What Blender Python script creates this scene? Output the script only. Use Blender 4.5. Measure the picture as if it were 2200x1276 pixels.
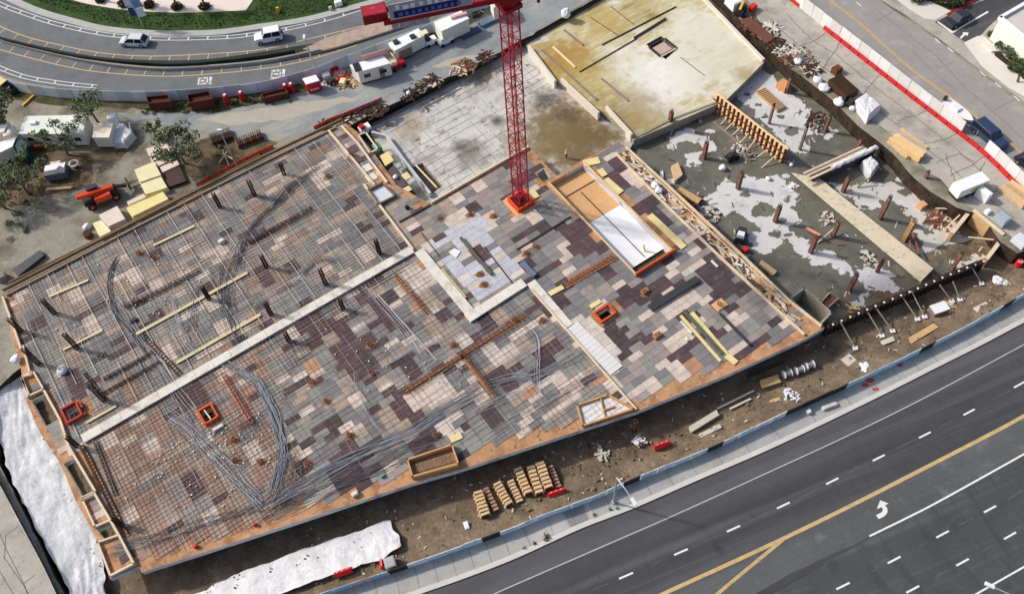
import bpy, bmesh, math, random
from mathutils import Vector, Matrix, noise
from math import radians, sin, cos, atan2, hypot, pi
for o in list(bpy.data.objects): bpy.data.objects.remove(o)
S = bpy.context.scene; C = S.collection
rnd = random.Random(7)
# ------------------------------------------------------------ camera
W, Hh, F = 2200.0, 1276.0, 1870.0
CZ = 95.0
PITCH, ROLL, YAW = radians(56.92), radians(-5.127), radians(31.05)
_f = Vector((0, cos(PITCH), -sin(PITCH))); _r0 = Vector((1, 0, 0)); _u0 = _r0.cross(_f)
_r = _r0*cos(ROLL)+_u0*sin(ROLL); _u = -_r0*sin(ROLL)+_u0*cos(ROLL)
cam = bpy.data.cameras.new('camera'); cam.sensor_width = 36; cam.lens = F/W*36; cam.clip_end = 3000; cam.clip_start = 1
camo = bpy.data.objects.new('camera', cam); C.objects.link(camo)
M = Matrix((( _r.x,_u.x,-_f.x,0),(_r.y,_u.y,-_f.y,0),(_r.z,_u.z,-_f.z,CZ),(0,0,0,1)))
camo.matrix_world = M; S.camera = camo
# ------------------------------------------------------------ sky and sun
SUN_EL, SH_AZ = radians(37.5), radians(-21)          # elevation; heading in which shadows fall
w = bpy.data.worlds.new('World'); S.world = w; w.use_nodes = True
nt = w.node_tree; bg = nt.nodes['Background']; bg.inputs[1].default_value = 0.15
sk = nt.nodes.new('ShaderNodeTexSky'); sk.sky_type = 'NISHITA'; sk.sun_disc = False
sk.sun_elevation = SUN_EL; sk.sun_rotation = atan2(-cos(SH_AZ), -sin(SH_AZ)); sk.air_density = .65; sk.dust_density = 3.0; sk.ozone_density = .6
nt.links.new(sk.outputs[0], bg.inputs[0])
sl = bpy.data.lights.new('sun', 'SUN'); sl.energy = 3.0; sl.angle = radians(3.0); sl.color = (1, .95, .88)
so = bpy.data.objects.new('sun', sl); C.objects.link(so); so.location = (-60, 40, 120)
sd = Vector((cos(SH_AZ)*cos(SUN_EL), sin(SH_AZ)*cos(SUN_EL), -sin(SUN_EL)))
so.rotation_euler = sd.to_track_quat('-Z', 'Y').to_euler()
S.view_settings.view_transform = 'Standard'; S.view_settings.look = 'None'; S.view_settings.gamma = 1; S.view_settings.exposure = 0.04
S.render.resolution_x, S.render.resolution_y = 1024, 593
S.render.engine = 'CYCLES'

# ------------------------------------------------------------ coordinates
ZD, ZU, ZL, ZY = 3.3, 2.4, 1.0, 1.3      # deck, upper ground and streets, lower street, stained slab
def P(x, y, z=0.0):
    """the point of the place at height z that the photograph shows at (x, y)"""
    d = _r*((x-1100)/F)-_u*((y-638)/F)+_f
    t = (z-CZ)/d.z
    return Vector((d.x*t, d.y*t, z))
def PL(l, z=0.0): return [P(x, y, z) for x, y in l]
def pix(v):
    d = Vector(v)-Vector((0, 0, CZ)); c = d.dot(_f)
    return 1100+F*d.dot(_r)/c, 638-F*d.dot(_u)/c, c
EA = Vector((cos(YAW), sin(YAW), 0)); EB = Vector((-sin(YAW), cos(YAW), 0))
def AB(a, b, z): return EA*a+EB*b+Vector((0, 0, z))
def toab(v): return v.dot(EA), v.dot(EB)
def ang(p, q): return atan2(q.y-p.y, q.x-p.x)
def inside(p, poly):
    x, y = p[0], p[1]; c = False; n = len(poly); j = n-1
    for i in range(n):
        xi, yi = poly[i][0], poly[i][1]; xj, yj = poly[j][0], poly[j][1]
        if (yi > y) != (yj > y) and x < (xj-xi)*(y-yi)/(yj-yi)+xi: c = not c
        j = i
    return c
def cr(pts, n=8):
    """smooth curve through points"""
    out = []
    for i in range(len(pts)-1):
        p0 = pts[max(i-1, 0)]; p1 = pts[i]; p2 = pts[i+1]; p3 = pts[min(i+2, len(pts)-1)]
        for k in range(n):
            t = k/n
            out.append(0.5*((2*p1)+(p2-p0)*t+(2*p0-5*p1+4*p2-p3)*t*t+(3*p1-p0-3*p2+p3)*t**3))
    out.append(pts[-1]); return out
def ragged(pts, amp=.3, step=1.0, closed=True, seed=0):
    out = []; n = len(pts)
    for i in range(n if closed else n-1):
        a, b = pts[i], pts[(i+1) % n]; L = (b-a).length; k = max(1, int(L/step))
        for j in range(k):
            p = a.lerp(b, j/k); q = noise.noise_vector(p*.45+Vector((seed*7.3, seed, 0)))*amp*1.6+noise.noise_vector(p*1.7+Vector((seed, 3, 0)))*amp*.6
            out.append(Vector((p.x+q.x, p.y+q.y, p.z)))
    if not closed: out.append(pts[-1])
    return out

# ------------------------------------------------------------ materials
def lin(c):
    if max(c) > 1.001: c = [v/255 for v in c]
    return tuple(((v/12.92) if v <= .04045 else ((v+.055)/1.055)**2.4) for v in c)+(1,)
MAT = {}
def mat(name, col, rough=.85, var=.12, scale=1.5, layers=(), bump=0, bscale=6, metal=0, objcol=False, attr=None, fine=.0, spec=.3):
    """layers: (colour, noise scale, low, high, strength, stretch)"""
    if name in MAT: return MAT[name]
    m = bpy.data.materials.new(name); m.use_nodes = True; t = m.node_tree; N = t.nodes; L = t.links
    b = N['Principled BSDF']; b.inputs['Roughness'].default_value = rough; b.inputs['Metallic'].default_value = metal
    if 'Specular IOR Level' in b.inputs: b.inputs['Specular IOR Level'].default_value = spec
    geo = N.new('ShaderNodeNewGeometry')
    def nz(sc, detail=5, seed=0, stretch=None, rough=.55):
        mp = N.new('ShaderNodeMapping'); L.new(geo.outputs['Position'], mp.inputs[0])
        mp.inputs['Location'].default_value = (seed*13.7, seed*5.1, seed*3.3)
        if stretch: mp.vector_type = 'TEXTURE'; mp.inputs['Rotation'].default_value = (0, 0, stretch[0]); mp.inputs['Scale'].default_value = (1/stretch[1], 1/stretch[2], 1)
        n = N.new('ShaderNodeTexNoise'); n.inputs['Scale'].default_value = sc; n.inputs['Detail'].default_value = detail; n.inputs['Roughness'].default_value = rough
        L.new(mp.outputs[0], n.inputs['Vector']); return n.outputs[0]
    def mix(a, bb, fac, bt='MIX'):
        x = N.new('ShaderNodeMix'); x.data_type = 'RGBA'; x.blend_type = bt
        for s, v in ((x.inputs[0], fac), (x.inputs[6], a), (x.inputs[7], bb)):
            if isinstance(v, bpy.types.NodeSocket): L.new(v, s)
            else: s.default_value = v
        return x.outputs[2]
    def ramp(s, lo, hi, a=0., bb=1.):
        r = N.new('ShaderNodeMapRange'); r.inputs[1].default_value = lo; r.inputs[2].default_value = hi; r.inputs[3].default_value = a; r.inputs[4].default_value = bb
        L.new(s, r.inputs[0]); return r.outputs[0]
    if objcol: o = N.new('ShaderNodeObjectInfo'); cs = o.outputs['Color']
    elif attr: o = N.new('ShaderNodeAttribute'); o.attribute_name = attr; cs = o.outputs['Color']
    else: cs = lin(col)
    for i, ly in enumerate(layers):
        c2, sc, lo, hi, st = ly[:5]; stv = ly[5] if len(ly) > 5 else None
        f = ramp(nz(sc, 6, i+2, stv), lo, hi, 0, st); cs = mix(cs, lin(c2), f)
    if var:
        v = ramp(nz(scale, 6, 1), .28, .72, 1-var, 1+var)
        if fine:
            v2 = ramp(nz(scale*9, 4, 9), .3, .7, 1-fine, 1+fine)
            mm = N.new('ShaderNodeMath'); mm.operation = 'MULTIPLY'; L.new(v, mm.inputs[0]); L.new(v2, mm.inputs[1]); v = mm.outputs[0]
        cmb = N.new('ShaderNodeCombineColor'); 
        for k in range(3): L.new(v, cmb.inputs[k])
        cs = mix(cs, cmb.outputs[0], 1.0, 'MULTIPLY')
    if isinstance(cs, bpy.types.NodeSocket): L.new(cs, b.inputs['Base Color'])
    else: b.inputs['Base Color'].default_value = cs
    if bump:
        bp = N.new('ShaderNodeBump'); bp.inputs['Strength'].default_value = bump; bp.inputs['Distance'].default_value = .15
        L.new(nz(bscale, 5, 5), bp.inputs['Height']); L.new(bp.outputs[0], b.inputs['Normal'])
    MAT[name] = m; return m

# ------------------------------------------------------------ mesh builder
class MB:
    def __init__(s): s.v = []; s.f = []; s.m = []; s.c = []
    def _add(s, vs, fs, mi=0, col=None):
        n = len(s.v); s.v += [tuple(v) for v in vs]; s.f += [tuple(i+n for i in f) for f in fs]; s.m += [mi]*len(fs); s.c += [col]*len(fs); return s
    def box(s, c, d, rz=0, mi=0, col=None, taper=1.0, shift=(0, 0)):
        """c = centre of the bottom face"""
        x, y, z = d[0]/2, d[1]/2, d[2]; cs, sn = cos(rz), sin(rz); vs = []
        for zz, k in ((0, 1), (z, taper)):
            for px, py in ((-x, -y), (x, -y), (x, y), (-x, y)):
                px, py = px*k+(shift[0] if zz else 0), py*k+(shift[1] if zz else 0)
                vs.append((c[0]+px*cs-py*sn, c[1]+px*sn+py*cs, c[2]+zz))
        return s._add(vs, [(3, 2, 1, 0), (4, 5, 6, 7), (0, 1, 5, 4), (1, 2, 6, 5), (2, 3, 7, 6), (3, 0, 4, 7)], mi, col)
    def bar(s, p, q, wd=.1, ht=None, mi=0, col=None, up=None):
        p = Vector(p); q = Vector(q); ht = ht or wd; d = (q-p)
        if d.length < 1e-6: return s
        d.normalize(); u = Vector(up) if up else (Vector((0, 0, 1)) if abs(d.z) < .95 else Vector((1, 0, 0)))
        r = d.cross(u).normalized()*wd/2; u = r.cross(d).normalized()*ht/2
        vs = [a+e for a in (p, q) for e in (-r-u, r-u, r+u, -r+u)]
        return s._add(vs, [(3, 2, 1, 0), (4, 5, 6, 7), (0, 1, 5, 4), (1, 2, 6, 5), (2, 3, 7, 6), (3, 0, 4, 7)], mi, col)
    def tube(s, pts, r=.05, n=6, mi=0, cap=True, r2=None, col=None):
        pts = [Vector(p) for p in pts]; vs = []; fs = []; N = len(pts)
        for i, p in enumerate(pts):
            d = (pts[min(i+1, N-1)]-pts[max(i-1, 0)]).normalized()
            u = Vector((0, 0, 1)) if abs(d.z) < .95 else Vector((1, 0, 0))
            a = d.cross(u).normalized(); b = a.cross(d).normalized()
            rr = r if r2 is None else r+(r2-r)*i/(N-1)
            for k in range(n): t = 2*pi*k/n; vs.append(p+a*(rr*cos(t))+b*(rr*sin(t)))
        for i in range(N-1):
            for k in range(n): fs.append((i*n+k, i*n+(k+1) % n, (i+1)*n+(k+1) % n, (i+1)*n+k))
        if cap: fs.append(tuple(range(n))[::-1]); fs.append(tuple((N-1)*n+k for k in range(n)))
        return s._add(vs, fs, mi, col)
    def cyl(s, c, r, h, n=12, mi=0, r2=None): return s.tube([Vector(c), Vector(c)+Vector((0, 0, h))], r, n, mi, True, r2)
    def prism(s, pts, z0, z1, mi=0, ms=None, bottom=True):
        n = len(pts); A2 = sum(pts[i][0]*pts[(i+1) % n][1]-pts[(i+1) % n][0]*pts[i][1] for i in range(n))
        if A2 < 0: pts = pts[::-1]
        s._add([(p[0], p[1], z1) for p in pts], [tuple(range(n))], mi)
        if bottom: s._add([(p[0], p[1], z0) for p in pts], [tuple(range(n))[::-1]], mi if ms is None else ms)
        vs = [(p[0], p[1], z) for z in (z0, z1) for p in pts]
        return s._add(vs, [(i, (i+1) % n, n+(i+1) % n, n+i) for i in range(n)], mi if ms is None else ms)
    def sheet(s, pts, z=None, mi=0):
        n = len(pts); A2 = sum(pts[i][0]*pts[(i+1) % n][1]-pts[(i+1) % n][0]*pts[i][1] for i in range(n))
        if A2 < 0: pts = pts[::-1]
        return s._add([(p[0], p[1], p[2] if z is None else z) for p in pts], [tuple(range(n))], mi)
    def ribbon(s, pts, wl, wr, z=None, mi=0):
        """strip along pts, wl to the left and wr to the right of it"""
        vs = []; fs = []; n = len(pts)
        for i, p in enumerate(pts):
            d = (pts[min(i+1, n-1)]-pts[max(i-1, 0)]); d.z = 0; d.normalize(); l = Vector((-d.y, d.x, 0)); zz = p.z if z is None else z
            for q in (p+l*wl, p-l*wr): vs.append((q.x, q.y, zz))
        for i in range(n-1): fs.append((2*i, 2*i+1, 2*i+3, 2*i+2))
        return s._add(vs, fs, mi)
    def wall(s, pts, t, z0, h, mi=0, mtop=None):
        """upright slab along pts"""
        n = len(pts); L = []
        for i, p in enumerate(pts):
            d = (pts[min(i+1, n-1)]-pts[max(i-1, 0)]); d.z = 0; d.normalize(); l = Vector((-d.y, d.x, 0))*t/2
            L.append((p+l, p-l))
        vs = []; fs = []; ms = []
        for a, b in L: vs += [(a.x, a.y, z0), (b.x, b.y, z0), (b.x, b.y, z0+h), (a.x, a.y, z0+h)]
        for i in range(n-1):
            k = 4*i; fs += [(k+1, k+5, k+6, k+2), (k+3, k+2, k+6, k+7), (k, k+3, k+7, k+4), (k+1, k, k+4, k+5)]
        fs += [(0, 1, 2, 3), (4*n-1, 4*n-2, 4*n-3, 4*n-4)]
        i0 = len(s.f); s._add(vs, fs, mi)
        if mtop is not None:
            for i in range(n-1): s.m[i0+4*i+1] = mtop
        return s
    def ball(s, c, r, mi=0, n=8, sq=1.0, jit=0):
        vs = []; fs = []
        for i in range(1, n//2+1):
            th = pi*i/(n//2+1)
            for k in range(n):
                ph = 2*pi*k/n; rr = r*(1+rnd.uniform(-jit, jit)); vs.append((c[0]+rr*sin(th)*cos(ph), c[1]+rr*sin(th)*sin(ph), c[2]+rr*sq*cos(th)))
        m_ = n//2
        for i in range(m_-1):
            for k in range(n): fs.append((i*n+k, (i+1)*n+k, (i+1)*n+(k+1) % n, i*n+(k+1) % n))
        fs.append(tuple(range(n))); fs.append(tuple((m_-1)*n+k for k in range(n))[::-1])
        return s._add(vs, fs, mi)
    def build(s, name, mats, parent=None, loc=None, rz=0, org=None, smooth=False, mesh_only=False, **kw):
        me = bpy.data.meshes.new(name)
        vs = s.v if org is None else [(v[0]-org[0], v[1]-org[1], v[2]-org[2]) for v in s.v]
        me.from_pydata(vs, [], s.f)
        for m in (mats if isinstance(mats, (list, tuple)) else [mats]): me.materials.append(m)
        me.polygons.foreach_set('material_index', s.m)
        if smooth: me.polygons.foreach_set('use_smooth', [True]*len(s.f))
        if any(c is not None for c in s.c):
            at = me.color_attributes.new('Col', 'FLOAT_COLOR', 'CORNER'); i = 0; buf = []
            for p, c in zip(me.polygons, s.c): buf += list(c or (1, 1, 1, 1))*p.loop_total
            at.data.foreach_set('color', buf)
        me.update()
        if mesh_only: return me
        return put(name, me, parent, loc if loc is not None else org, rz, **kw)
def put(name, me, parent=None, loc=None, rz=0, label=None, cat=None, group=None, kind=None, color=None):
    o = bpy.data.objects.new(name, me); C.objects.link(o)
    if parent is not None: o.parent = parent
    if loc is not None: o.location = loc
    if rz: o.rotation_euler = (0, 0, rz)
    if label: o['label'] = label
    if cat: o['category'] = cat
    if group: o['group'] = group
    if kind: o['kind'] = kind
    if color: o.color = color
    return o
def thing(name, loc, label, cat, group=None, rz=0): return put(name, None, None, loc, rz, label, cat, group)
def dup(o, loc, rz=None, label=None, group=None):
    r = o.copy(); C.objects.link(r); r.location = loc
    if rz is not None: r.rotation_euler = (0, 0, rz)
    if label: r['label'] = label
    if group: r['group'] = group
    for ch in list(o.children):
        c = ch.copy(); C.objects.link(c); c.parent = r
        for g in list(ch.children):
            d = g.copy(); C.objects.link(d); d.parent = c
    return r
def fill_mesh(name, outer, holes, z0, z1, mats, side=0, **kw):
    """slab with real openings: top gets material 0, sides and underside material `side`"""
    cu = bpy.data.curves.new(name, 'CURVE'); cu.dimensions = '2D'; cu.fill_mode = 'BOTH'; cu.extrude = (z1-z0)/2
    for poly in [outer]+list(holes):
        sp = cu.splines.new('POLY'); sp.points.add(len(poly)-1); sp.use_cyclic_u = True
        for q, p in zip(sp.points, poly): q.co = (p[0], p[1], 0, 1)
    t = bpy.data.objects.new('t', cu); C.objects.link(t)
    dg = bpy.context.evaluated_depsgraph_get(); me = bpy.data.meshes.new_from_object(t.evaluated_get(dg))
    bpy.data.objects.remove(t); bpy.data.curves.remove(cu)
    me.name = name; me.transform(Matrix.Translation((0, 0, (z0+z1)/2))); me.materials.clear()
    for m in (mats if isinstance(mats, (list, tuple)) else [mats]): me.materials.append(m)
    for p in me.polygons: p.material_index = 0 if p.normal.z > .5 else side
    for p in me.polygons: p.use_smooth = False
    return put(name, me, **kw)
# ============================================================ THE SETTING
A31 = YAW
m_dirt = mat('dirt', (122, 106, 87), .95, .28, .35, layers=[((98, 85, 68), .5, .45, .62, .8), ((150, 138, 118), .9, .55, .75, .6), ((76, 62, 50), 2.2, .56, .70, .7), ((146, 132, 112), 5, .6, .72, .5)], bump=.9, bscale=2.2, fine=.12)
m_yard = mat('yard_gravel', (150, 146, 131), .95, .12, .25, layers=[((96, 88, 70), .16, .50, .64, .85), ((128, 122, 106), .6, .5, .7, .6), ((172, 168, 154), 1.6, .58, .75, .5)], bump=.3, bscale=5, fine=.12)
m_cut = mat('cut_earth', (66, 54, 42), .95, .3, .8, layers=[((40, 32, 26), .9, .45, .65, .8), ((96, 70, 48), 2.2, .58, .7, .6)], bump=1, bscale=3)
m_haul = mat('haul_road', (146, 150, 150), .95, .10, .2, layers=[((168, 166, 154), .12, .48, .66, .9), ((122, 128, 130), .35, .5, .68, .7, (A31, .5, 2.0))], bump=.2, bscale=6, fine=.08)
m_asph = mat('asphalt', (112, 115, 117), .9, .08, .2, layers=[((96, 99, 102), .3, .5, .7, .7), ((128, 130, 131), 1.0, .55, .75, .4)], fine=.06)
m_asph2 = mat('dark_asphalt', (78, 79, 81), .9, .09, .12, layers=[((64, 65, 68), .11, .42, .62, .9, (radians(18), .1, 1.6)), ((104, 105, 105), .22, .54, .72, .6, (radians(18), .08, 2.0)), ((60, 62, 65), .8, .58, .72, .5, (radians(108), .3, 2.5)), ((96, 96, 97), .5, .52, .66, .55, (radians(18), .03, 1.6)), ((62, 63, 65), .55, .54, .66, .6, (radians(18), .03, 1.8))], fine=.07)
m_conc = mat('pavement_concrete', (172, 172, 168), .9, .08, .35, layers=[((150, 150, 146), .5, .5, .7, .6), ((188, 187, 180), 1.4, .55, .75, .5)], fine=.06)
m_kerb = mat('kerb_concrete', (206, 203, 194), .9, .07, .8)
m_kerb2 = mat('old_kerb_concrete', (178, 178, 172), .9, .1, .8)
m_oldp = mat('old_pavement', (176, 171, 160), .92, .1, .3, layers=[((150, 145, 134), .4, .48, .66, .8), ((128, 122, 112), 1.1, .6, .72, .6), ((190, 186, 176), .8, .56, .7, .5)], fine=.07)
m_road2 = mat('worn_concrete_road', (154, 150, 146), .92, .07, .25, layers=[((150, 145, 141), .3, .5, .7, .6, (radians(-40), .3, 1.5)), ((182, 178, 172), .5, .56, .74, .5)], fine=.05)
m_walk2 = mat('pale_pavement', (218, 213, 202), .9, .05, .6)
m_grass = mat('turf', (58, 82, 34), .95, .22, .9, layers=[((38, 60, 22), .5, .45, .65, .7), ((92, 100, 50), 1.2, .58, .74, .6)], bump=.6, bscale=9, fine=.2)
m_sand = mat('plaza_sand', (232, 218, 206), .95, .06, .5)
m_white = mat('road_paint_white', (226, 226, 222), .8, .10, 3)
m_whitew = mat('worn_white_paint', (222, 222, 217), .8, .06, 1, layers=[((120, 123, 124), 2.2, .5, .62, .9)])
m_yel = mat('road_paint_yellow', (198, 172, 120), .85, .14, 2, layers=[((150, 132, 96), 1.5, .58, .7, .5)])
m_yelp = mat('faded_yellow_paint', (206, 180, 130), .8, .10, 2)
m_crack = mat('crack_filler', (98, 94, 88), .95, .1, 2)
m_redp = mat('red_marking_paint', (196, 74, 86), .85, .2, 4)

# the lowest ground: one sheet to the horizon
g = MB(); g.sheet([Vector((-900, -300, 0)), Vector((900, -300, 0)), Vector((900, 1500, 0)), Vector((-900, 1500, 0))]); g.build('ground', m_dirt, kind='structure')
# upper terrace: street level round the dug-out site
inner = [(200, 1460), (150, 1300), (128, 1258), (60, 1120), (0, 1000), (-20, 850), (30, 800), (70, 770), (90, 640), (600, 385), (712, 318), (742, 275), (775, 256), (838, 224), (1000, 149), (1085, 104), (1128, 83), (1290, -8), (1330, -60), (1480, -70), (1560, 0), (1592, 48), (1655, 104), (1702, 150), (1785, 213), (1841, 268), (1916, 327), (1966, 384), (1996, 410), (2056, 446), (2112, 462), (2150, 520), (2186, 545), (2400, 470)]
ip = PL(inner, ZU); ipr = ragged(ip, .1, 1.2, False, 3)
terr = ipr+[Vector((900, ipr[-1].y, ZU)), Vector((900, 1500, ZU)), Vector((-900, 1500, ZU)), Vector((-900, ipr[0].y, ZU))]
g = MB(); g.prism(terr, 0.002, ZU, 0, 1, bottom=False); g.build('terrain', [m_yard, m_cut], kind='structure')
# lower street terrace and the dirt bank that runs down to the building
fence_px = [(470, 1372), (590, 1322), (713, 1276), (810, 1242), (862, 1226), (1019, 1171), (1110, 1138), (1162, 1116), (1263, 1079), (1317, 1057), (1360, 1037), (1499, 981), (1588, 941), (1673, 900), (1793, 846), (1953, 770), (2060, 717), (2134, 676), (2200, 638), (2330, 566)]
fl = cr(PL(fence_px, ZL), 4)
g = MB(); lt = fl+[Vector((fl[-1].x+500, fl[-1].y, ZL)), Vector((900, -300, ZL)), Vector((-900, -300, ZL)), Vector((fl[0].x-6, -300, ZL)), Vector((fl[0].x-6, fl[0].y, ZL))]
g.prism(lt, 0.002, ZL, 0, bottom=False); g.build('street_terrain', m_dirt, kind='structure')
g = MB(); rows = 9; vs = []; fs = []
for i, p in enumerate(fl):
    d = fl[min(i+1, len(fl)-1)]-fl[max(i-1, 0)]; d.normalize(); l = Vector((-d.y, d.x, 0))
    wd = 4.6+1.3*noise.noise(p*.12)
    for k in range(rows):
        t = k/(rows-1); q = p+l*(wd*t-.15); z = ZL*(1-(3*t*t-2*t**3))+ (.22*noise.noise(q*.5)+.12*noise.noise(q*1.7))*sin(pi*min(1, t*1.15)) - (.06 if k == rows-1 else 0)+(.012 if k == 0 else 0)
        vs.append((q.x, q.y, z))
n = len(fl)
for i in range(n-1):
    for k in range(rows-1): fs.append((i*rows+k, (i+1)*rows+k, (i+1)*rows+k+1, i*rows+k+1))
g._add(vs, fs); g.build('dirt_bank', m_dirt, smooth=True, kind='structure')
# lumps and ruts of the dirt strip, one rough sheet of earth over the flat ground
g = MB(); vs = []; fs = []; nx, ny = 150, 18
for i in range(nx):
    s_ = i/(nx-1)*(len(fl)-1); i0 = min(int(s_), len(fl)-2); p = fl[i0].lerp(fl[i0+1], s_-i0); d = (fl[i0+1]-fl[i0]).normalized(); l = Vector((-d.y, d.x, 0))
    for k in range(ny):
        q = p+l*(3.2+9.0*k/(ny-1)); h = .02+.20*max(0, noise.noise(q*.42)+.12)+.10*max(0, noise.noise(q*1.3))+.05*noise.noise(q*3.1)
        vs.append((q.x, q.y, h*min(1, (ny-1-k)/4, (k+.3)/3)-.01))
for i in range(nx-1):
    for k in range(ny-1): fs.append((i*ny+k, (i+1)*ny+k, (i+1)*ny+k+1, i*ny+k+1))
g._add(vs, fs); g.build('soil', m_dirt, smooth=True, kind='structure')

# ---- lower street: pavement, kerb, carriageway, paint
walk = fl
kerb_px = [(640, 1372), (760, 1322), (886, 1276), (1000, 1236), (1110, 1193), (1246, 1131), (1358, 1088), (1493, 1029), (1660, 957), (1869, 857), (1996, 793), (2098, 742), (2200, 688), (2330, 620)]
kl = cr(PL(kerb_px, ZL), 4)
rd = MB(); far = [Vector((kl[-1].x+300, kl[-1].y+80, ZL)), Vector((500, -200, ZL)), Vector((-300, -200, ZL)), Vector((kl[0].x-40, kl[0].y-20, ZL))]
rd.sheet(kl+far, ZL+.02); road = rd.build('road', m_asph2, kind='structure')
pv = MB(); a_ = [p+Vector((0, 0, 0)) for p in fl]; pv.prism(a_+[q for q in kl[::-1]], ZL+.004, ZL+.15, 0, bottom=False)
pave = pv.build('pavement', m_conc, kind='structure')
kb = MB(); kb.wall([p for p in kl], .55, ZL+.01, .165); kb.build('kerb', m_kerb, parent=pave)
# pavement joints and paler or darker slabs
def off(pl, d):
    out = []
    for i, p in enumerate(pl):
        t = pl[min(i+1, len(pl)-1)]-pl[max(i-1, 0)]; t.z = 0; t.normalize(); out.append(p+Vector((-t.y, t.x, 0))*d)
    return out
m_slabd = mat('pavement_slab_grey', (140, 140, 137), .9, .06, .8); m_slabl = mat('pavement_slab_pale', (186, 184, 178), .9, .06, .8)
nearest = lambda p, pl: min(pl, key=lambda q: (q-p).length)
def walkslab(i0, i1, px0, px1, m, name='pavement_slab'):
    q = [P(*px0, ZL), P(*px1, ZL)]
    pl = []
    for p in q:
        a = nearest(p, fl_d); b = nearest(a, kl_d); pl.append((a.lerp(b, .06), a.lerp(b, .86)))
    b_ = MB(); b_.prism([pl[0][0], pl[1][0], pl[1][1], pl[0][1]], ZL+.152, ZL+.158); b_.build(name, m, parent=pave)
fl_d = cr(PL(fence_px, ZL), 60); kl_d = cr(PL(kerb_px, ZL), 60)
walkslab(0, 0, (1210, 1100), (1252, 1084), m_slabd)
walkslab(0, 0, (1165, 1118), (1206, 1102), m_slabl)
walkslab(0, 0, (1256, 1082), (1266, 1078), m_slabl)
walkslab(0, 0, (1130, 1131), (1162, 1119), m_slabl)
jn = MB()
for k in range(24, len(kl_d)-40, 21):
    b = kl_d[k]; a = nearest(b, fl_d); jn.ribbon([a.lerp(b, .05), a.lerp(b, .9)], .022, .022, ZL+.160)
jn.build('joint', m_crack, parent=pave)
sp = MB()
for (x, y, rr) in ((1868, 818, .55), (1858, 828, .45), (1880, 837, .4), (1932, 785, .4)):
    c = P(x, y, ZL); sp.sheet([c+Vector((cos(t)*rr*(1+.4*noise.noise(c+Vector((cos(t), sin(t), 0))*2)), sin(t)*rr*.6, 0)) for t in [k*pi/7 for k in range(14)]], ZL+.156)
sp.build('red_survey_marks', m_redp, parent=pave)
def line(px, w_, z, name, m, parent, n=10, dash=None):
    b_ = MB(); b_.ribbon(cr(PL(px, z), n), w_/2, w_/2, z); return b_.build(name, m, parent=parent)
ZR = ZL+.028
line([(1000, 1305), (1060, 1276), (1100, 1258), (1325, 1160), (1442, 1109), (1660, 1010), (1816, 938), (1981, 857), (2200, 740), (2300, 686)], .13, ZR, 'edge_line', mat('thin_white_paint', (176, 177, 176), .85, .15, 3), road)
for d in (-.1, .1):
    b_ = MB(); b_.ribbon(off(cr(PL([(1380, 1296), (1420, 1277), (1660, 1167), (1857, 1071), (2128, 932), (2200, 893), (2300, 838)], ZR), 8), d), .1, .1, ZR); b_.build('centre_line', m_yel, parent=road)
for d in (-.08, .08):
    b_ = MB(); b_.ribbon(off(cr(PL([(1505, 1310), (1539, 1277), (1600, 1226), (1645, 1189), (1682, 1159)], ZR), 6), d), .09, .09, ZR+.003); b_.build('branch_line', m_yel, parent=road)
line([(1868, 1151), (1944, 1114), (2020, 1075), (2200, 975), (2280, 930)], .2, ZR, 'turn_lane_line', m_white, road)
line([(2060, 1297), (2096, 1276), (2200, 1217), (2280, 1172)], .18, ZR, 'far_edge_line', m_white, road)
DA = [(1230, 1285), (1345, 1236), (1463, 1185), (1576, 1135), (1683, 1085), (1788, 1033), (1888, 983), (1987, 934), (2082, 885), (2190, 826)]
DB = [(1700, 1312), (1811, 1258), (1921, 1202), (2025, 1147), (2127, 1093), (2226, 1039)]
DC = [(1850, 1322), (1961, 1265), (2068, 1207), (2170, 1150), (2270, 1093)]
for row in (DA, DB, DC):
    pl = PL(row, ZR)
    for i, p in enumerate(pl):
        d = (pl[min(i+1, len(pl)-1)]-pl[max(i-1, 0)]).normalized(); b_ = MB(); b_.ribbon([p-d*.82, p+d*.82], .1, .1, ZR); b_.build('lane_dash', m_white, parent=road)
# lanes of different age
def lane(px, m, name, z): b_ = MB(); b_.sheet(ragged(PL(px, ZL), .06, 1.5), z); b_.build(name, m, parent=road)
lane([(1420, 1288), (1660, 1172), (1857, 1076), (2128, 937), (2200, 898), (2300, 845), (2300, 925), (2200, 978), (2020, 1078), (1868, 1153), (1700, 1230), (1600, 1290)], mat('turn_lane_asphalt', (94, 97, 96), .9, .10, .3, layers=[((84, 86, 86), .25, .46, .62, .9, (radians(18), .08, 1.8)), ((122, 124, 122), .5, .56, .72, .6)], fine=.07), 'turn_lane', ZL+.0225)
lane([(886, 1282), (1110, 1199), (1246, 1137), (1358, 1094), (1493, 1035), (1660, 963), (1869, 863), (1996, 799), (2098, 748), (2300, 640), (2300, 686), (2200, 740), (1981, 857), (1816, 938), (1660, 1010), (1442, 1109), (1325, 1160), (1100, 1258), (1040, 1290)], mat('gutter_lane_asphalt', (92, 92, 94), .9, .08, .3, layers=[((80, 80, 82), .3, .48, .64, .8, (radians(18), .04, 1.8))], fine=.07), 'gutter_lane', ZL+.0225)
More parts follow.
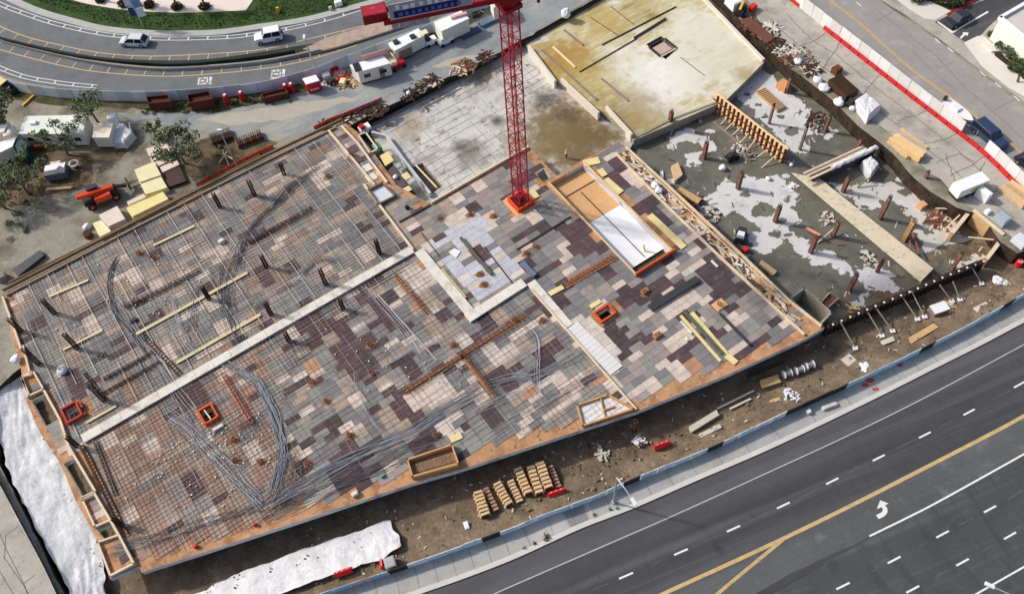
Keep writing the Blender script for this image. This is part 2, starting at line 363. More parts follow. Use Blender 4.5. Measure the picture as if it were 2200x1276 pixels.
lane([(1620, 1300), (1868, 1156), (2020, 1081), (2200, 981), (2300, 930), (2300, 1200), (2100, 1300)], mat('far_lane_asphalt', (76, 80, 80), .9, .10, .3, layers=[((70, 74, 75), .2, .46, .62, .9, (radians(28), .3, 2.0)), ((102, 106, 104), .4, .58, .72, .6, (radians(28), .4, 1.5)), ((94, 98, 97), .5, .53, .66, .6, (radians(17), .03, 1.6)), ((62, 67, 68), .5, .55, .66, .6, (radians(108), .25, 1.4))], fine=.07), 'far_lanes', ZL+.0225)
# worn seams between lanes
for row in (DA, DB, DC):
    b_ = MB(); [b_.ribbon([p.lerp(r2, .3+.25*rnd.random()), p.lerp(r2, .62+.2*rnd.random())], .025, .02, ZL+.024) for p, r2 in zip(PL(row, ZL)[:-1], PL(row, ZL)[1:])]; b_.build('lane_seam', mat('old_seam', (106, 107, 106), .9, .25, 2), parent=road)
# left-turn arrow
def arrow(px_tail, px_head, z, parent, bend=0.6, name='turn_arrow'):
    a, h = P(*px_tail, z), P(*px_head, z); 
    return a, h
tip = P(1891, 1074, ZR); l_ = P(1884, 1093, ZR); r_ = P(1909, 1081, ZR)
b_ = MB(); b_.sheet([tip, l_, r_], ZR); b_.ribbon(cr(PL([(1897, 1086), (1902, 1094), (1898, 1103), (1885, 1110)], ZR), 6), .24, .24, ZR+.002); b_.build('turn_arrow', m_white, parent=road)
# a repaired ring and tar marks in the turn lane
b_ = MB(); c = P(1847, 1126, ZR); b_.ribbon([c+Vector((cos(t)*.95, sin(t)*.95, 0)) for t in [k*pi/12 for k in range(25)]], .05, .05, ZR-.003); b_.build('repair_ring', mat('tar', (84, 86, 86), .9, .1, 2), parent=road)

# ---- upper street (curving, top left)
ku_px = [(-60, -50), (-10, -22), (33, 0), (89, 24), (165, 46), (229, 61), (331, 70), (458, 69), (560, 56), (652, 42), (728, 23), (805, 2), (900, -30), (1000, -70)]
kf_px = [(-60, 135), (0, 160), (51, 176), (109, 186), (178, 195), (305, 200), (433, 196), (560, 183), (617, 169), (680, 153), (733, 133), (779, 116), (820, 100), (914, 64), (995, 26), (1056, -2), (1160, -60)]
ku, kf = cr(PL(ku_px, ZU), 8), cr(PL(kf_px, ZU), 8)
b_ = MB(); b_.sheet(ku+kf[::-1], ZU+.02); uroad = b_.build('curving_road', m_asph, kind='structure')
b_ = MB(); b_.prism(ku+[p+Vector((-30, 90, 0)) for p in (ku[-1], ku[0])], ZU+.004, ZU+.16, bottom=False); bank = b_.build('grass_bank', m_grass, kind='structure')
b_ = MB(); b_.wall(off(ku, -.35), 1.3, ZU+.01, .16); b_.build('verge_kerb', m_kerb2, parent=uroad)
pz = cr(PL([(140, -12), (150, 0), (199, 13), (280, 25), (382, 30), (458, 28), (529, 25)], ZU), 6)+PL([(546, 0), (560, -40), (90, -60)], ZU)
b_ = MB(); b_.prism(pz, ZU+.1, ZU+.2, bottom=False); b_.build('plaza', m_sand, kind='structure')
ZV = ZU+.03
def ladder(px, gap, w_, ticks, tlen, m, name, parent=uroad, n=14, both=True, ln=None):
    """painted line (pair) with short cross bars"""
    c = cr(PL(px, ZV), n); b_ = MB(); b_.ribbon(c, w_/2, w_/2, ZV)
    if both: b_.ribbon(off(c, gap), w_/2, w_/2, ZV)
    L = [0]
    for i in range(1, len(c)): L.append(L[-1]+(c[i]-c[i-1]).length)
    s_ = 0; i = 0; o2 = off(c, tlen)
    while s_ < L[-1]:
        while i < len(c)-2 and L[i+1] < s_: i += 1
        t = (s_-L[i])/(L[i+1]-L[i]); p = c[i].lerp(c[i+1], t); q = o2[i].lerp(o2[i+1], t); b_.ribbon([p, q], ticks/2, ticks/2, ZV+.002); s_ += ln or 3.0
    return b_.build(name, m, parent=parent)
ladder([(-40, -8), (0, 14), (56, 35), (114, 54), (198, 73), (254, 81), (356, 87), (483, 84), (547, 77), (606, 68), (690, 49), (759, 28), (830, 4), (900, -20)], .75, .14, .22, .75, m_white, 'cycle_lane_line', ln=3.2)
ladder([(-40, 36), (0, 57), (58, 80), (127, 97), (216, 114), (318, 121), (433, 117), (560, 107), (664, 84), (779, 56), (827, 41), (900, 12)], -.0, .17, .16, -1.25, m_yelp, 'near_yellow_line', both=False, ln=3.1)
ladder([(-40, 90), (0, 107), (64, 125), (153, 146), (229, 157), (331, 164), (407, 163), (550, 150), (652, 132), (766, 98)], .0, .17, .16, 1.35, m_yelp, 'far_yellow_line', both=False, ln=3.1)
ladder([(-50, 128), (0, 151), (51, 169), (100, 178), (150, 185), (205, 190)], .7, .14, .2, .7, m_white, 'near_cycle_lane_line', ln=3.2)
# white stencils worn to blocks
for k, (cx, cy, wx, wy) in enumerate(((441, 174, 30, 17), (598, 160, 30, 22))):
    q = PL([(cx-wx/2, cy-wy/2+2), (cx+wx/2, cy-wy/2), (cx+wx/2-2, cy+wy/2-1), (cx-wx/2-2, cy+wy/2)], ZV); b_ = MB()
    at = lambda u, v: q[0].lerp(q[1], u).lerp(q[3].lerp(q[2], u), v)
    for u0, u1, v0, v1 in ((0, .3, .0, .22), (.0, .12, .25, 1), (.2, .55, .38, .6), (.62, .72, 0, .8), (.8, 1, 0, 1), (.14, .62, .78, 1), (.36, .6, 0, .25)):
        b_.sheet([at(u0, v0), at(u1, v0), at(u1, v1), at(u0, v1)], ZV)
    b_.build('worn_road_stencil', m_whitew, parent=uroad)
# median: kerb, earth, screened barrier, then brick paving
mu = cr(PL([(-40, 58), (0, 80), (102, 104), (204, 123), (318, 131), (433, 130), (560, 114), (680, 94)], ZU), 8)
ml = cr(PL([(-40, 68), (0, 90), (76, 111), (178, 134), (280, 148), (382, 152), (560, 138), (690, 112)], ZU), 8)
b_ = MB(); b_.prism(mu+ml[::-1], ZU+.01, ZU+.14, bottom=False); med = b_.build('median', mat('median_earth', (52, 54, 40), .95, .25, 1), kind='structure')
b_ = MB(); b_.wall(off(ml, .1), .35, ZU+.02, .55); b_.build('median_barrier', mat('barrier_concrete', (150, 148, 142), .9, .1, 1), parent=med)
mb2 = PL([(690, 112), (650, 108), (700, 84), (779, 60), (827, 45), (905, 15), (950, -5), (975, 0), (914, 36), (881, 55), (779, 89)], ZU)
b_ = MB(); b_.prism(mb2, ZU+.01, ZU+.15, bottom=False); b_.build('paved_median', mat('median_paving', (176, 156, 140), .92, .1, .8, layers=[((150, 124, 106), 1.2, .5, .65, .6)]), kind='structure')
b_ = MB(); b_.wall(cr(PL([(600, 133), (703, 111), (779, 89), (881, 55), (930, 30), (975, 5)], ZU), 6), .3, ZU+.01, .3); b_.build('median_kerb', m_crack, parent=med)  # dark colour stands for the shadow line along the kerb
# dark strip of earth below the street fence and the haul road
b_ = MB(); b_.sheet(ragged(PL([(-20, 178), (51, 195), (109, 206), (229, 217), (305, 218), (433, 212), (560, 199), (640, 185), (690, 190), (620, 222), (540, 232), (460, 246), (300, 238), (150, 226), (40, 218), (-20, 205)], ZU), .5, 1.2), ZU+.008); b_.build('fence_verge', mat('verge_earth', (84, 76, 54), .95, .3, .8, layers=[((50, 66, 30), .5, .48, .58, .9), ((118, 106, 80), 1.2, .55, .7, .6)], bump=.5, bscale=5), kind='structure')
b_ = MB(); b_.sheet(ragged(PL([(250, 246), (370, 240), (480, 246), (560, 222), (690, 192), (760, 170), (860, 118), (1000, 62), (1100, 8), (1150, -40), (1320, -70), (1290, -12), (1128, 84), (1085, 106), (1000, 151), (838, 226), (775, 258), (690, 276), (600, 300), (520, 300), (455, 290), (330, 265)], ZU), .5, 1.5), ZU+.012); b_.build('haul_road', m_haul, kind='structure')
b_ = MB()
for pts, sd_ in (([(480, 246), (700, 215), (790, 205), (700, 235), (600, 262), (500, 270), (420, 262)], 1), ([(960, 128), (1026, 120), (1018, 128), (990, 134), (940, 146), (930, 142)], 2)): b_.sheet(ragged(PL(pts, ZU), .5, 1.2, seed=sd_), ZU+.018)
b_.build('sand_patch', mat('pale_grit', (176, 171, 156), .95, .1, .6), kind='structure')
# brown soil and darker mottling under the yard trees
b_ = MB()
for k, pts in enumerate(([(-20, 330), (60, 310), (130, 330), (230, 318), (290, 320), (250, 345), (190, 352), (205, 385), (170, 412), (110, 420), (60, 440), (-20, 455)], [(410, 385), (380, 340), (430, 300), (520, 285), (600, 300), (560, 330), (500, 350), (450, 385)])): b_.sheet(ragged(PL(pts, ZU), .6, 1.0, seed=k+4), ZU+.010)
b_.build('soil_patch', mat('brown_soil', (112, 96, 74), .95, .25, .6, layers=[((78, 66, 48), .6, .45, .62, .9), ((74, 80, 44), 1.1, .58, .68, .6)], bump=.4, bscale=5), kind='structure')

# ---- right-hand street
bar_px = [(1640, -55), (1702, 0), (1735, 28), (1772, 57), (1850, 117), (1950, 196), (2050, 273), (2111, 321), (2177, 384), (2260, 470)]
bl = cr(PL(bar_px, ZU), 6)
b_ = MB(); b_.sheet(bl+PL([(2300, 500), (2380, 420), (2300, 300), (2200, 226), (2111, 164), (2022, 93), (1887, 0), (1800, -60)], ZU), ZU+.02); rroad = b_.build('worn_street', m_road2, kind='structure')
op = PL([(1560, -60), (1600, -10), (1640, 60), (1700, 120), (1780, 180), (1850, 240), (1930, 300), (2000, 370), (2080, 440), (2160, 500), (2240, 560), (2340, 560)], ZU)
b_ = MB(); b_.sheet(ragged(op, .3, 1.5, False)+bl[::-1], ZU+.014); oldp = b_.build('old_pavement', m_oldp, kind='structure')
# cracks: broken slab joints running across and along
ck = MB(); cr_ = random.Random(5)
def crack(px, w_=.05, amp=.25):
    pl = PL(px, ZU); out = []
    for i in range(len(pl)-1):
        k = max(2, int((pl[i+1]-pl[i]).length/.7))
        for j in range(k): q = pl[i].lerp(pl[i+1], j/k); nv = noise.noise_vector(q*1.4); out.append(q+Vector((nv.x, nv.y, 0))*amp)
    out.append(pl[-1]); ck.ribbon(out, w_/2, w_/2, ZU+.025)
for px in ([(1655, 40), (1700, 85), (1775, 150), (1850, 208), (1935, 275), (2010, 335), (2090, 400), (2180, 470)], [(1690, 30), (1740, 85), (1800, 120), (1870, 180), (1950, 240), (2040, 310), (2110, 370)], [(1700, 105), (1750, 88), (1775, 70)], [(1760, 160), (1800, 100), (1806, 92)], [(1850, 210), (1880, 170), (1895, 158)], [(1930, 260), (1990, 240), (2010, 245)], [(1985, 310), (2030, 300), (2060, 285)], [(2010, 350), (2060, 330), (2095, 350)], [(2040, 380), (2095, 350), (2120, 335)], [(2080, 410), (2110, 360), (2115, 350)], [(2030, 330), (2050, 390)], [(2100, 430), (2160, 400)]): crack(px, .09)
for px in ([(1900, -10), (1960, 40), (2050, 110), (2140, 180), (2210, 240)], [(1880, 20), (1930, 60), (2010, 120), (2070, 185), (2200, 300)], [(2010, 150), (2048, 134)], [(1880, 50), (1925, 22)], [(2130, 240), (2190, 210)], [(1960, 110), (2010, 160), (2060, 200)]): crack(px, .055, .1)
ck.build('cracks', m_crack, kind='stuff', label='dark cracks and tarred joints in the worn right hand street', cat='cracks')
for d in (-.13, .13):
    b_ = MB(); b_.ribbon(off(cr(PL([(1740, -40), (1782, 0), (1849, 53), (1953, 145), (2047, 214), (2124, 272), (2220, 350)], ZU), 8), d), .08, .08, ZU+.03); b_.build('centre_line', mat('old_yellow_paint', (206, 168, 104), .85, .2, 2), parent=rroad)
for x, y in ((1845, 10), (2014, 88), (2042, 108), (2111, 159), (2144, 184), (2184, 212)):
    p = P(x, y, ZU); q = P(x+8, y+7, ZU); d = (q-p).normalized(); b_ = MB(); b_.ribbon([p-d*.6, p+d*.6], .09, .09, ZU+.03); b_.build('lane_dash', m_white, parent=rroad)
kr = cr(PL([(1800, -75), (1893, 0), (1950, 36), (2028, 92), (2116, 160), (2205, 222), (2300, 296)], ZU), 6)
b_ = MB(); b_.prism(kr+PL([(2500, 200), (2500, -300), (1800, -200)], ZU), ZU+.004, ZU+.13, bottom=False); rw = b_.build('far_pavement', m_oldp, kind='structure')
def overlay(px, z0, z1, m, name, parent=None, **kw):
    b_ = MB(); b_.prism(PL(px, ZU), z0, z1, bottom=False); return b_.build(name, m, parent=parent, **kw)
overlay([(2008, 50), (2058, 24), (2120, 0), (2130, -30), (2260, -30), (2200, 8), (2140, 45), (2125, 58), (2112, 72), (2106, 78), (2075, 94)], ZU+.132, ZU+.138, m_asph2, 'car_park_tarmac', rw)
overlay([(2070, 94), (2098, 80), (2112, 78), (2128, 94), (2136, 122), (2190, 165), (2230, 200), (2210, 215), (2165, 190), (2110, 146)], ZU+.132, ZU+.142, m_walk2, 'pale_apron', rw)
overlay([(1940, 0), (2000, 8), (2042, 26), (2008, 45), (1985, 42), (1950, 20), (1918, -5)], ZU+.132, ZU+.142, m_walk2, 'pale_apron', rw)
overlay([(2012, 50), (2015, 48), (2047, 70), (2044, 74)], ZU+.139, ZU+.146, m_white, 'stop_bar', rw)
overlay([(2044, 71), (2046, 74), (2123, 29), (2121, 26)], ZU+.139, ZU+.145, m_white, 'bay_line', rw)
overlay([(2061, 83), (2069, 74), (2067, 72), (2080, 72), (2078, 80), (2074, 77), (2064, 86)], ZU+.139, ZU+.145, m_white, 'driveway_arrow', rw)
overlay([(2130, 100), (2136, 98), (2160, 128), (2230, 175), (2300, 240), (2300, 262), (2230, 205), (2190, 165), (2137, 122)], ZU+.132, ZU+.16, mat('bed_soil', (60, 50, 36), .95, .3, 1.5), 'planting_bed', rw)
overlay([(1940, -8), (1960, -60), (2090, -60), (2096, 0), (2060, 18), (2044, 26), (2000, 6)], ZU+.143, ZU+.17, mat('bed_soil', (60, 50, 36)), 'planting_bed', rw)
# street at the lower left: concrete pavement
cl = PL([(-250, 900), (-60, 980), (0, 1035), (28, 1080), (80, 1175), (126, 1276), (160, 1360), (-300, 1500)], ZU)
b_ = MB(); b_.prism(cl, ZU+.004, ZU+.06, bottom=False); lw = b_.build('side_pavement', m_oldp, kind='structure')
jn = MB()
for px in ([(8, 1195), (50, 1255), (70, 1290)], [(10, 1200), (13, 1150), (40, 1130)], [(-10, 1210), (35, 1285)], [(52, 1253), (75, 1235)], [(0, 1145), (14, 1180), (55, 1260), (60, 1280)]): jn.ribbon(PL(px, ZU), .035, .035, ZU+.066)
jn.build('joint', m_crack, parent=lw)
# ============================================================ SLABS AND DECK
ZM = .8; ZY = 1.6; ZW = .06
def spots(m, lst):
    """stains with their own place: (centre, radius, softness, colour, strength)"""
    t = m.node_tree; N = t.nodes; L = t.links; b = N['Principled BSDF']; s0 = b.inputs['Base Color'].links[0].from_socket
    geo = N.new('ShaderNodeNewGeometry'); nz = N.new('ShaderNodeTexNoise'); nz.inputs['Scale'].default_value = .55; nz.inputs['Detail'].default_value = 7; nz.inputs['Roughness'].default_value = .62
    L.new(geo.outputs['Position'], nz.inputs['Vector'])
    for c, r, soft, col, st in lst:
        d = N.new('ShaderNodeVectorMath'); d.operation = 'DISTANCE'; d.inputs[1].default_value = c; L.new(geo.outputs['Position'], d.inputs[0])
        a = N.new('ShaderNodeMath'); a.operation = 'MULTIPLY_ADD'; a.inputs[1].default_value = -2.4*r; a.inputs[2].default_value = 1.2*r; L.new(nz.outputs[0], a.inputs[0])
        e = N.new('ShaderNodeMath'); e.operation = 'ADD'; L.new(d.outputs['Value'], e.inputs[0]); L.new(a.outputs[0], e.inputs[1])
        mr = N.new('ShaderNodeMapRange'); mr.inputs[1].default_value = r-soft; mr.inputs[2].default_value = r+soft; mr.inputs[3].default_value = st; mr.inputs[4].default_value = 0; L.new(e.outputs[0], mr.inputs[0])
        x = N.new('ShaderNodeMix'); x.data_type = 'RGBA'; x.inputs[7].default_value = lin(col); L.new(mr.outputs[0], x.inputs[0]); L.new(s0, x.inputs[6]); s0 = x.outputs[2]
    L.new(s0, b.inputs['Base Color']); return m
m_mid = mat('rebarred_slab', (200, 198, 191), .92, .08, .3, layers=[((150, 146, 136), .35, .5, .66, .7), ((138, 122, 92), .5, .58, .72, .7), ((78, 74, 68), .8, .60, .70, .75), ((206, 204, 198), 1.2, .56, .7, .6)], fine=.08)
spots(m_mid, [(P(1215, 275, ZM), 6.5, 2.5, (128, 104, 62), .85), (P(1260, 320, ZM), 6, 2.5, (104, 84, 50), .8), (P(1165, 320, ZM), 5, 2.5, (128, 110, 74), .7), (P(1175, 215, ZM), 1.6, 1.2, (62, 56, 54), .8), (P(1215, 245, ZM), 1.5, 1.0, (74, 58, 46), .7), (P(1010, 330, ZM), 2.2, 1.6, (98, 92, 78), .7), (P(990, 315, ZM), 1.0, .8, (60, 58, 54), .8), (P(880, 270, ZM), 2.0, 1.4, (140, 116, 74), .6), (P(1040, 155, ZM), 2.2, 1.2, (160, 126, 66), .7), (P(1070, 260, ZM), .9, .6, (52, 50, 48), .8)])
m_ysl = mat('stained_slab', (204, 196, 158), .92, .07, .4, layers=[((168, 148, 92), .22, .44, .60, .75, (A31, .5, 1.6)), ((146, 112, 44), .30, .57, .70, .8, (A31, .6, 1.3)), ((232, 232, 226), .20, .54, .62, .85, (A31, .7, 1.2)), ((180, 160, 96), .8, .50, .64, .7, (A31, .22, 3.0)), ((226, 222, 204), 1.0, .56, .68, .6, (A31, .25, 2.6))], fine=.05)
spots(m_ysl, [(P(1430, 165, ZY), 6.5, 2.6, (232, 231, 222), .85), (P(1500, 60, ZY), 5.0, 2.2, (226, 223, 206), .75), (P(1340, 120, ZY), 3.0, 1.6, (224, 220, 200), .7), (P(1410, 225, ZY), 2.6, 1.2, (232, 230, 222), .8), (P(1220, 125, ZY), 4.0, 1.5, (166, 124, 40), .75), (P(1235, 190, ZY), 5, 2.2, (176, 150, 78), .6), (P(1360, 250, ZY), 5.5, 2, (150, 128, 80), .7), (P(1560, 130, ZY), 8, 3, (216, 212, 192), .7), (P(1600, 160, ZY), 1.6, .8, (160, 138, 84), .7), (P(1290, 50, ZY), 3.5, 1.6, (184, 156, 86), .7)])
m_ups = mat('form_faced_concrete', (222, 212, 196), .85, .07, .8)
m_sidec = mat('slab_edge_concrete', (150, 146, 136), .9, .15, 1)
hole_m = PL([(872, 364), (907, 350), (950, 400), (924, 420)], ZM)
fill_mesh('rear_slab', PL([(790, 281), (802, 270), (850, 246), (1000, 167), (1085, 120), (1129, 99), (1200, 180), (1362, 304), (1340, 345), (1190, 400), (1100, 372), (925, 460)], ZM), [hole_m], .01, ZM, [m_mid, m_sidec], 1, kind='structure')
fill_mesh('stained_slab', PL([(1129, 97), (1292, 2), (1335, -22), (1478, -34), (1512, 0), (1642, 134), (1560, 216), (1362, 302), (1300, 244), (1200, 178)], ZY), [PL([(1388, 96), (1420, 78), (1458, 104), (1430, 128)], ZY)], .01, ZY, [m_ysl, m_sidec], 1, kind='structure')
for lb, pts in (('northern cream concrete upstand beside the stained slab, nearest the crane', [(1136, 106), (1193, 182)]), ('middle cream concrete upstand along the stained slab edge', [(1206, 176), (1286, 250)]), ('cream concrete upstand at the stained slab corner nearest the deck', [(1302, 236), (1357, 296)])):
    q = PL(pts, ZY); b_ = MB(); b_.wall(q, .35, ZM+.02, ZY-ZM+.75); b_.build('upstand_wall', m_ups, org=q[0], label=lb, cat='wall', group='concrete upstands of the rear slabs')
# kerb walls round the stained slab
for nm, lb, pts, h, t, m in (('edge_wall', 'long cream kerb wall on the street side of the stained slab', [(1500, -14), (1514, 2), (1640, 132)], .35, .5, m_ups), ('edge_wall', 'dark low edge wall between stained slab and haul road bank', [(1128, 94), (1292, -1)], .25, .35, mat('dark_edge_wall', (92, 80, 68), .9, .2, 1)), ('edge_wall', 'grey low edge wall at the top of the rear slab', [(800, 270), (850, 246), (1000, 167), (1085, 120), (1126, 99)], .3, .4, mat('grey_edge_wall', (128, 120, 110), .9, .2, 1)), ('edge_wall', 'grey drop wall where the stained slab meets the wet floor', [(1366, 296), (1440, 258), (1552, 216)], .12, .3, m_sidec)):
    z = ZM if 'rear' in lb else ZY
    q = PL(pts, z); b_ = MB(); b_.wall(q, t, z+.01, h); b_.build(nm, m, org=q[0], label=lb, cat='wall')
# timber whaler and dark lines lying on the stained slab
m_dark = mat('weathered_steel', (62, 54, 48), .8, .25, 2); m_tim = mat('sawn_timber', (206, 182, 142), .85, .12, 1.2, fine=.1); m_timg = mat('grey_timber', (142, 128, 118), .9, .15, 1.2, fine=.1)
for nm, lb, p, q, wd, h, m in (('steel_pipe', 'long dark pipe across the stained slab above the pit', (1293, 98), (1452, 16), .16, .14, m_dark), ('steel_pipe', 'dark pipe on the stained slab ending beside the pallet pit', (1245, 156), (1368, 84), .13, .12, m_dark), ('steel_pipe', 'short thick dark pipe lying just above the pallet pit', (1362, 84), (1430, 42), .3, .22, m_dark), ('timber_beam', 'long grey timber along the left edge of the stained slab', (1163, 108), (1282, 216), .3, .16, m_timg), ('timber_beam', 'pale short timber on the ochre corner of the stained slab', (1188, 102), (1236, 146), .28, .14, mat('fresh_timber', (236, 220, 180), .85, .06, 1)), ('timber_beam', 'short grey timber near the haul road edge of the stained slab', (1212, 66), (1252, 98), .34, .14, m_timg), ('timber_beam', 'grey timber on the lower part of the stained slab', (1292, 170), (1350, 218), .3, .14, m_timg), ('steel_pipe', 'thin dark line of pipe running from the pallet pit to the slab edge', (1462, 124), (1514, 164), .07, .06, m_dark), ('steel_pipe', 'thin dark pipe crossing the upper stained slab, left one', (1268, 38), (1326, 76), .08, .06, m_dark), ('steel_pipe', 'thin dark pipe crossing the upper stained slab, right one', (1312, 15), (1362, 54), .08, .06, m_dark)):
    a, b = P(*p, ZY), P(*q, ZY); b_ = MB(); zz = Vector((0, 0, .02+h/2)); b_.bar(a+zz, b+zz, wd, h); b_.build(nm, m, org=a, label=lb, cat='pipe' if 'pipe' in nm else 'timber')
# pit with a boarded box
c = P(1423, 104, ZY); t = thing('boarded_pit_box', Vector((c.x, c.y, .01)), 'boarded square box standing in the pit of the stained slab', 'pit box', rz=YAW)
b_ = MB(); b_.box((0, 0, 0), (2.3, 2.0, ZY-.1)); b_.build('box', mat('dark_boards', (78, 62, 54), .9, .2, 2), t)
for k in range(6): b_ = MB(); b_.box((-.95+k*.38, 0, ZY-.098), (.34, 2.0, .05)); b_.build('board', mat('pinkish_boards', (196, 172, 158), .85, .1, 2), t)
for s_ in (-1, 1):
    b_ = MB(); b_.box((0, s_*1.45, ZY-.02), (3.0, .18, .2)); b_.build('kerb_board', mat('pale_board', (222, 208, 188), .85, .08, 1) if s_ < 0 else m_dark, t)
b_ = MB(); b_.box((-1.6, 0, ZY-.02), (.2, 2.6, .25)); b_.build('kerb_board', m_dark, t); b_ = MB(); b_.box((1.65, 0, ZY-.02), (.2, 2.6, .25)); b_.build('kerb_board', m_dark, t)
# white-edged timber on the rear slab
b_ = MB(); q = [p+Vector((0, 0, .1)) for p in PL([(910, 231), (989, 190)], ZM)]; b_.bar(q[0], q[1], .22, .16); q2 = [p+Vector((0, 0, .1)) for p in PL([(909, 231), (918, 242)], ZM)]; b_.bar(q2[0], q2[1], .22, .16)
b_.build('angled_timber', mat('fresh_timber', (236, 220, 180)), org=q[0], label='pale timber with a short return on the rear slab', cat='timber')
b_ = MB(); q = PL([(893, 356), (938, 404)], ZM); b_.bar(q[0]+Vector((0, 0, .12)), q[1]+Vector((0, 0, .12)), .18, .2); b_.build('edge_board', mat('fresh_timber', (236, 220, 180)), org=q[0], label='pale board along the street side of the rear slab pit', cat='board')
# rebar ends and marks on the rear slab: a faint grid of bars
b_ = MB(); poly = PL([(815, 278), (1085, 135), (1135, 130), (1200, 205), (1230, 240), (1130, 330), (1090, 345), (930, 430), (905, 395), (870, 350)], ZM); pr2 = [toab(p) for p in poly]
a0, a1 = min(p[0] for p in pr2), max(p[0] for p in pr2); b0, b1 = min(p[1] for p in pr2), max(p[1] for p in pr2)
def hatch(mb, poly2, da, db, z, w_, rr, skip=.0, colf=None, seglen=6.0, alongA=True, alongB=True):
    A0, A1 = min(p[0] for p in poly2), max(p[0] for p in poly2); B0, B1 = min(p[1] for p in poly2), max(p[1] for p in poly2)
    for al in ((0,) if alongA else ())+((1,) if alongB else ()):
        s0, s1, t0, t1, st = (B0, B1, A0, A1, db) if al == 0 else (A0, A1, B0, B1, da)
        s_ = s0+st*rr.random()
        while s_ < s1:
            t = t0; run = None; ss = s_+rr.uniform(-.08, .08)*st
            while t <= t1+.5:
                pt = (t, ss) if al == 0 else (ss, t); ok = inside(pt, poly2) and t < t1
                if ok and run is None: run = t
                if run is not None and (not ok or t-run > seglen):
                    if t-run > .6 and rr.random() > skip:
                        zz = z+(w_ if al else 0); e = rr.uniform(-.03, .03)
                        p = AB(run, ss+e, zz) if al == 0 else AB(ss+e, run, zz); q = AB(t, ss-e, zz) if al == 0 else AB(ss-e, t, zz)
                        mb.bar(p, q, w_, w_, col=colf() if colf else None)
                    run = t if ok else None
                t += .5
            s_ += st
hr = random.Random(3)
hatch(b_, pr2, 1.3, 1.3, ZM+.02, .03, hr, .4)
b_.build('rebar_grid', mat('faint_rebar', (152, 148, 140), .8, .2, 3), kind='stuff', label='faint grid of grey bars cast into the rear slab', cat='rebar')

# ------------------------------------------------------------ the deck
deck_px = [(5, 632), (280, 489), (560, 347), (738, 263), (766, 282), (800, 325), (853, 398), (924, 438), (1098, 338), (1137, 317), (1196, 378), (1250, 345), (1330, 305), (1348, 318), (1430, 392), (1560, 513), (1700, 648), (1772, 703), (1730, 728), (1560, 806), (1365, 885), (1240, 926), (985, 1010), (880, 1040), (640, 1120), (480, 1172), (304, 1229), (298, 1216), (236, 1243), (200, 1142), (163, 1076), (130, 996), (86, 930), (58, 865), (44, 790), (20, 700)]
deck = PL(deck_px, ZD)
stairs = PL([(1181, 393), (1252, 354), (1444, 540), (1367, 588)], ZD)
boxA = PL([(1280, 676), (1313, 661), (1320, 672), (1287, 687)], ZD)
def sq(cx, cy, la, lb, z=ZD):
    c = P(cx, cy, z); return [c+EA*(x*la/2)+EB*(y*lb/2) for x, y in ((-1, -1), (1, -1), (1, 1), (-1, 1))]
g1, g2, g3 = sq(1299, 676, 1.9, 1.25), sq(449, 892, 1.35, 1.75), sq(158, 889, 1.5, 1.9)
holes = [stairs, g1, g2, g3, PL([(137, 996), (160, 983), (204, 1052), (178, 1068)], ZD), PL([(209, 1138), (236, 1124), (251, 1149), (229, 1164)], ZD), PL([(68, 862), (96, 848), (128, 900), (98, 916)], ZD), PL([(1152, 374), (1168, 362), (1184, 381), (1167, 391)], ZD), sq(1119, 436, 2.2, 2.2)]
m_ply = mat('edge_plywood', (186, 142, 104), .85, .16, .5, layers=[((138, 98, 70), .5, .46, .64, .8), ((206, 176, 142), 1.3, .55, .7, .6), ((92, 62, 44), 1.8, .6, .7, .7)], fine=.08)
m_fas = mat('deck_fascia', (206, 212, 214), .9, .12, .6, layers=[((110, 114, 114), .6, .5, .66, .6)])
dk = fill_mesh('deck', deck, holes, ZD-.8, ZD-.02, [m_ply, m_fas], 1, label='large plywood panelled deck of the unfinished building', cat='deck')
# panels
dab = [toab(p) for p in deck]; hab = [[toab(p) for p in h] for h in holes]
TLY = [((112, 104, 96), .45, .5, .7, .20), ((74, 66, 62), 1.7, .58, .72, .26), ((176, 164, 152), 1.1, .57, .72, .20), ((150, 110, 84), .7, .62, .74, .30)]
m_tile = mat('form_panel', (0, 0, 0), .8, .13, .9, objcol=True, fine=.12, layers=TLY)
m_tileS = mat('form_panel_far', (0, 0, 0), .8, .13, .9, attr='Col', fine=.12, layers=TLY)
def jc(c, v=.08):
    k = 1+rnd.uniform(-v, v); return tuple(min(1, x*k) for x in lin(c)[:3])+(1,)
CL = {'dk': (76, 64, 68), 'pu': (90, 69, 73), 'gr': (124, 122, 122), 'gg': (140, 140, 134), 'be': (208, 191, 177), 'ta': (168, 150, 134), 'li': (206, 196, 184), 'or': (184, 140, 106), 'ye': (222, 202, 146), 'bl': (190, 192, 197), 'mi': (152, 142, 136), 'ru': (148, 122, 106), 'rp': (166, 136, 122)}
pats = [('pu', [(655, 716), (690, 690), (776, 800), (772, 832), (745, 838)]), ('pu', [(703, 706), (735, 690), (788, 765), (756, 788)]), ('pu', [(813, 846), (840, 836), (897, 916), (866, 936)]), ('pu', [(745, 632), (770, 616), (840, 700), (815, 720)]), ('pu', [(1195, 500), (1240, 488), (1285, 545), (1225, 580)]), ('dk', [(1265, 700), (1300, 690), (1350, 760), (1320, 785)]), ('dk', [(1440, 610), (1530, 560), (1560, 580), (1450, 660)]), ('dk', [(1500, 600), (1545, 575), (1580, 620), (1540, 640)]), ('bl', [(905, 520), (1000, 462), (1030, 500), (1110, 590), (1020, 660), (935, 550)]), ('li', [(1215, 690), (1250, 680), (1340, 780), (1310, 800)]), ('be', [(1420, 800), (1450, 780), (1490, 830), (1450, 850)]), ('be', [(1535, 700), (1560, 690), (1590, 720), (1560, 740)])]
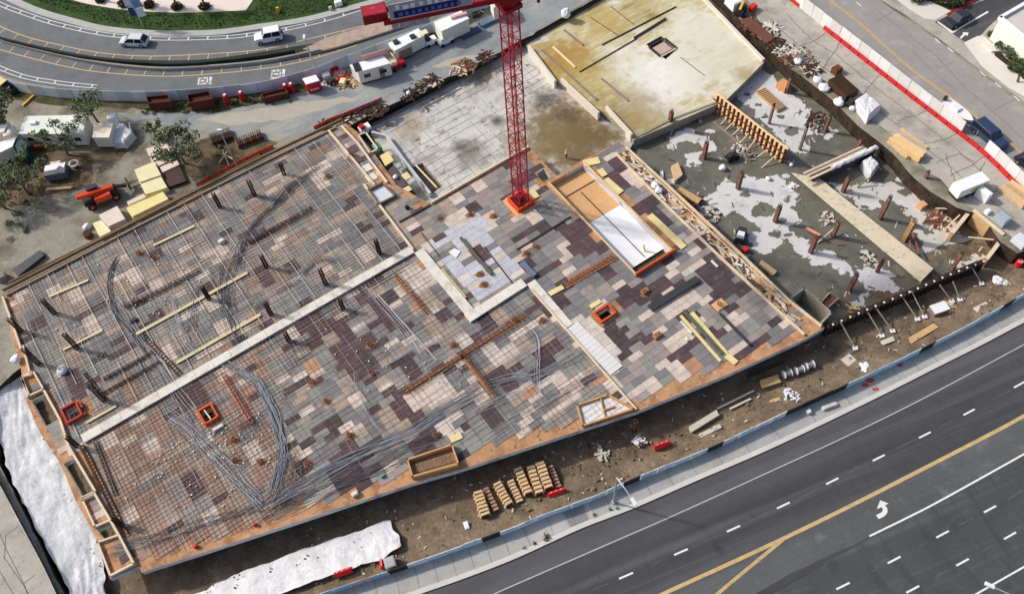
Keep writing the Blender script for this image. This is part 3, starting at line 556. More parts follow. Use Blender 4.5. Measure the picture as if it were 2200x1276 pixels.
patab = [(k, [toab(p) for p in PL(px, ZD)]) for k, px in pats]
def zone_col(a, b, px, py):
    for k, po in patab:
        if inside((a, b), po):
            if k == 'bl': return rnd.choices(['bl', 'li', 'gr', 'pu', 'mi'], [5, 3, 2.5, 1.4, 1])[0]
            if rnd.random() < .93: return k
    n1 = noise.noise(Vector((a*.16, b*.30, 3))); n2 = noise.noise(Vector((a*.30+9, b*.55, 8)))
    # left of the pale strip: greyer and browner; centre: grey, purple and beige; right: strong contrast
    side = (px-191)*(534-933)-(py-933)*(881-191)
    if side <= 0 and px < 560+(py-760)*.3:
        return rnd.choices(['ru', 'rp', 'ta', 'be', 'mi', 'gr', 'pu'], [4, 3.5, 3, 1.5, 2, 1.6, .6] if n1 > -.1 else [3, 2.5, 1.5, .6, 2.5, 2.5, 1.5])[0]
    if px < 620 or (px < 885 and side > 0):
        if n1+.5*n2 > .16: return rnd.choices(['ta', 'be', 'mi', 'gg'], [4, 3, 2, 1.5])[0]
        if n1+.5*n2 < -.2: return rnd.choices(['gr', 'dk', 'pu', 'mi'], [5, 1.3, 1, 2])[0]
        return rnd.choices(['gr', 'mi', 'ru', 'gg', 'ta', 'pu'], [3.5, 3, 1.5, 3, 1.8, .5])[0]
    if px < 1140+ (py-600)*.8:
        if n1+.6*n2 > .2: return rnd.choices(['be', 'ta', 'li', 'mi', 'or'], [5, 3, 2, 2, .25])[0]
        if n1+.6*n2 < -.2: return rnd.choices(['dk', 'pu', 'gr', 'gg'], [4, 3, 3, 1.5])[0]
        return rnd.choices(['gg', 'gr', 'mi', 'ta', 'pu', 'dk', 'be', 'or', 'ye'], [5, 4, 2, 1.5, 1.4, 1.4, 1.6, .16, .08])[0]
    if n1+.6*n2 > .2: return rnd.choices(['be', 'mi', 'li', 'gr'], [5, 3, .8, 2])[0]
    if n1+.6*n2 < -.18: return rnd.choices(['dk', 'pu', 'gr', 'mi'], [5, 2.5, 2.5, 1])[0]
    return rnd.choices(['gr', 'mi', 'be', 'dk', 'pu', 'gg', 'or', 'ye'], [5, 3.5, 2.5, 2.5, 1.6, 1.5, .18, .1])[0]
TL, TW = 1.83, .915
a0 = min(p[0] for p in dab); a1 = max(p[0] for p in dab); b0 = min(p[1] for p in dab); b1 = max(p[1] for p in dab)
inset = .55
tiles = []; prev = {}; cur = {}
nb = int((b1-b0)/TW)
for j in range(nb):
    b = b0+(j+.5)*TW; offa = (TL/2 if (j//11) % 3 == 1 else 0)+(.31 if (j//17) % 2 else 0)
    a = a0+offa-TL; prev, cur = cur, {}
    while a < a1:
        L = TL if rnd.random() > .015 else TL/2
        cs = [(a+.1, b-TW/2+.05), (a+L-.1, b-TW/2+.05), (a+L-.1, b+TW/2-.05), (a+.1, b+TW/2-.05), (a+L/2, b)]
        if all(inside(c, dab) for c in cs) and not any(inside(c, h) for h in hab for c in cs):
            c = AB(a+L/2, b, ZD); px, py, dp = pix(c)
            # keep the plywood rim along the street edge free
            if all(inside((c2[0]+dx, c2[1]+dy), dab) for c2 in cs[:2] for dx, dy in ((0, -.85), (.2, -.7))):
                k_ = zone_col(a, b, px, py); pk = prev.get(round(a, 1))
                if pk and rnd.random() < .42 and k_ not in ('bl', 'li'): k_ = pk
                cur[round(a, 1)] = k_; tiles.append((dp, a+L/2, b, L, k_))
        a += L
tiles.sort()
tm = {}
for L in (TL, TL/2):
    b_ = MB(); b_.box((0, 0, 0), (L-.03, TW-.03, .035)); tm[L] = b_.build('panel', m_tile, mesh_only=True)
big = MB()
for i, (dp, a, b, L, k) in enumerate(tiles):
    z = ZD-.016+rnd.uniform(0, .02); col = jc(CL[k])
    if i < 300:
        put('panel', tm[L], dk, AB(a, b, z), YAW+rnd.uniform(-.004, .004), color=col)
    else: big.box(AB(a, b, z), (L-.03, TW-.03, .035), YAW+rnd.uniform(-.004, .004), col=col)
big.build('far_panels', m_tileS, dk, kind='stuff')
# recess with plywood ramp and white sheeting
sa = [toab(p) for p in stairs]; ac = sum(p[0] for p in sa)/4; bc = sum(p[1] for p in sa)/4
la = ((stairs[1]-stairs[0]).length+(stairs[2]-stairs[3]).length)/2; lb_ = ((stairs[2]-stairs[1]).length+(stairs[3]-stairs[0]).length)/2
rp = AB(ac, bc, ZD-1.35); rec = thing('stair_pit', rp, 'long recessed pit in the deck with tan plywood and white sheeting floor', 'pit', rz=ang(stairs[3], stairs[0]))
# local x = along the pit towards the rear, y to the left
hx, hy = lb_/2, la/2
m_wood = mat('tan_plywood', (214, 168, 120), .85, .08, .4, fine=.05); m_shw = mat('white_sheeting', (236, 238, 240), .7, .04, .8); m_pitw = mat('pit_wall_board', (206, 206, 204), .85, .05, .6)
b_ = MB(); xs = hx*.12
for k in range(5):
    x0 = xs+(hx-xs)*k/5; x1 = xs+(hx-xs)*(k+1)/5; b_ = MB(); b_.box(((x0+x1)/2, 0, .25+.02), (x1-x0-.02, 2*hy+.1, .05)); b_.build('plywood_sheet', m_wood, rec)
for k in range(7):
    x0 = -hx*.84+(xs+hx*.84)*k/7; x1 = -hx*.84+(xs+hx*.84)*(k+1)/7; b_ = MB(); b_.box(((x0+x1)/2, 0, .35+.004*k), (x1-x0+.06, 2*hy+.1, .05)); b_.build('white_sheet', m_shw, rec)
b_ = MB(); b_.box((-hx*.92, 0, .05), (hx*.16, 2*hy+.1, .05)); b_.build('pit_floor', mat('pit_floor_dark', (72, 72, 58), .9, .2, 2), rec)
for s_, m in ((-1, m_pitw), (1, m_wood)):
    b_ = MB(); b_.box((0, s_*(hy+.03), -.1), (2*hx+.2, .06, 1.47)); b_.build('pit_wall', m, rec)
for s_ in (-1, 1): b_ = MB(); b_.box((s_*(hx+.03), 0, -.1), (.06, 2*hy+.1, 1.45)); b_.build('pit_wall', m_wood, rec)
b_ = MB(); b_.box((hx*.86, 0, .42), (hx*.28, 2*hy+.1, .06)); b_.build('upper_landing', m_wood, rec)
b_ = MB(); b_.bar((-hx*.8, -.1, .46), (hx*.66, -.05, .42), .09, .07); b_.build('cable', mat('black_cable', (40, 34, 30), .7, .1, 2), rec)
for s_ in (-1, 1): b_ = MB(); b_.box((0, s_*(hy+.16), 1.34), (2*hx+.3, .16, .3)); b_.build('rim_board', mat('rim_board', (214, 190, 150), .85, .1, 1), rec)
b_ = MB(); b_.box((-hx-.3, 0, 1.34), (.2, 2*hy+.8, .8)); b_.box((-hx+.0, -.1, 1.35), (.12, 2*hy+.5, .35)); b_.build('orange_guard', mat('orange_guard', (206, 92, 50), .8, .12, 2), rec)
b_ = MB(); b_.bar((-hx*.72, -hy*.25, .4), (-hx*.70, -hy*.2, 1.7), .16, .16); b_.build('post', mat('yellow_board', (228, 210, 150), .85, .08, 1), rec)
# guard curbs round the three service openings
m_org = mat('orange_guard', (206, 92, 50)); m_red = mat('red_guard', (178, 66, 46), .8, .12, 2)
def guard(poly, lb, m, h=.5, extra=None):
    c = sum(poly, Vector())/4; t = thing('opening_guard', c, lb, 'guard'); 
    for k in range(4):
        p, q = poly[k]-c, poly[(k+1) % 4]-c; d = (q-p).normalized(); n_ = Vector((d.y, -d.x, 0))*.14
        b_ = MB(); b_.bar(p-d*.2+n_+Vector((0, 0, h/2+.02)), q+d*.06+n_+Vector((0, 0, h/2+.02)), .22, h); b_.build('side_board', m, t)
        b_ = MB(); b_.bar(p-d*.55+n_*3+Vector((0, 0, .055)), q+d*.12+n_*3+Vector((0, 0, .055)), .34, .05); b_.build('ply_margin', m_ply, t)
    return t
guard(g1, 'orange guard curb round the small square opening in the right half of the deck', m_org)
t = guard(g2, 'orange guard curb with a board across it, near the left end of the pale strip', m_org); b_ = MB(); b_.bar((-.5, .55, .4), (.45, -.75, .62), .14, .06); b_.build('cross_board', mat('pale_board', (222, 208, 188)), t)
t = guard(g3, 'red notched guard curb at the left edge of the deck', m_red, .6); b_ = MB(); b_.box((1.3, -.5, .02), (1.0, .2, .5), YAW); b_.box((.9, .9, .02), (.2, .9, .5), YAW); b_.build('return_board', m_red, t)
# ============================================================ ON THE DECK
Z0 = ZD+.045
up = lambda h: Vector((0, 0, h))
m_rust = mat('rusty_rebar', (128, 84, 62), .85, .25, 2, layers=[((86, 54, 40), 1.5, .5, .64, .7)]); m_rustd = mat('dark_rusty_rebar', (70, 48, 36), .85, .25, 2)
m_bar = mat('rebar_steel', (0, 0, 0), .75, .2, 1.5, attr='Col')
m_cream = mat('cream_boards', (224, 218, 206), .85, .06, .5, fine=.06, layers=[((206, 176, 156), .9, .6, .72, .6), ((176, 168, 156), .6, .5, .66, .5), ((140, 130, 118), 2.0, .6, .7, .4)])
m_rail = mat('rail_timber', (222, 202, 172), .85, .1, .8, fine=.06)
# ---- rebar mats
def bcol(rust=.5):
    def f():
        r_ = rnd.random()
        if r_ < rust: return jc((128, 98, 78), .15)
        if r_ < .80: return jc((140, 137, 134), .2)
        return jc((190, 186, 178), .1)
    return f
left_poly = [toab(p) for p in PL([(14, 640), (560, 356), (712, 292), (880, 532), (190, 928), (176, 948), (120, 895), (60, 770)], ZD)]
low_poly = [toab(p) for p in PL([(196, 944), (700, 650), (890, 560), (620, 800), (600, 900), (640, 1000), (700, 1040), (560, 1130), (330, 1205), (262, 1130), (225, 1010)], ZD)]
mid_poly = [toab(p) for p in PL([(700, 650), (890, 556), (1008, 700), (1136, 628), (1360, 876), (1235, 920), (990, 955), (700, 1045), (620, 960), (610, 820)], ZD)]
b_ = MB(); rr = random.Random(11); hatch(b_, left_poly, .5, .5, Z0+.05, .028, rr, .10, bcol(.35)); b_.build('rebar_mat', m_bar, kind='stuff', label='dense steel mat over the upper left half of the deck', cat='rebar mat')
b_ = MB(); hatch(b_, low_poly, .50, .50, Z0+.06, .034, rr, .06, bcol(.72)); b_.build('rebar_mat', m_bar, kind='stuff', label='rusty steel mat over the lower left corner of the deck', cat='rebar mat')
b_ = MB(); hatch(b_, mid_poly, .66, .66, Z0+.05, .026, rr, .15, bcol(.35)); b_.build('rebar_mat', m_bar, kind='stuff', label='thin steel mat over the middle of the deck', cat='rebar mat')
b_ = MB(); hatch(b_, left_poly, 2.45, 2.45, Z0+.11, .055, rr, .2, lambda: jc((206, 200, 188), .08), alongA=False); b_.build('support_bars', m_bar, kind='stuff', label='pale support bars crossing the upper left half of the deck', cat='bars')
# ---- post-tension tendon bundles
def bundle(lb, px, n, spread, cols=((132, 136, 142), (108, 112, 118), (160, 162, 166)), r_=.03, seed=0, z=.16, loose=1.0):
    q = random.Random(seed+50); pts = cr(PL(px, Z0+z), 7); b_ = MB()
    for k in range(n):
        o = (k/(max(1, n-1))-.5)*spread; ph = q.uniform(0, 9); am = q.uniform(.2, 1)*spread*.28*loose
        c = off(pts, 0); oo = [o+am*sin(ph+i*.21)+.25*am*sin(ph*2+i*.6) for i in range(len(pts))]
        st = []
        for i, p in enumerate(pts):
            t = pts[min(i+1, len(pts)-1)]-pts[max(i-1, 0)]; t.z = 0; t.normalize(); st.append(p+Vector((-t.y, t.x, 0))*oo[i]+up(q.uniform(0, .05)))
        a = int(q.uniform(0, .12)*len(st)); e = len(st)-int(q.uniform(0, .12)*len(st))
        b_.tube(st[a:e], r_, 4, 0, False, col=jc(q.choice(cols), .1))
    b_.build('tendon_bundle', mat('tendon_sheath', (0, 0, 0), .45, .08, 2, attr='Col'), org=pts[0], label=lb, cat='tendons')
DKC = ((92, 96, 102), (70, 74, 80), (120, 124, 130)); LTC = ((172, 174, 178), (140, 144, 150), (196, 196, 198))
bundle('dark curved cables at the far left of the deck', [(258, 546), (240, 576), (235, 620), (250, 676), (286, 716), (322, 766)], 4, .3, DKC, .045, 1)
bundle('fan of pale strands below the left dark cables', [(240, 640), (282, 700), (330, 768), (372, 836), (418, 900)], 8, 1.3, LTC, .028, 2)
bundle('grey cable bundle sweeping down from the rear edge of the deck', [(640, 392), (600, 432), (552, 474), (520, 526), (508, 580)], 7, .8, DKC, .04, 3)
bundle('tangled grey strands hanging from the rear bundle towards the pale strip', [(520, 520), (492, 570), (486, 640), (500, 706), (516, 752)], 8, 1.6, DKC, .035, 4)
bundle('thin pale strands beside the second yellow board', [(368, 622), (380, 680), (398, 728), (424, 756)], 4, .5, LTC, .03, 5)
bundle('grey strands beside the second yellow board, right of the pale ones', [(424, 612), (414, 670), (412, 716), (426, 760)], 5, .8, DKC, .03, 6)
bundle('short grey strands above the white stripe at its upper end', [(590, 630), (640, 600), (680, 560), (730, 560)], 4, .5, DKC, .035, 7)
bundle('grey strands slanting past the upper right rebar columns', [(585, 440), (620, 400), (650, 385), (690, 350)], 5, .7, DKC, .035, 8)
bundle('thick blue grey bundle in the lower left of the deck', [(482, 776), (520, 800), (552, 820), (576, 862), (592, 902), (602, 940), (609, 972), (602, 1000), (592, 1034), (578, 1078)], 16, .95, ((138, 144, 152), (112, 118, 126), (164, 168, 174)), .042, 9)
bundle('grey bundle running in from the left below the pale strip', [(350, 884), (400, 918), (440, 956), (486, 1004), (520, 1042), (566, 1084)], 12, 1.5, ((138, 144, 152), (112, 118, 126), (164, 168, 174)), .036, 10)
bundle('strands fanning out to the lower left corner', [(230, 1180), (330, 1158), (440, 1122), (520, 1098), (580, 1080)], 7, 1.0, DKC, .03, 11)
bundle('long bundle sweeping along the street side of the deck', [(572, 1086), (640, 1046), (720, 1000), (800, 962), (880, 930), (957, 881), (1034, 836)], 14, 1.2, ((150, 152, 158), (118, 122, 128), (186, 188, 192)), .036, 12)
bundle('second sweeping bundle nearer the street edge', [(560, 1110), (640, 1078), (740, 1030), (820, 1000), (880, 968), (950, 940)], 9, 1.6, DKC, .032, 13)
bundle('loose strands in the middle right of the deck', [(1034, 836), (1100, 813), (1151, 806), (1202, 783), (1252, 756)], 7, 1.1, LTC, .03, 14)
bundle('pair of loose strands near the wooden frame at the street edge', [(1090, 900), (1151, 869), (1214, 836), (1293, 796)], 4, .8, LTC, .03, 15)
bundle('loose strands bending round the middle of the deck', [(1118, 690), (1150, 722), (1156, 760), (1154, 812), (1158, 860)], 4, .5, LTC, .026, 16)
bundle('pale strands running from the pale strip to the rebar cage', [(780, 612), (820, 660), (858, 704), (906, 766)], 4, .6, LTC, .03, 17)
bundle('straight pale strands left of the long rebar cage', [(804, 625), (870, 698), (938, 774)], 3, .2, LTC, .03, 18)
bundle('thin pale strands between the purple panels and the cage', [(700, 806), (760, 826), (820, 790), (900, 746), (950, 735)], 3, .3, LTC, .024, 19)
bundle('grey fan of strands at the foot of the thick bundle', [(612, 968), (634, 1010), (622, 1050), (596, 1086)], 9, 1.7, DKC, .03, 20)
bundle('strands on the panels beside the right half joint', [(1010, 890), (1080, 856), (1140, 826), (1180, 800)], 5, .7, LTC, .026, 21)
bundle('strands crossing the lower middle panels', [(840, 938), (800, 900), (770, 840), (764, 800)], 3, .4, LTC, .022, 22)
# ---- rebar cages for beams
def cage(lb, p, q, w_, h, m, st=.62, z=.0, ply=None):
    a, e = P(*p, Z0), P(*q, Z0); d = (e-a); L = d.length; d.normalize(); r_ = Vector((-d.y, d.x, 0)); t = thing('rebar_cage', a, lb, 'rebar cage', 'rebar cages of the beams')
    if ply:
        b_ = MB(); b_.bar(up(.0)-r_*.25, d*L-r_*.25+up(.0), w_*1.7, .03); b_.build('soffit_board', ply, t)
    b_ = MB()
    for s_ in (-1, 1):
        for z_ in (.05, h): b_.bar(r_*(s_*w_/2)+up(z_+z), r_*(s_*w_/2)+d*L+up(z_+z), .06)
    b_.build('main_bars', m, t); b_ = MB(); k = 0
    while k*st < L:
        c = d*(k*st)
        for s_ in (-1, 1): b_.bar(c+r_*(s_*w_/2)+up(.02+z), c+r_*(s_*w_/2)+up(h+.03+z), .05)
        b_.bar(c-r_*(w_/2+.04)+up(h+.06+z), c+r_*(w_/2+.04)+up(h+.06+z), .07); k += 1
    b_.build('stirrups', m, t, kind='stuff'); return t
m_rp = mat('rust_stained_ply', (164, 118, 84), .85, .15, 1)
cage('long orange rusty rebar cage across the middle of the deck', (868, 842), (1128, 677), .35, .55, m_rust, ply=m_rp)
cage('rusty rebar cage branching down from the long middle one', (994, 758), (1066, 852), .32, .5, m_rust, ply=m_rp)
cage('rusty rebar cage beside the thick tendon bundle', (480, 806), (544, 912), .35, .45, mat('bright_rust', (168, 82, 56), .85, .25, 2))
cage('short rusty rebar cage below the pale L shaped strip', (850, 592), (922, 676), .3, .4, m_rust, ply=m_rp)
cage('brown rebar cage in the upper left of the deck, near its centre', (528, 528), (672, 449), .3, .5, m_rustd)
cage('brown rebar cage in the far left of the deck above the yellow board', (270, 662), (432, 583), .32, .45, m_rustd)
cage('orange boxed beam cage between the crane deck and the guard', (1213, 612), (1318, 552), .4, .45, mat('orange_rust', (162, 104, 68), .85, .2, 2), ply=m_rp)
cage('dark beam cage across the lower left corner of the deck', (215, 850), (345, 778), .3, .25, m_rustd)
cage('dark beam cage parallel to and above the corner one', (225, 815), (330, 758), .3, .25, m_rustd)
cage('dark bars standing in for the trench shadow under the yellow board', (306, 720), (388, 806), .5, .2, m_rustd, .5)  # dark cage put where the trench lies in shadow
cage('dark cage joining the ends of the two corner cages', (180, 800), (226, 858), .3, .25, m_rustd)
cage('rusty cage along the lower left edge of the deck', (178, 960), (272, 1150), .5, .2, m_rustd, .5)
cage('second cage along the lower left edge, beside white debris', (205, 950), (248, 1062), .35, .2, mat('grey_rebar', (122, 118, 112)), .5)
# ---- rebar columns standing on the deck
def dowel(lb, base, top, n=8, r_=.26, m=m_rustd):
    c = P(*base, Z0); tv = None; h = 1
    best = min((abs(pix(c+up(k*.1))[1]-top[1]), k*.1) for k in range(3, 60)); h = best[1]*.92
    t = thing('rebar_column', c, lb, 'rebar column', 'rebar columns on the deck')
    b_ = MB()
    for k in range(n): a = 2*pi*k/n; b_.bar((r_*cos(a), r_*sin(a), -.02), (r_*cos(a)*.92, r_*sin(a)*.92, h*(1 if k % 2 else .9)), .085)
    b_.build('bars', m, t); b_ = MB(); k = 0
    while .2+k*.28 < h*.82:
        z = .2+k*.28; pts = [(r_*1.06*cos(i*pi/4), r_*1.06*sin(i*pi/4), z) for i in range(9)]; b_.tube(pts, .035, 3, 0, False); k += 1
    b_.build('ties', m, t, kind='stuff'); return t
for lb, b, tp in (('rebar column nearest the left corner of the deck', (117, 673), (84, 641)), ('rebar column beside the left edge, second from the corner', (167, 749), (125, 715)), ('rebar column at the left rim above the side walkway', (46, 712), (28, 682)), ('rebar column at the left rim, below the upper rim column', (84, 782), (62, 745)), ('rebar column at the corner of the dark beam cages', (224, 860), (200, 824)), ('rebar column standing on the long yellow board', (450, 643), (431, 613)), ('rebar column behind the lumber stacks, left of the rear pair', (473, 446), (456, 413)), ('rebar column in the middle of the rear edge row', (548, 421), (531, 384)), ('rebar column at the right end of the rear edge row', (611, 375), (599, 348)), ('rebar column beside the small black panel, centre left', (573, 574), (560, 546)), ('rebar column just above the pale strip, third from its upper end', (583, 676), (567, 648)), ('rebar column just above the middle of the pale strip', (700, 611), (684, 575)), ('rebar column near the upper end of the pale strip', (816, 546), (806, 512)), ('rebar column touching the lower side of the pale strip, right one', (738, 665), (729, 640)), ('rebar column touching the lower side of the pale strip, left one', (621, 732), (610, 711)), ('rebar column at the left end of the pale strip', (166, 958), (140, 936)), ('rebar column at the edge of the lower left walkway', (262, 1128), (240, 1112))):
    dowel(lb, b, tp)
# low rusty starter bars with stained panel round them
m_stain = mat('rust_stain', (146, 104, 74), .9, .3, 2)
sb = [(796, 742), (672, 822), (702, 862), (752, 936), (560, 992), (503, 946), (506, 990), (660, 995), (940, 935), (800, 802), (975, 742), (1030, 590), (1040, 612), (945, 470), (1060, 465), (1010, 462), (1150, 530), (1130, 545), (1385, 630), (1165, 690), (1105, 688), (1412, 722), (1545, 655), (300, 545), (330, 555), (755, 335), (705, 380)]
SBL = ['between the purple panels and the long rebar cage', 'left of the big purple patch, upper of two', 'left of the big purple patch, lower of two', 'above the sweeping tendon bundle, left of centre', 'between the two lower left bundles', 'just below the left opening guard', 'second below the left opening guard', 'right of the thick blue grey bundle', 'above the open wooden box frame', 'right of the big purple patch, near its lower end', 'next to the upper end of the long rebar cage', 'on the pale panels inside the L strip, upper', 'on the pale panels inside the L strip, lower', 'at the rear edge of the crane deck, left one', 'nearest the crane base on its left', 'at the rear edge of the crane deck, middle one', 'just below the dark joint bar, right one', 'just below the dark joint bar, left one', 'between the opening guard and the steel strongback', 'right of the upper end of the long rebar cage', 'beyond the upper end of the long rebar cage', 'left of the yellow boards in the right corner', 'on the tan sheet in the right corner', 'near the rear edge on the far left, left one', 'near the rear edge on the far left, right one', 'on the upper walkway beside the joint rail', 'near the upper walkway, on the rear panels']
for i, (x, y) in enumerate(sb):
    c = P(x, y, Z0); t = thing('starter_bars', c, 'low rusty starter bars '+SBL[i], 'starter bars', 'rusty starter bars dotted over the deck'); b_ = MB(); q = random.Random(i)
    pts = [Vector((q.uniform(.45, .9)*cos(k*pi/5), q.uniform(.3, .6)*sin(k*pi/5), .012)) for k in range(10)]; b_.sheet([Vector((p.x*cos(YAW)-p.y*sin(YAW), p.x*sin(YAW)+p.y*cos(YAW), p.z)) for p in pts]); b_.build('stain', m_stain, t); b_ = MB()
    for k in range(7): a = 2*pi*k/7; b_.bar((.22*cos(a), .22*sin(a), 0), (.26*cos(a+.2), .26*sin(a+.2), q.uniform(.35, .7)), .07)
    b_.build('bars', mat('orange_rust', (186, 110, 62)) if i % 3 else m_rust, t)
# ---- pale strips and boards
def planked(name, lb, cat, px, w_, z, h, m, seg=3.6, off_=0, group=None, base=Z0):
    pts = PL(px, base+z); t = thing(name, pts[0], lb, cat, group)
    for i in range(len(pts)-1):
        a, b = pts[i], pts[i+1]; d = (b-a); L = d.length; d.normalize(); r_ = Vector((-d.y, d.x, 0)); k = max(1, round(L/seg))
        for j in range(k):
            p = a+d*(L*j/k+.015); q = a+d*(L*(j+1)/k-.015)
            b_ = MB(); b_.bar(p-pts[0]+r_*off_+up(h/2), q-pts[0]+r_*off_+up(h/2), w_, h); b_.build('board', m, t)
    return t
planked('board_strip', 'long cream board strip crossing the left half of the deck', 'walkway', [(178, 944), (886, 537)], 1.2, .12, .22, m_cream, 2.44)
planked('board_strip', 'short arm of the cream L shaped strip, running down from the long strip', 'walkway', [(900, 540), (1012, 675)], 1.3, .12, .2, m_cream, 2.44)
planked('board_strip', 'cream foot of the L shaped strip pointing towards the crane side', 'walkway', [(1004, 686), (1126, 608)], 1.3, .13, .22, m_cream, 2.44)
planked('board_strip', 'cream boards leading down from the L strip beside the joint rail', 'walkway', [(1140, 606), (1222, 702)], 1.3, .05, .06, m_cream, 2.44)
planked('board_strip', 'white slatted panels along the joint in the right half', 'walkway', [(1228, 700), (1325, 796)], 1.9, .03, .05, mat('white_panels', (222, 220, 216), .8, .05, 1), .62)
planked('joint_rail', 'long timber joint rail down to the street edge', 'rail', [(1141, 622), (1367, 880)], .22, .05, .22, m_rail, 3.6)
planked('joint_rail', 'timber joint rail down the upper left walkway, lower length', 'rail', [(782, 398), (888, 538)], .3, .05, .3, m_rail, 3.6)
planked('joint_rail', 'timber joint rail down the upper left walkway, upper length', 'rail', [(706, 282), (806, 400)], .28, .05, .3, m_rail, 3.6)
planked('edge_rail', 'outer timber rail beside the upper walkway', 'rail', [(734, 272), (768, 308), (800, 352), (832, 394)], .3, .05, .25, m_rail, 3.0)
planked('edge_rail', 'inner pale rail along the right edge walkway', 'rail', [(1322, 330), (1420, 432), (1560, 566), (1728, 720)], .28, .05, .25, m_rail, 3.6)
planked('edge_rail', 'outer pale rail along the right edge of the deck', 'rail', [(1344, 318), (1430, 396), (1560, 518), (1700, 652), (1764, 702)], .25, .0, .3, m_rail, 3.6)
planked('edge_rail', 'third thin rail between the two right edge rails', 'rail', [(1350, 330), (1440, 415), (1560, 530), (1690, 650)], .12, .0, .2, m_rail, 3.6)
planked('edge_rail', 'brown outer timber rail along the rear edge of the deck', 'rail', [(8, 626), (280, 486), (560, 343), (735, 260)], .22, .0, .5, mat('brown_timber', (128, 108, 84), .9, .15, 1), 3.6)
planked('edge_rail', 'second timber rail just inside the rear edge', 'rail', [(14, 636), (285, 494), (560, 354), (722, 276)], .2, .0, .3, mat('tan_timber', (170, 150, 122), .9, .12, 1), 3.6)
planked('edge_rail', 'thin third rail outside the rear edge', 'rail', [(20, 610), (200, 522), (400, 420), (560, 336)], .14, -.3, .35, mat('brown_timber', (150, 122, 88)), 3.6)
planked('edge_rail', 'cream back rail behind the crane deck', 'rail', [(926, 438), (1098, 338), (1136, 317)], .3, .02, .35, m_rail, 3.6)
planked('edge_rail', 'cream rail along the left rim of the deck', 'rail', [(8, 640), (30, 700), (48, 752)], .25, .0, .4, m_rail, 2.4)
planked('edge_rail', 'cream rail beside the left walkway, below the first', 'rail', [(52, 745), (66, 800), (72, 806), (50, 812), (62, 856)], .22, .0, .4, m_rail, 2.4)
planked('edge_rail', 'cream rail round the lower left walkway openings', 'rail', [(98, 842), (132, 904), (150, 960), (208, 1058), (178, 1072)], .26, .0, .45, m_rail, 2.4)
planked('edge_rail', 'cream rail at the lower left corner of the deck', 'rail', [(178, 1074), (206, 1062), (258, 1150), (290, 1212), (240, 1238)], .24, .0, .45, m_rail, 2.4)
planked('dark_joint', 'dark steel joint bar in front of the crane base', 'steel bar', [(1110, 537), (1226, 466)], .18, .02, .1, m_dark, 6)
planked('dark_joint', 'dark joint bar on the upper edge of the pale crane deck panels', 'steel bar', [(857, 478), (926, 440)], .2, .02, .12, m_dark, 6)
planked('dark_joint', 'long thin dark bar beside the worker in the L area', 'steel bar', [(1040, 530), (1110, 620)], .14, .02, .06, m_dark, 6)
planked('dark_joint', 'dark thin bar on the bluish panels inside the L strip', 'steel bar', [(905, 500), (945, 552)], .1, .02, .05, m_dark, 6)
m_yb = mat('yellow_board', (228, 210, 150)); m_yb2 = mat('pale_yellow_board', (214, 198, 156), .85, .1, 1)
for lb, px, w_ in (('long pale yellow board in the left half of the deck', [(293, 718), (532, 586)], .42), ('pale yellow board just above the cream strip', [(379, 780), (560, 676)], .4), ('faint yellow board near the rear edge on the left', [(330, 528), (418, 486)], .35), ('faint yellow board in the far left of the deck', [(105, 638), (190, 602)], .35), ('yellow board beside the red guard', [(186, 908), (250, 872)], .3), ('short yellow board at the left rebar column', [(136, 752), (220, 710)], .3)):
    planked('yellow_board', lb, 'board', px, w_, .1, .1, m_yb2, 3.0)
for lb, px, w_, m in (('yellow plywood board beside the stair pit', [(1395, 462), (1470, 532)], 1.0, m_yb), ('upper yellow plywood sheets beside the stair pit', [(1300, 386), (1334, 415)], 1.1, m_yb), ('yellow plywood square near the top of the stair pit', [(1288, 364), (1300, 378)], .9, m_yb), ('long yellow board under the pipe in the right corner', [(1484, 672), (1560, 762), (1582, 780)], .8, m_yb), ('narrow yellow board left of the pipe in the right corner', [(1462, 678), (1548, 776)], .4, m_yb), ('yellow plywood sheet next to the crane base', [(1140, 410), (1152, 426)], 1.1, m_yb), ('yellow plywood square at the head of the cream boards', [(1180, 632), (1210, 616)], .7, m_yb), ('yellow plywood at the upper right corner of the deck', [(1254, 352), (1288, 344)], 1.2, m_yb), ('yellow plywood behind the opening guard', [(1268, 660), (1290, 646)], .6, m_yb), ('narrow yellow board lying on the cream L strip', [(948, 578), (1000, 640)], .35, m_yb), ('yellow plywood scrap near the street edge frame', [(968, 945), (992, 934)], .8, m_yb)):
    planked('yellow_board', lb, 'board', px, w_, .06, .05, m, 2.4)
# dark steel strongbacks and pipes lying about
for lb, px, w_, h, m in (('long dark steel strongback on the right half of the deck', [(1396, 664), (1500, 600)], .95, .3, mat('dark_steel_beam', (62, 62, 64), .6, .15, 1)), ('dark pipe lying on the yellow boards', [(1468, 668), (1552, 762)], .34, .3, mat('olive_steel', (92, 94, 82), .6, .15, 1)), ('two thin dark pipes in the right corner', [(1546, 674), (1612, 742)], .28, .2, mat('dark_steel_beam', (62, 62, 64))), ('long dark green channel beside the worker', [(990, 512), (1056, 590)], .38, .3, mat('olive_steel', (92, 94, 82))), ('blue grey steel box lying on the crane deck', [(1121, 566), (1150, 594)], .6, .35, mat('blue_steel', (104, 122, 138), .6, .15, 1))):
    planked('steel_beam', lb, 'steel beam', px, w_, .08, h, m, 30)
for lb, px, w_ in (('pale planks lying beside the pipe, upper one', [(1462, 690), (1486, 716)], .3), ('short pale plank beside the narrow yellow board', [(1472, 724), (1478, 732)], .35), ('white plank near the right edge rail', [(1528, 560), (1542, 574)], .3)):
    planked('plank', lb, 'plank', px, w_, .05, .1, m_cream, 4)
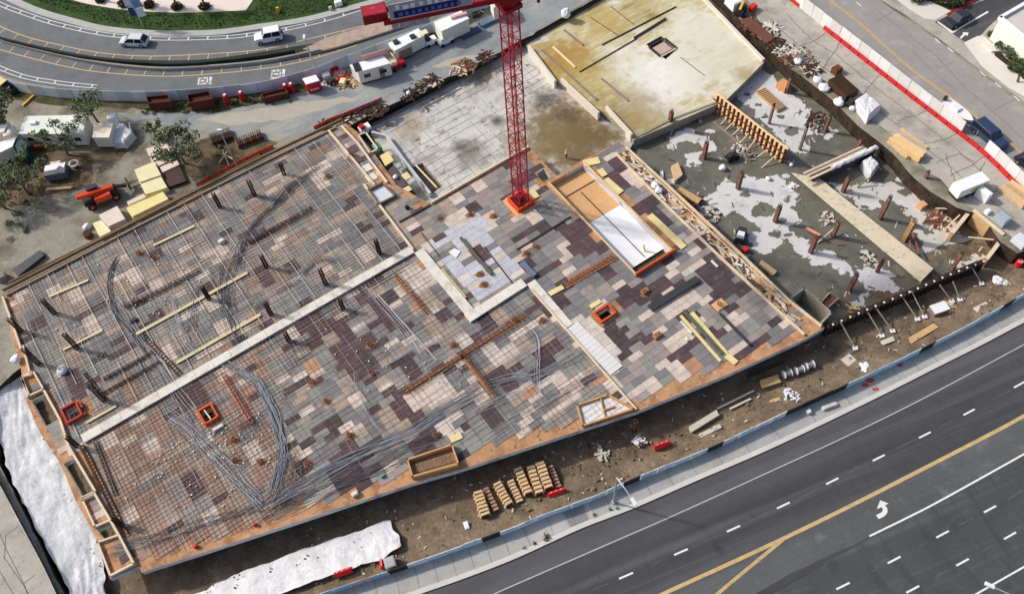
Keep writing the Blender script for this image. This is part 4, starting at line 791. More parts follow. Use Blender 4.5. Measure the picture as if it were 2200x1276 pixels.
# framed pockets near the street edge
def framed(lb, px, h, m, floor=None, cross=None):
    pts = PL(px, Z0); c = pts[0]; t = thing('wooden_frame', c, lb, 'wooden frame')
    for k in range(len(pts)): 
        p, q = pts[k]-c, pts[(k+1) % len(pts)]-c; d = (q-p).normalized(); b_ = MB(); b_.bar(p-d*.1+up(h/2), q+d*.1+up(h/2), .2, h); b_.build('side_board', m, t)
    if floor: b_ = MB(); b_.prism([p-c for p in pts], .01, .03); b_.build('floor_sheet', floor, t)
    for (p, q) in (cross or ()): a, b = P(*p, Z0)-c, P(*q, Z0)-c; b_ = MB(); b_.bar(a+up(h*.4), b+up(h*.4), .16, h*.7); b_.build('divider', m, t)
    return t
m_fr = mat('frame_timber', (196, 152, 104), .85, .12, 1)
t = framed('open wooden box frame at the street edge full of rods', [(877, 992), (972, 960), (986, 1001), (888, 1028)], .75, m_fr, mat('rod_floor', (136, 106, 84), .9, .2, 2))
b_ = MB(); q0 = t.location
for k in range(34): a = P(884+k*2.9, 1016-k*.86, Z0)-q0; b = P(880+k*2.8, 998-k*.9, Z0)-q0; b_.bar(a.lerp(b, -.15)+up(.12), a.lerp(b, .8)+up(.12+.1*rnd.random()), .06)
b_.build('rods', mat('dusty_rods', (176, 150, 120), .85, .2, 2), t, kind='stuff')
framed('wooden frame with dividers at the street end of the joint rail', [(1240, 872), (1306, 850), (1360, 880), (1252, 916)], .35, m_fr, mat('white_panels', (222, 220, 216)), [((1290, 856), (1300, 900)), ((1298, 882), (1320, 874))])
framed('low timber frame on the walkway beside the dark gap', [(770, 292), (786, 286), (812, 322), (796, 330)], .2, m_rail)
framed('timber pocket with white sheet on the upper walkway', [(792, 412), (822, 396), (850, 424), (814, 442)], .45, mat('brown_timber', (150, 122, 88)), mat('bluish_sheet', (206, 214, 222), .6, .06, 1))
framed('left rim timber frame, upper of the row', [(48, 812), (74, 800), (96, 838), (66, 852)], .4, m_rail)
framed('left rim timber frame, at the lower corner', [(212, 1166), (258, 1150), (292, 1212), (240, 1238)], .35, m_rail)
framed('left rim timber frame, between the two dark openings', [(180, 1076), (206, 1064), (240, 1118), (206, 1132)], .35, m_rail)
# walkway clutter by the dark gap
m_dply = mat('dark_film_ply', (92, 78, 82), .7, .12, 1)
def slabthing(name, lb, cat, px, z, h, m, rz=None):
    pts = PL(px, z); b_ = MB(); b_.prism(pts, z, z+h); return b_.build(name, m, org=pts[0], label=lb, cat=cat)
slabthing('plywood_sheet', 'dark film faced plywood sheet beside the upper walkway', 'plywood', [(822, 378), (846, 356), (876, 398), (856, 408)], ZD-.3, .08, m_dply)
slabthing('plywood_sheet', 'yellow plywood sheet by the dark gap', 'plywood', [(816, 336), (834, 326), (846, 346), (828, 358)], ZD-.3, .1, m_yb)
slabthing('crate', 'green crate beside the dark gap of the walkway', 'crate', [(800, 318), (814, 311), (822, 322), (808, 330)], ZD-1.0, .6, mat('green_crate', (112, 168, 130), .7, .1, 1))
slabthing('plywood_sheet', 'cream plywood scrap at the end of the dark gap', 'plywood', [(862, 378), (874, 370), (884, 382), (872, 388)], ZD-.2, .1, m_yb)
slabthing('plywood_sheet', 'cream plywood beside the dark sheet on the upper walkway', 'plywood', [(858, 410), (878, 400), (886, 408), (864, 420)], ZD-.2, .1, m_yb)
for k, (x, y) in enumerate(((756, 320), (764, 342), (786, 360), (796, 380))):
    slabthing('plywood_sheet', 'small %s panel on the upper walkway, %s along it' % (('dark', 'dark', 'pale', 'pale')[k], ('first', 'second', 'third', 'fourth')[k]), 'panel', [(x-12, y), (x+6, y-9), (x+16, y+3), (x-2, y+12)], Z0+.01, .06, m_dply if k < 2 else m_cream)
b_ = MB(); q = PL([(800, 292), (832, 300), (868, 350), (926, 424)], ZM); b_.wall(q, .35, .01, ZM+.9); b_.build('gap_wall', mat('pale_wall', (196, 200, 202), .85, .08, .8), org=q[0], label='pale concrete wall between the dark gap and the rear slab', cat='wall')
# white film sacks, bundles and bits
def sack(lb, x, y, z, r_, m, sq_=.8):
    c = P(x, y, z); b_ = MB(); b_.ball(c+up(r_*sq_*.62), r_, 0, 14, sq_, 0); q_ = x*.37+y
    b_.v = [tuple(Vector(c)+(Vector(v)-Vector(c))*(1+.38*noise.noise((Vector(v)-Vector(c))*1.9/r_+Vector((q_, 0, 0)))+.16*noise.noise((Vector(v)-Vector(c))*4.5/r_+Vector((0, q_, 0))))) for v in b_.v]; b_.v = [(v[0], v[1], max(v[2], c.z)) for v in b_.v]; b_.build('bag', m, org=c, smooth=True, label=lb, cat='bag')
m_bag = mat('white_bag', (232, 233, 236), .7, .06, 2)
sack('round white bag on the right edge walkway, upper one of two', 1408, 402, Z0, .55, m_bag); sack('round white bag on the right edge walkway, lower one of two', 1415, 412, Z0, .5, m_bag)
sack('white bag beside the left walkway, leaning on the edge', 36, 774, Z0, .6, m_bag); sack('white bag lying on the left half of the deck', 136, 797, Z0, .6, m_bag)
sack('small white bag on the dark plywood by the gap', 850, 382, ZD-.2, .35, m_bag)
slabthing('paper_sheet', 'white sheet lying inside the L shaped strip', 'sheet', [(964, 542), (976, 534), (990, 540), (980, 554)], Z0+.03, .05, m_bag)
b_ = MB(); q = random.Random(4)
for k in range(230):
    zc = q.choice([(120, 640, 330, 130), (200, 560, 250, 120), (250, 940, 260, 150), (330, 900, 250, 120), (420, 880, 200, 120), (700, 700, 300, 150)]); x, y = zc[0]+q.random()*zc[2], zc[1]+q.random()*zc[3]
    c = P(x, y, Z0+.05)
    if inside(toab(c), left_poly) or inside(toab(c), low_poly) or inside(toab(c), mid_poly): b_.box(c, (q.uniform(.06, .22), q.uniform(.06, .16), .1), q.random()*3)
b_.build('white_spacers', mat('white_plastic', (222, 222, 216), .7, .1, 3), kind='stuff', label='small white spacers and scraps strewn over the rebar', cat='scraps')
# small single things on the deck
def crate(lb, x, y, z, d, m, rz=YAW, name='crate', cat='crate'):
    c = P(x, y, z); b_ = MB(); b_.box((0, 0, 0), d, taper=.96); b_.box((0, 0, d[2]+.002), (d[0]*.8, d[1]*.8, .04)); b_.build(name, m, loc=c, rz=rz, label=lb, cat=cat)
crate('small cream box on the rear part of the rebar mat', 477, 521, Z0, (.8, .55, .5), m_cream)
crate('cream box at the street edge near the rust bundle', 763, 1062, Z0, (.75, .5, .45), m_cream)
crate('small black box on the rebar near the yellow board', 288, 690, Z0, (.9, .6, .3), mat('black_plastic', (40, 42, 46), .6, .1, 2))
crate('small dark shape of unclear kind on the pale panels by the rear step', 875, 448, Z0, (.5, .4, .5), mat('black_plastic', (40, 42, 46)))  # dark box put in for an unidentified dark shape
crate('brown timber tray left of the opening guard', 1386, 626, Z0, (1.0, .7, .25), m_rp)
crate('brown timber tray near the yellow boards', 1412, 722, Z0, (1.1, .7, .3), m_rp)
crate('tan timber panel in the right corner of the deck', 1546, 655, Z0, (1.7, 1.3, .08), mat('tan_plywood', (214, 168, 120)), name='timber_sheet', cat='panel')
crate('small red can by the street edge, left end', 421, 1174, Z0, (.4, .3, .4), mat('red_plastic', (214, 56, 48), .5, .1, 2), name='fuel_can', cat='can')
crate('small red can by the street edge, right of the other', 548, 1127, Z0, (.35, .3, .4), mat('red_plastic', (214, 56, 48)), name='fuel_can', cat='can')
crate('pale trolley beside the lower left opening guard', 470, 920, Z0, (1.3, .4, .35), m_cream, name='trolley', cat='trolley')
crate('tiny green box by the street edge bundle', 822, 1023, Z0, (.45, .3, .3), mat('green_crate', (112, 168, 130)))
# ---- posts under the street edge
for lb, x, y, h in (('red shoring post under the deck edge by the joint rail', 1362, 925, 2.7), ('red shoring post under the right corner of the deck', 1724, 762, 2.7)):
    c = P(x, y, 0); t = thing('shoring_post', c, lb, 'post'); b_ = MB(); b_.cyl((0, 0, 0), .13, h, 8); b_.build('tube', mat('red_oxide_steel', (150, 78, 74), .7, .15, 2), t); b_ = MB(); b_.box((0, 0, 0), (.5, .5, .06)); b_.box((0, 0, h-.06), (.5, .5, .06)); b_.build('plates', m_dark, t)
# ============================================================ TOWER CRANE
m_cred = mat('crane_red', (170, 36, 54), .55, .14, 1, layers=[((128, 30, 40), .8, .5, .66, .7), ((196, 96, 100), 1.7, .6, .72, .5)]); m_cred2 = mat('crane_dark_red', (150, 14, 24), .5, .1, 1)
cb = P(1119.5, 436, ZD); cb.z = 0.0
crane = thing('tower_crane', cb, 'red lattice tower crane rising through the deck', 'crane', rz=YAW)
s_ = 1.5; h_ = s_/2; SH = 3.0
def section():
    b_ = MB()
    for x in (-1, 1):
        for y in (-1, 1): b_.box((x*h_, y*h_, 0), (.13, .13, SH))
    for k in range(2):
        z0, z1 = k*SH/2+.05, (k+1)*SH/2
        for (xa, ya, xb, yb) in ((-1, -1, 1, -1), (1, -1, 1, 1), (1, 1, -1, 1), (-1, 1, -1, -1)):
            b_.bar((xa*h_, ya*h_, z0), (xb*h_, yb*h_, z0), .07)
            if k % 2: xa, ya, xb, yb = xb, yb, xa, ya
            b_.bar((xa*h_, ya*h_, z0), (xb*h_, yb*h_, z1), .06)
    return b_.build('mast_section', m_cred, mesh_only=True)
sm = section(); lad = MB()
for x in (-.22, .22): lad.box((x, .2, 0), (.05, .05, SH))
for k in range(10): lad.bar((-.22, .2, .15+k*.3), (.22, .2, .15+k*.3), .035)
lm = lad.build('ladder', m_cred, mesh_only=True)
NS = 12; ZT = NS*SH-.5
for k in range(NS):
    o = put('mast_section', sm, crane, (0, 0, k*SH-.5)); put('ladder', lm, o)
b_ = MB()
for x in (-1, 1): b_.box((x*1.2, 0, ZD+.02), (.22, 2.6, .75)); b_.box((0, x*1.2, ZD+.02), (2.18, .22, .75))
b_.build('base_guard', mat('vivid_orange_red', (214, 70, 40), .7, .1, 2), crane)
b_ = MB(); 
for x in (-1, 1): b_.box((x*1.62, 0, ZD+.02), (.5, 3.6, .05)); b_.box((0, x*1.62, ZD+.02), (2.7, .5, .05))
b_.build('base_margin', mat('tan_plywood', (214, 168, 120)), crane)
# slewing unit and counter jib (heading found from where it leaves the mast)
je = P(806, 26, ZT+2.6); jd = Vector((je.x-cb.x, je.y-cb.y, 0)); JL = jd.length; jd.normalize(); ja = atan2(jd.y, jd.x)-YAW
def R(x, y, z): return Vector((x*cos(ja)-y*sin(ja), x*sin(ja)+y*cos(ja), z))
def rbox(b_, x, y, z, d, mi=0): b_.box(R(x, y, z), d, ja, mi)
b_ = MB(); b_.box((0, 0, ZT), (2.1, 2.1, .5)); b_.cyl((0, 0, ZT+.5), 1.0, .6, 16); rbox(b_, 0, 0, ZT+1.1, (2.4, 2.0, .7)); b_.build('slewing_unit', m_cred2, crane)
b_ = MB()
for y in (-.95, .95):
    b_.bar(R(.5, y, ZT+1.85), R(JL-.6, y, ZT+1.85), .3, .6)
for k in range(9): b_.bar(R(1+k*(JL-3)/8, -.7, ZT+2.1), R(1+k*(JL-3)/8, .7, ZT+2.1), .14)
b_.build('counter_jib', m_cred2, crane)
b_ = MB(); rbox(b_, JL+.1, 0, ZT+1.9, (2.5, 1.7, 1.0)); o = b_.build('winch_housing', m_cred2, crane); b_ = MB(); rbox(b_, JL+.1, 0, ZT+2.903, (2.3, 1.5, .04)); b_.build('housing_roof', m_cred, o)
b_ = MB(); rbox(b_, JL*.5, 0, ZT+2.3, (JL*.8, 1.3, .05)); b_.build('walkway', m_cred2, crane)
CW0 = JL-1.4
for k in range(5): b_ = MB(); rbox(b_, CW0-.3-k*.78, 0, ZT+.65, (.72, 1.7, 1.35)); b_.build('counterweight', mat('counterweight_concrete', (168, 170, 170), .85, .08, 1), crane)
b_ = MB(); n0 = CW0-.0; L2 = 8.2; yb = 1.0 if (R(0, 1, 0).rotated if False else True) else -1
# banner on the camera side of the jib
side = -1 if (EA*R(0, -1, 0).x+EB*R(0, -1, 0).y).y < 0 else 1
rbox(b_, n0-L2/2, side*1.1, ZT+2.15, (L2, .06, 1.75)); sg = b_.build('banner', mat('banner_mesh', (170, 172, 176), .7, .06, 1), crane)
b_ = MB(); rbox(b_, n0-L2*.44, side*1.14, ZT+2.25, (L2*.8, .03, .78)); b_.build('blue_band', mat('banner_blue', (26, 34, 110), .6, .1, 1), sg)
b_ = MB(); rbox(b_, n0-L2/2, side*1.14, ZT+2.10, (L2+.1, .06, .1)); rbox(b_, n0-L2/2, side*1.14, ZT+3.86, (L2+.1, .06, .1)); rbox(b_, n0-L2-.05, side*1.14, ZT+2.10, (.1, .06, 1.86)); rbox(b_, n0+.05, side*1.14, ZT+2.10, (.1, .06, 1.86)); b_.build('banner_frame', mat('banner_frame', (206, 190, 194), .6, .06, 1), sg)
b_ = MB(); q = random.Random(8)
for k in range(9):
    x = n0-.75-k*.8
    for (dx, z0, w2, hh) in ((q.uniform(-.1, .1), q.uniform(0, .12), q.uniform(.35, .6), q.uniform(.4, .6)),): rbox(b_, x+dx, side*1.15, ZT+3.1+z0, (w2, .05, hh))
b_.build('white_lettering', mat('white_letter', (240, 240, 244), .6, .04, 1), sg, kind='stuff')
b_ = MB()
for k in range(10): rbox(b_, n0-1.0-k*.66, side*1.16, ZT+2.4, (.3 if k % 3 else .42, .05, .4))
b_.build('blue_lettering', mat('banner_pale_blue', (92, 108, 158), .6, .06, 1), sg, kind='stuff')
# cab and the first metres of the main jib, which leaves the picture
b_ = MB(); rbox(b_, -1.2, -side*1.9, ZT+1.0, (1.8, 1.3, 2.0)); b_.build('cab', mat('cab_white', (220, 220, 220), .4, .05, 1), crane)
b_ = MB()
for y in (-.7, .7): b_.bar(R(-1, y, ZT+2.1), R(-9, y, ZT+2.1), .18)
b_.bar(R(-1, 0, ZT+3.4), R(-9, 0, ZT+3.4), .18)
for k in range(7):
    x = -1.2-k*1.1
    for y in (-.7, .7): b_.bar(R(x, y, ZT+2.1), R(x-.55, 0, ZT+3.4), .09); b_.bar(R(x-.55, 0, ZT+3.4), R(x-1.1, y, ZT+2.1), .09)
    b_.bar(R(x, -.7, ZT+2.1), R(x-1.1, .7, ZT+2.1), .09)
b_.build('main_jib', m_cred, crane)
b_ = MB(); rbox(b_, -3.2, 0, ZT+1.1, (.9, .5, .9)); rbox(b_, -3.2, 0, ZT-.2, (.3, .3, 1.3)); b_.build('hook_block', m_cred, crane)

# ============================================================ FENCES
def fence(name, lb, px, z, h, seg, mats, post=None, n=6, t=.06, post_h=0, pick=None, rail=None):
    c = cr(PL(px, z), n); L = [0]
    for i in range(1, len(c)): L.append(L[-1]+(c[i]-c[i-1]).length)
    def at(s):
        for i in range(len(c)-1):
            if L[i+1] >= s: return c[i].lerp(c[i+1], (s-L[i])/max(1e-6, L[i+1]-L[i]))
        return c[-1]
    root = thing(name, c[0], lb, 'fence'); k = int(L[-1]/seg); q = random.Random(len(lb))
    pm = None
    for i in range(k+1):
        p = at(i*seg)-c[0]
        if post:
            if pm is None: b_ = MB(); b_.cyl((0, 0, 0), .05, h+post_h, 6); pm = b_.build('post', post, mesh_only=True)
            put('post', pm, root, p)
        if i == k: break
        r_ = at((i+1)*seg)-c[0]; d = (r_-p).normalized(); m = pick(p+c[0], i, q) if pick else q.choice(mats)
        if m is None: continue
        b_ = MB(); lean = Vector((-d.y, d.x, 0))*q.uniform(-.05, .05)
        a, e = p+d*.03, r_-d*.03; nn = Vector((-d.y, d.x, 0))*t/2
        vs = [a-nn, e-nn, e+nn, a+nn, a-nn+lean+up(h), e-nn+lean+up(h*q.uniform(.96, 1.02)), e+nn+lean+up(h), a+nn+lean+up(h)]
        b_._add(vs, [(3, 2, 1, 0), (4, 5, 6, 7), (0, 1, 5, 4), (1, 2, 6, 5), (2, 3, 7, 6), (3, 0, 4, 7)]); b_.build('panel', m, root)
    if rail:
        b_ = MB(); b_.tube([p-c[0]+up(h+.03) for p in c], .035, 5); b_.build('top_rail', rail, root)
    return root
m_steel = mat('galvanised_steel', (172, 176, 180), .45, .1, 2, metal=.3)
MU = [mat('mural_pale_blue', (216, 234, 240), .8, .05, 1, layers=[((226, 232, 232), .8, .5, .6, .9), ((110, 150, 190), 1.3, .6, .68, .8), ((214, 186, 178), 1.0, .6, .68, .7)]), mat('mural_white', (244, 245, 245), .8, .05, 1, layers=[((150, 186, 206), 1.1, .52, .62, .8), ((222, 190, 176), 1.4, .58, .66, .8), ((70, 80, 110), 2.2, .64, .7, .8)]), mat('mural_cyan', (190, 226, 240), .8, .05, 1, layers=[((220, 214, 150), .9, .58, .66, .8), ((226, 232, 234), 1.1, .55, .63, .8)]), mat('mural_blue_tan', (160, 200, 224), .8, .05, 1, layers=[((206, 170, 132), .8, .5, .58, .95), ((226, 226, 222), 1.6, .6, .66, .8)])]
m_scr = mat('black_screen', (52, 54, 56), .9, .15, 1)
def mural_pick(p, i, q):
    x = pix(p)[0]
    for a, b in ((810, 860), (1022, 1066), (1318, 1358), (1500, 1538), (1674, 1790), (1955, 1988), (2136, 2166)):
        if a < x < b: return m_scr
    if x < 810: return MU[3]
    if 1790 < x < 1955: return MU[2]
    return MU[0] if q.random() < .5 else MU[1]
fence('mural_fence', 'low hoarding painted with a blue and white mural along the lower street', fence_px[1:], ZL, 1.45, 2.1, MU, pick=mural_pick, n=8, t=.07)
m_fab = [mat('fence_fabric_%d' % k, c, .85, .07, .6) for k, c in enumerate(((206, 216, 222), (190, 202, 210), (216, 222, 226), (178, 192, 202)))]
fence('screened_fence', 'pale blue screened fence along the curving street', [(-30, 172), (0, 182), (51, 199), (109, 208), (178, 214), (305, 218), (433, 212), (560, 199), (617, 186), (680, 168), (733, 148), (779, 131), (820, 115), (914, 78), (995, 40), (1056, 13), (1130, -25)], ZU, 2.0, 2.4, m_fab, post=m_steel, n=6)
m_gscr = mat('dark_green_screen', (28, 48, 42), .85, .15, .8)
fence('median_screen', 'dark green screen along the median of the curving street', [(-40, 66), (0, 88), (90, 112), (190, 132), (300, 143), (400, 146), (560, 130), (660, 112)], ZU+.14, .9, 2.0, [m_gscr, mat('green_black_screen', (24, 38, 36), .85, .15, .8)], post=m_dark, n=8, t=.12)
m_bfab = mat('fence_white_panel', (226, 226, 224), .7, .05, .7); m_bred = mat('barrier_red', (188, 42, 44), .55, .1, 1.5)
rf = fence('white_panel_fence', 'white panel fence on red barriers beside the worn street', [(1640, -52), (1702, 3), (1735, 31), (1772, 60), (1850, 120), (1950, 199), (2050, 276), (2111, 324), (2177, 387), (2250, 462)], ZU+.05, 2.2, 2.0, [m_bfab, mat('fence_offwhite_panel', (214, 214, 210), .7, .05, .7)], post=m_steel, n=6, t=.08, pick=lambda p, i, q: None if 2060 < pix(p)[0] < 2104 else q.choice([m_bfab, mat('fence_offwhite_panel', (214, 214, 210), .7, .05, .7)]))
c_ = cr(PL([(1660, -38), (1702, -2), (1731, 24)], ZU), 6)
def redbar(px, lb):
    c = cr(PL(px, ZU), 8); t = thing('red_barrier_row', c[0], lb, 'barrier'); L = [0]
    for i in range(1, len(c)): L.append(L[-1]+(c[i]-c[i-1]).length)
    n = int(L[-1]/1.9)
    for k in range(n):
        def at(s):
            for i in range(len(c)-1):
                if L[i+1] >= s: return c[i].lerp(c[i+1], (s-L[i])/max(1e-6, L[i+1]-L[i]))
            return c[-1]
        a, b = at(k*1.9+.07)-c[0], at(k*1.9+1.83)-c[0]; d = (b-a).normalized(); r_ = Vector((-d.y, d.x, 0))
        b_ = MB(); vs = [a-r_*.2, b-r_*.2, b+r_*.2, a+r_*.2, a-r_*.18+up(.25), b-r_*.18+up(.25), b+r_*.18+up(.25), a+r_*.18+up(.25), a-r_*.09+up(.6), b-r_*.09+up(.6), b+r_*.09+up(.6), a+r_*.09+up(.6)]
        b_._add(vs, [(0, 1, 5, 4), (1, 2, 6, 5), (2, 3, 7, 6), (3, 0, 4, 7), (4, 5, 9, 8), (5, 6, 10, 9), (6, 7, 11, 10), (7, 4, 8, 11), (8, 9, 10, 11)]); b_.build('barrier_unit', m_bred, t)
redbar([(1655, -40), (1699, 1), (1729, 25)], 'short run of red barriers at the upper end of the white fence')
redbar([(1769, 62), (1847, 123), (1947, 202), (2047, 279), (2108, 327), (2174, 391), (2240, 460)], 'long run of red barriers under the white fence')
# fence on the side pavement with hanging dark screen
fence('screen_fence', 'wire fence with dark screen on the side pavement', [(-20, 1000), (10, 1052), (60, 1145), (100, 1220), (134, 1292), (160, 1350)], ZU+.05, .8, 2.2, [mat('grey_green_screen', (72, 74, 68), .9, .15, 1)], post=m_steel, n=6, rail=mat('pale_rail', (206, 206, 200), .6, .05, 1))
# orange safety netting
m_net = mat('orange_netting', (226, 92, 52), .8, .12, 1.2); m_net2 = mat('faded_red_netting', (220, 112, 100), .8, .12, 1.2)
fence('safety_netting', 'orange safety netting sagging behind the rear deck edge', [(425, 402), (470, 376), (520, 350), (560, 330), (588, 317)], ZU, .7, 1.0, [m_net], post=m_rustd, n=4, t=.05)
fence('safety_netting', 'faded red netting along the haul road bank', [(676, 278), (710, 262), (750, 246), (790, 230), (826, 214)], ZU, .7, 1.0, [m_net2, m_net2, m_net], post=m_rustd, n=4, t=.05)

# ============================================================ TARPS
m_tarp = mat('white_tarp', (222, 223, 224), .6, .05, .6, layers=[((196, 200, 206), .5, .52, .68, .7), ((176, 166, 146), .8, .60, .72, .5), ((206, 206, 204), 2.5, .5, .6, .6)], bump=.6, bscale=2.2)
def tarp(lb, up_px, zu, lo_px, zl, nu, nv, amp=.16):
    a = cr(PL(up_px, zu), 10); b = cr(PL(lo_px, zl), 10); b_ = MB(); vs = []; fs = []
    def samp(c, t):
        s = t*(len(c)-1); i = min(int(s), len(c)-2); return c[i].lerp(c[i+1], s-i)
    for i in range(nu):
        t = i/(nu-1); p, q = samp(a, t), samp(b, t)
        for j in range(nv):
            v = j/(nv-1); r_ = p.lerp(q, v); w_ = noise.noise(Vector((r_.x*.5, r_.y*.5, 2)))*amp*1.3+(.5-abs(noise.noise(Vector((r_.x*1.5+r_.y*.4, r_.y*.35, 5)))))*amp*1.1+(.5-abs(noise.noise(Vector((r_.x*.3, r_.y*1.4-r_.x*.5, 9)))))*amp*1.0+(.5-abs(noise.noise(Vector((r_.x*2.4+r_.y*1.2, r_.y*.9, 14)))))*amp*.55
            e = noise.noise_vector(r_*.9)*.25 if j in (0, nv-1) or i in (0, nu-1) else Vector()
            vs.append((r_.x+e.x, r_.y+e.y, r_.z+max(-.05, w_)+.05))
    for i in range(nu-1):
        for j in range(nv-1): fs.append((i*nv+j, i*nv+j+1, (i+1)*nv+j+1, (i+1)*nv+j))
    b_._add(vs, fs); o = b_.build('tarpaulin', m_tarp, org=a[0], smooth=True, label=lb, cat='tarpaulin'); return o
tarp('white tarpaulin over the slope beside the left end of the deck', [(8, 800), (-6, 880), (10, 985), (42, 1060), (84, 1142), (150, 1268), (190, 1345)], 1.75, [(50, 800), (75, 870), (118, 960), (160, 1050), (212, 1150), (226, 1240), (238, 1345)], .8, 110, 26)
tarp('white tarpaulin on the dirt bank below the street corner of the deck', [(330, 1312), (420, 1274), (550, 1217), (700, 1165), (838, 1117)], .25, [(520, 1322), (598, 1282), (660, 1255), (756, 1221), (821, 1200), (862, 1170)], 1.12, 90, 22, .13)
# stones and clods holding the tarps
b_ = MB(); q = random.Random(21)
for k in range(60):
    t = q.random(); x, y = 30+t*180+q.uniform(-20, 25), 860+t*380+q.uniform(-15, 15); c = P(x, y, 1.1); 
    b_.ball((c.x, c.y, 1.2-.2*q.random()), q.uniform(.05, .11), 0, 6, .7, .3)
for k in range(26): t = q.random(); c = P(440+t*400, 1262-t*130+q.uniform(-4, 26), .6); b_.ball((c.x, c.y, .75), q.uniform(.06, .12), 0, 6, .7, .3)
b_.build('tarp_weights', mat('dark_stone', (62, 58, 52), .9, .2, 3), kind='stuff', label='small dark weights scattered on the white tarpaulins', cat='stones')

# ============================================================ DIRT STRIP ALONG THE LOWER STREET
def tz(x, y):
    """height of the dirt strip and bank at a pixel"""
    best = None
    c = P(x, y, .3); p = min(fl_d, key=lambda q: (q.x-c.x)**2+(q.y-c.y)**2); d = hypot(p.x-c.x, p.y-c.y)
    t = min(1, d/4.8); return max(.08, ZL*(1-(3*t*t-2*t**3))+.05)
m_lum = mat('stacked_lumber', (214, 182, 140), .85, .1, 2, fine=.08); m_lumd = mat('dark_lumber', (176, 140, 112), .9, .15, 2)  # second, darker lumber for the low stacks and the bearers
Zs = lambda X, Y: (980+X/6.379, 940+Y/6.379)
for i, (p, q, w_, h, lb) in enumerate((((300, 740), (395, 1040), .85, 1.15, 'lumber stack at the left end of the row'), ((405, 690), (545, 975), .5, .7, 'low dark lumber stack, second from the left of the row'), ((565, 620), (720, 890), .72, 1.0, 'lumber stack third from the left of the row'), ((745, 590), (868, 860), .6, .55, 'low narrow lumber stack in the middle of the row'), ((850, 420), (985, 735), .72, 1.0, 'lumber stack just right of the middle of the row'), ((1025, 395), (1135, 735), .72, 1.0, 'lumber stack third from the right of the row'), ((1145, 340), (1265, 660), .8, 1.2, 'tallest lumber stack, beside the right end of the row'), ((1290, 390), (1405, 660), .5, .6, 'low dark lumber stack at the right end of the row'))):
    z = .14; a, b = P(*Zs(*p), z+h), P(*Zs(*q), z+h); a.z = b.z = z; w_ *= 1.5; h *= 1.12; dv = (b-a)*.07; a = a-dv; b = b+dv; L = (b-a).length; t = thing('lumber_stack', a, lb, 'lumber stack', 'lumber stacks on the dirt strip', ang(a, b))
    n = 7
    for k in range(n):
        x = L*(k+.5)/n; bb = MB(); hh = h*rnd.uniform(.92, 1.0)
        for lv in range(4): bb.box((x, rnd.uniform(-.03, .03), lv*hh/4), (L/n*.66, w_*rnd.uniform(.95, 1.05)*(1-.07*lv*(lv > 1)), hh/4-.04), rnd.uniform(-.04, .04))
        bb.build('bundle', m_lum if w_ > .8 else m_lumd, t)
    bb = MB(); bb.box((L/2, 0, .0), (L*.97, w_*.7, h*.8)); bb.build('core', mat('dark_boards', (78, 62, 54)), t); bb = MB(); bb.box((L/2, -w_*.3, -.12), (L, .1, .12)); bb.box((L/2, w_*.3, -.12), (L, .1, .12)); bb.build('bearer', m_lumd, t)
def waterbar(lb, x, y, z, rz, L=1.9):
    c = P(x, y, z); t = thing('water_barrier', c, lb, 'barrier', None, rz); b_ = MB(); 
    pr = [(-.3, 0), (.3, 0), (.3, .25), (.14, .5), (.12, .9), (-.12, .9), (-.14, .5), (-.3, .25)]; vs = [(x_, y_, z_) for x_ in (-L/2, L/2) for (y_, z_) in pr]; n = 8
    b_._add(vs, [tuple(range(n))[::-1], tuple(range(n, 2*n))]+[(i, (i+1) % n, n+(i+1) % n, n+i) for i in range(n)]); b_.build('body', mat('red_plastic_barrier', (218, 40, 44), .5, .08, 2), t)
    b_ = MB()
    for k in (-.5, 0, .5): b_.box((k*L*.6, 0, .902), (.18, .14, .05))
    b_.build('cap', mat('pale_red_plastic', (236, 150, 148), .5, .06, 2), t); return t
fa = ang(P(1100, 1136, ZL), P(1317, 1057, ZL))
waterbar('red water barrier at the foot of the lumber stacks', 1195, 1060, .4, fa); waterbar('red water barrier lying alone on the dirt strip', 1421, 958, .35, fa); waterbar('red water barrier at the lower edge of the street tarpaulin', 739, 1230, .95, fa); waterbar('small red barrier end beside the grey bin', 822, 1213, .9, fa+1.4, .8)
crate('grey lidded bin by the mural fence beside the tarpaulin', 840, 1213, .95, (1.2, 1.2, 1.1), mat('grey_bin', (176, 176, 174), .7, .08, 1), fa, 'bin', 'bin')
def lumber(lb, p, q, w_, h, m, n=3, name='timber_pile', z=None):
    zz = .15 if z is None else z; a, b = P(*p, zz+h), P(*q, zz+h); a.z = b.z = zz; L = (b-a).length; t = thing(name, a, lb, 'timber', None, ang(a, b)); r_ = random.Random(int(p[0]*3+p[1]))
    k = max(1, round(w_/.25)); lv = max(1, round(h/.2))
    for i in range(lv):
        for j in range(k):
            b_ = MB(); b_.box((L/2+r_.uniform(-.08, .08), (j+.5-k/2)*w_/k, i*h/lv), (L*r_.uniform(.93, 1.02), w_/k-.02, h/lv-.015), r_.uniform(-.01, .01)); b_.build('plank', m, t)
    return t
m_pale = mat('weathered_pale_timber', (208, 200, 184), .85, .08, 1.5)
lumber('pale timber pile on the dirt, upper of the pair right of centre', (1482, 922), (1544, 884), .7, .5, m_pale); lumber('pale timber pile on the dirt, lower of the pair right of centre', (1503, 936), (1548, 914), .5, .4, m_pale)
lumber('thin pale poles lying beside the pale timber pair', (1540, 878), (1620, 838), .25, .15, m_pale); lumber('second bundle of thin poles beside the pale timber', (1568, 878), (1612, 856), .25, .2, m_pale)
lumber('tan timber pile near the mural fence on the right', (1954, 732), (2012, 698), .75, .6, mat('tan_lumber', (206, 170, 122), .85, .1, 1.5)); lumber('short pale timber block under the raking props', (1896, 736), (1922, 726), .6, .4, m_pale)
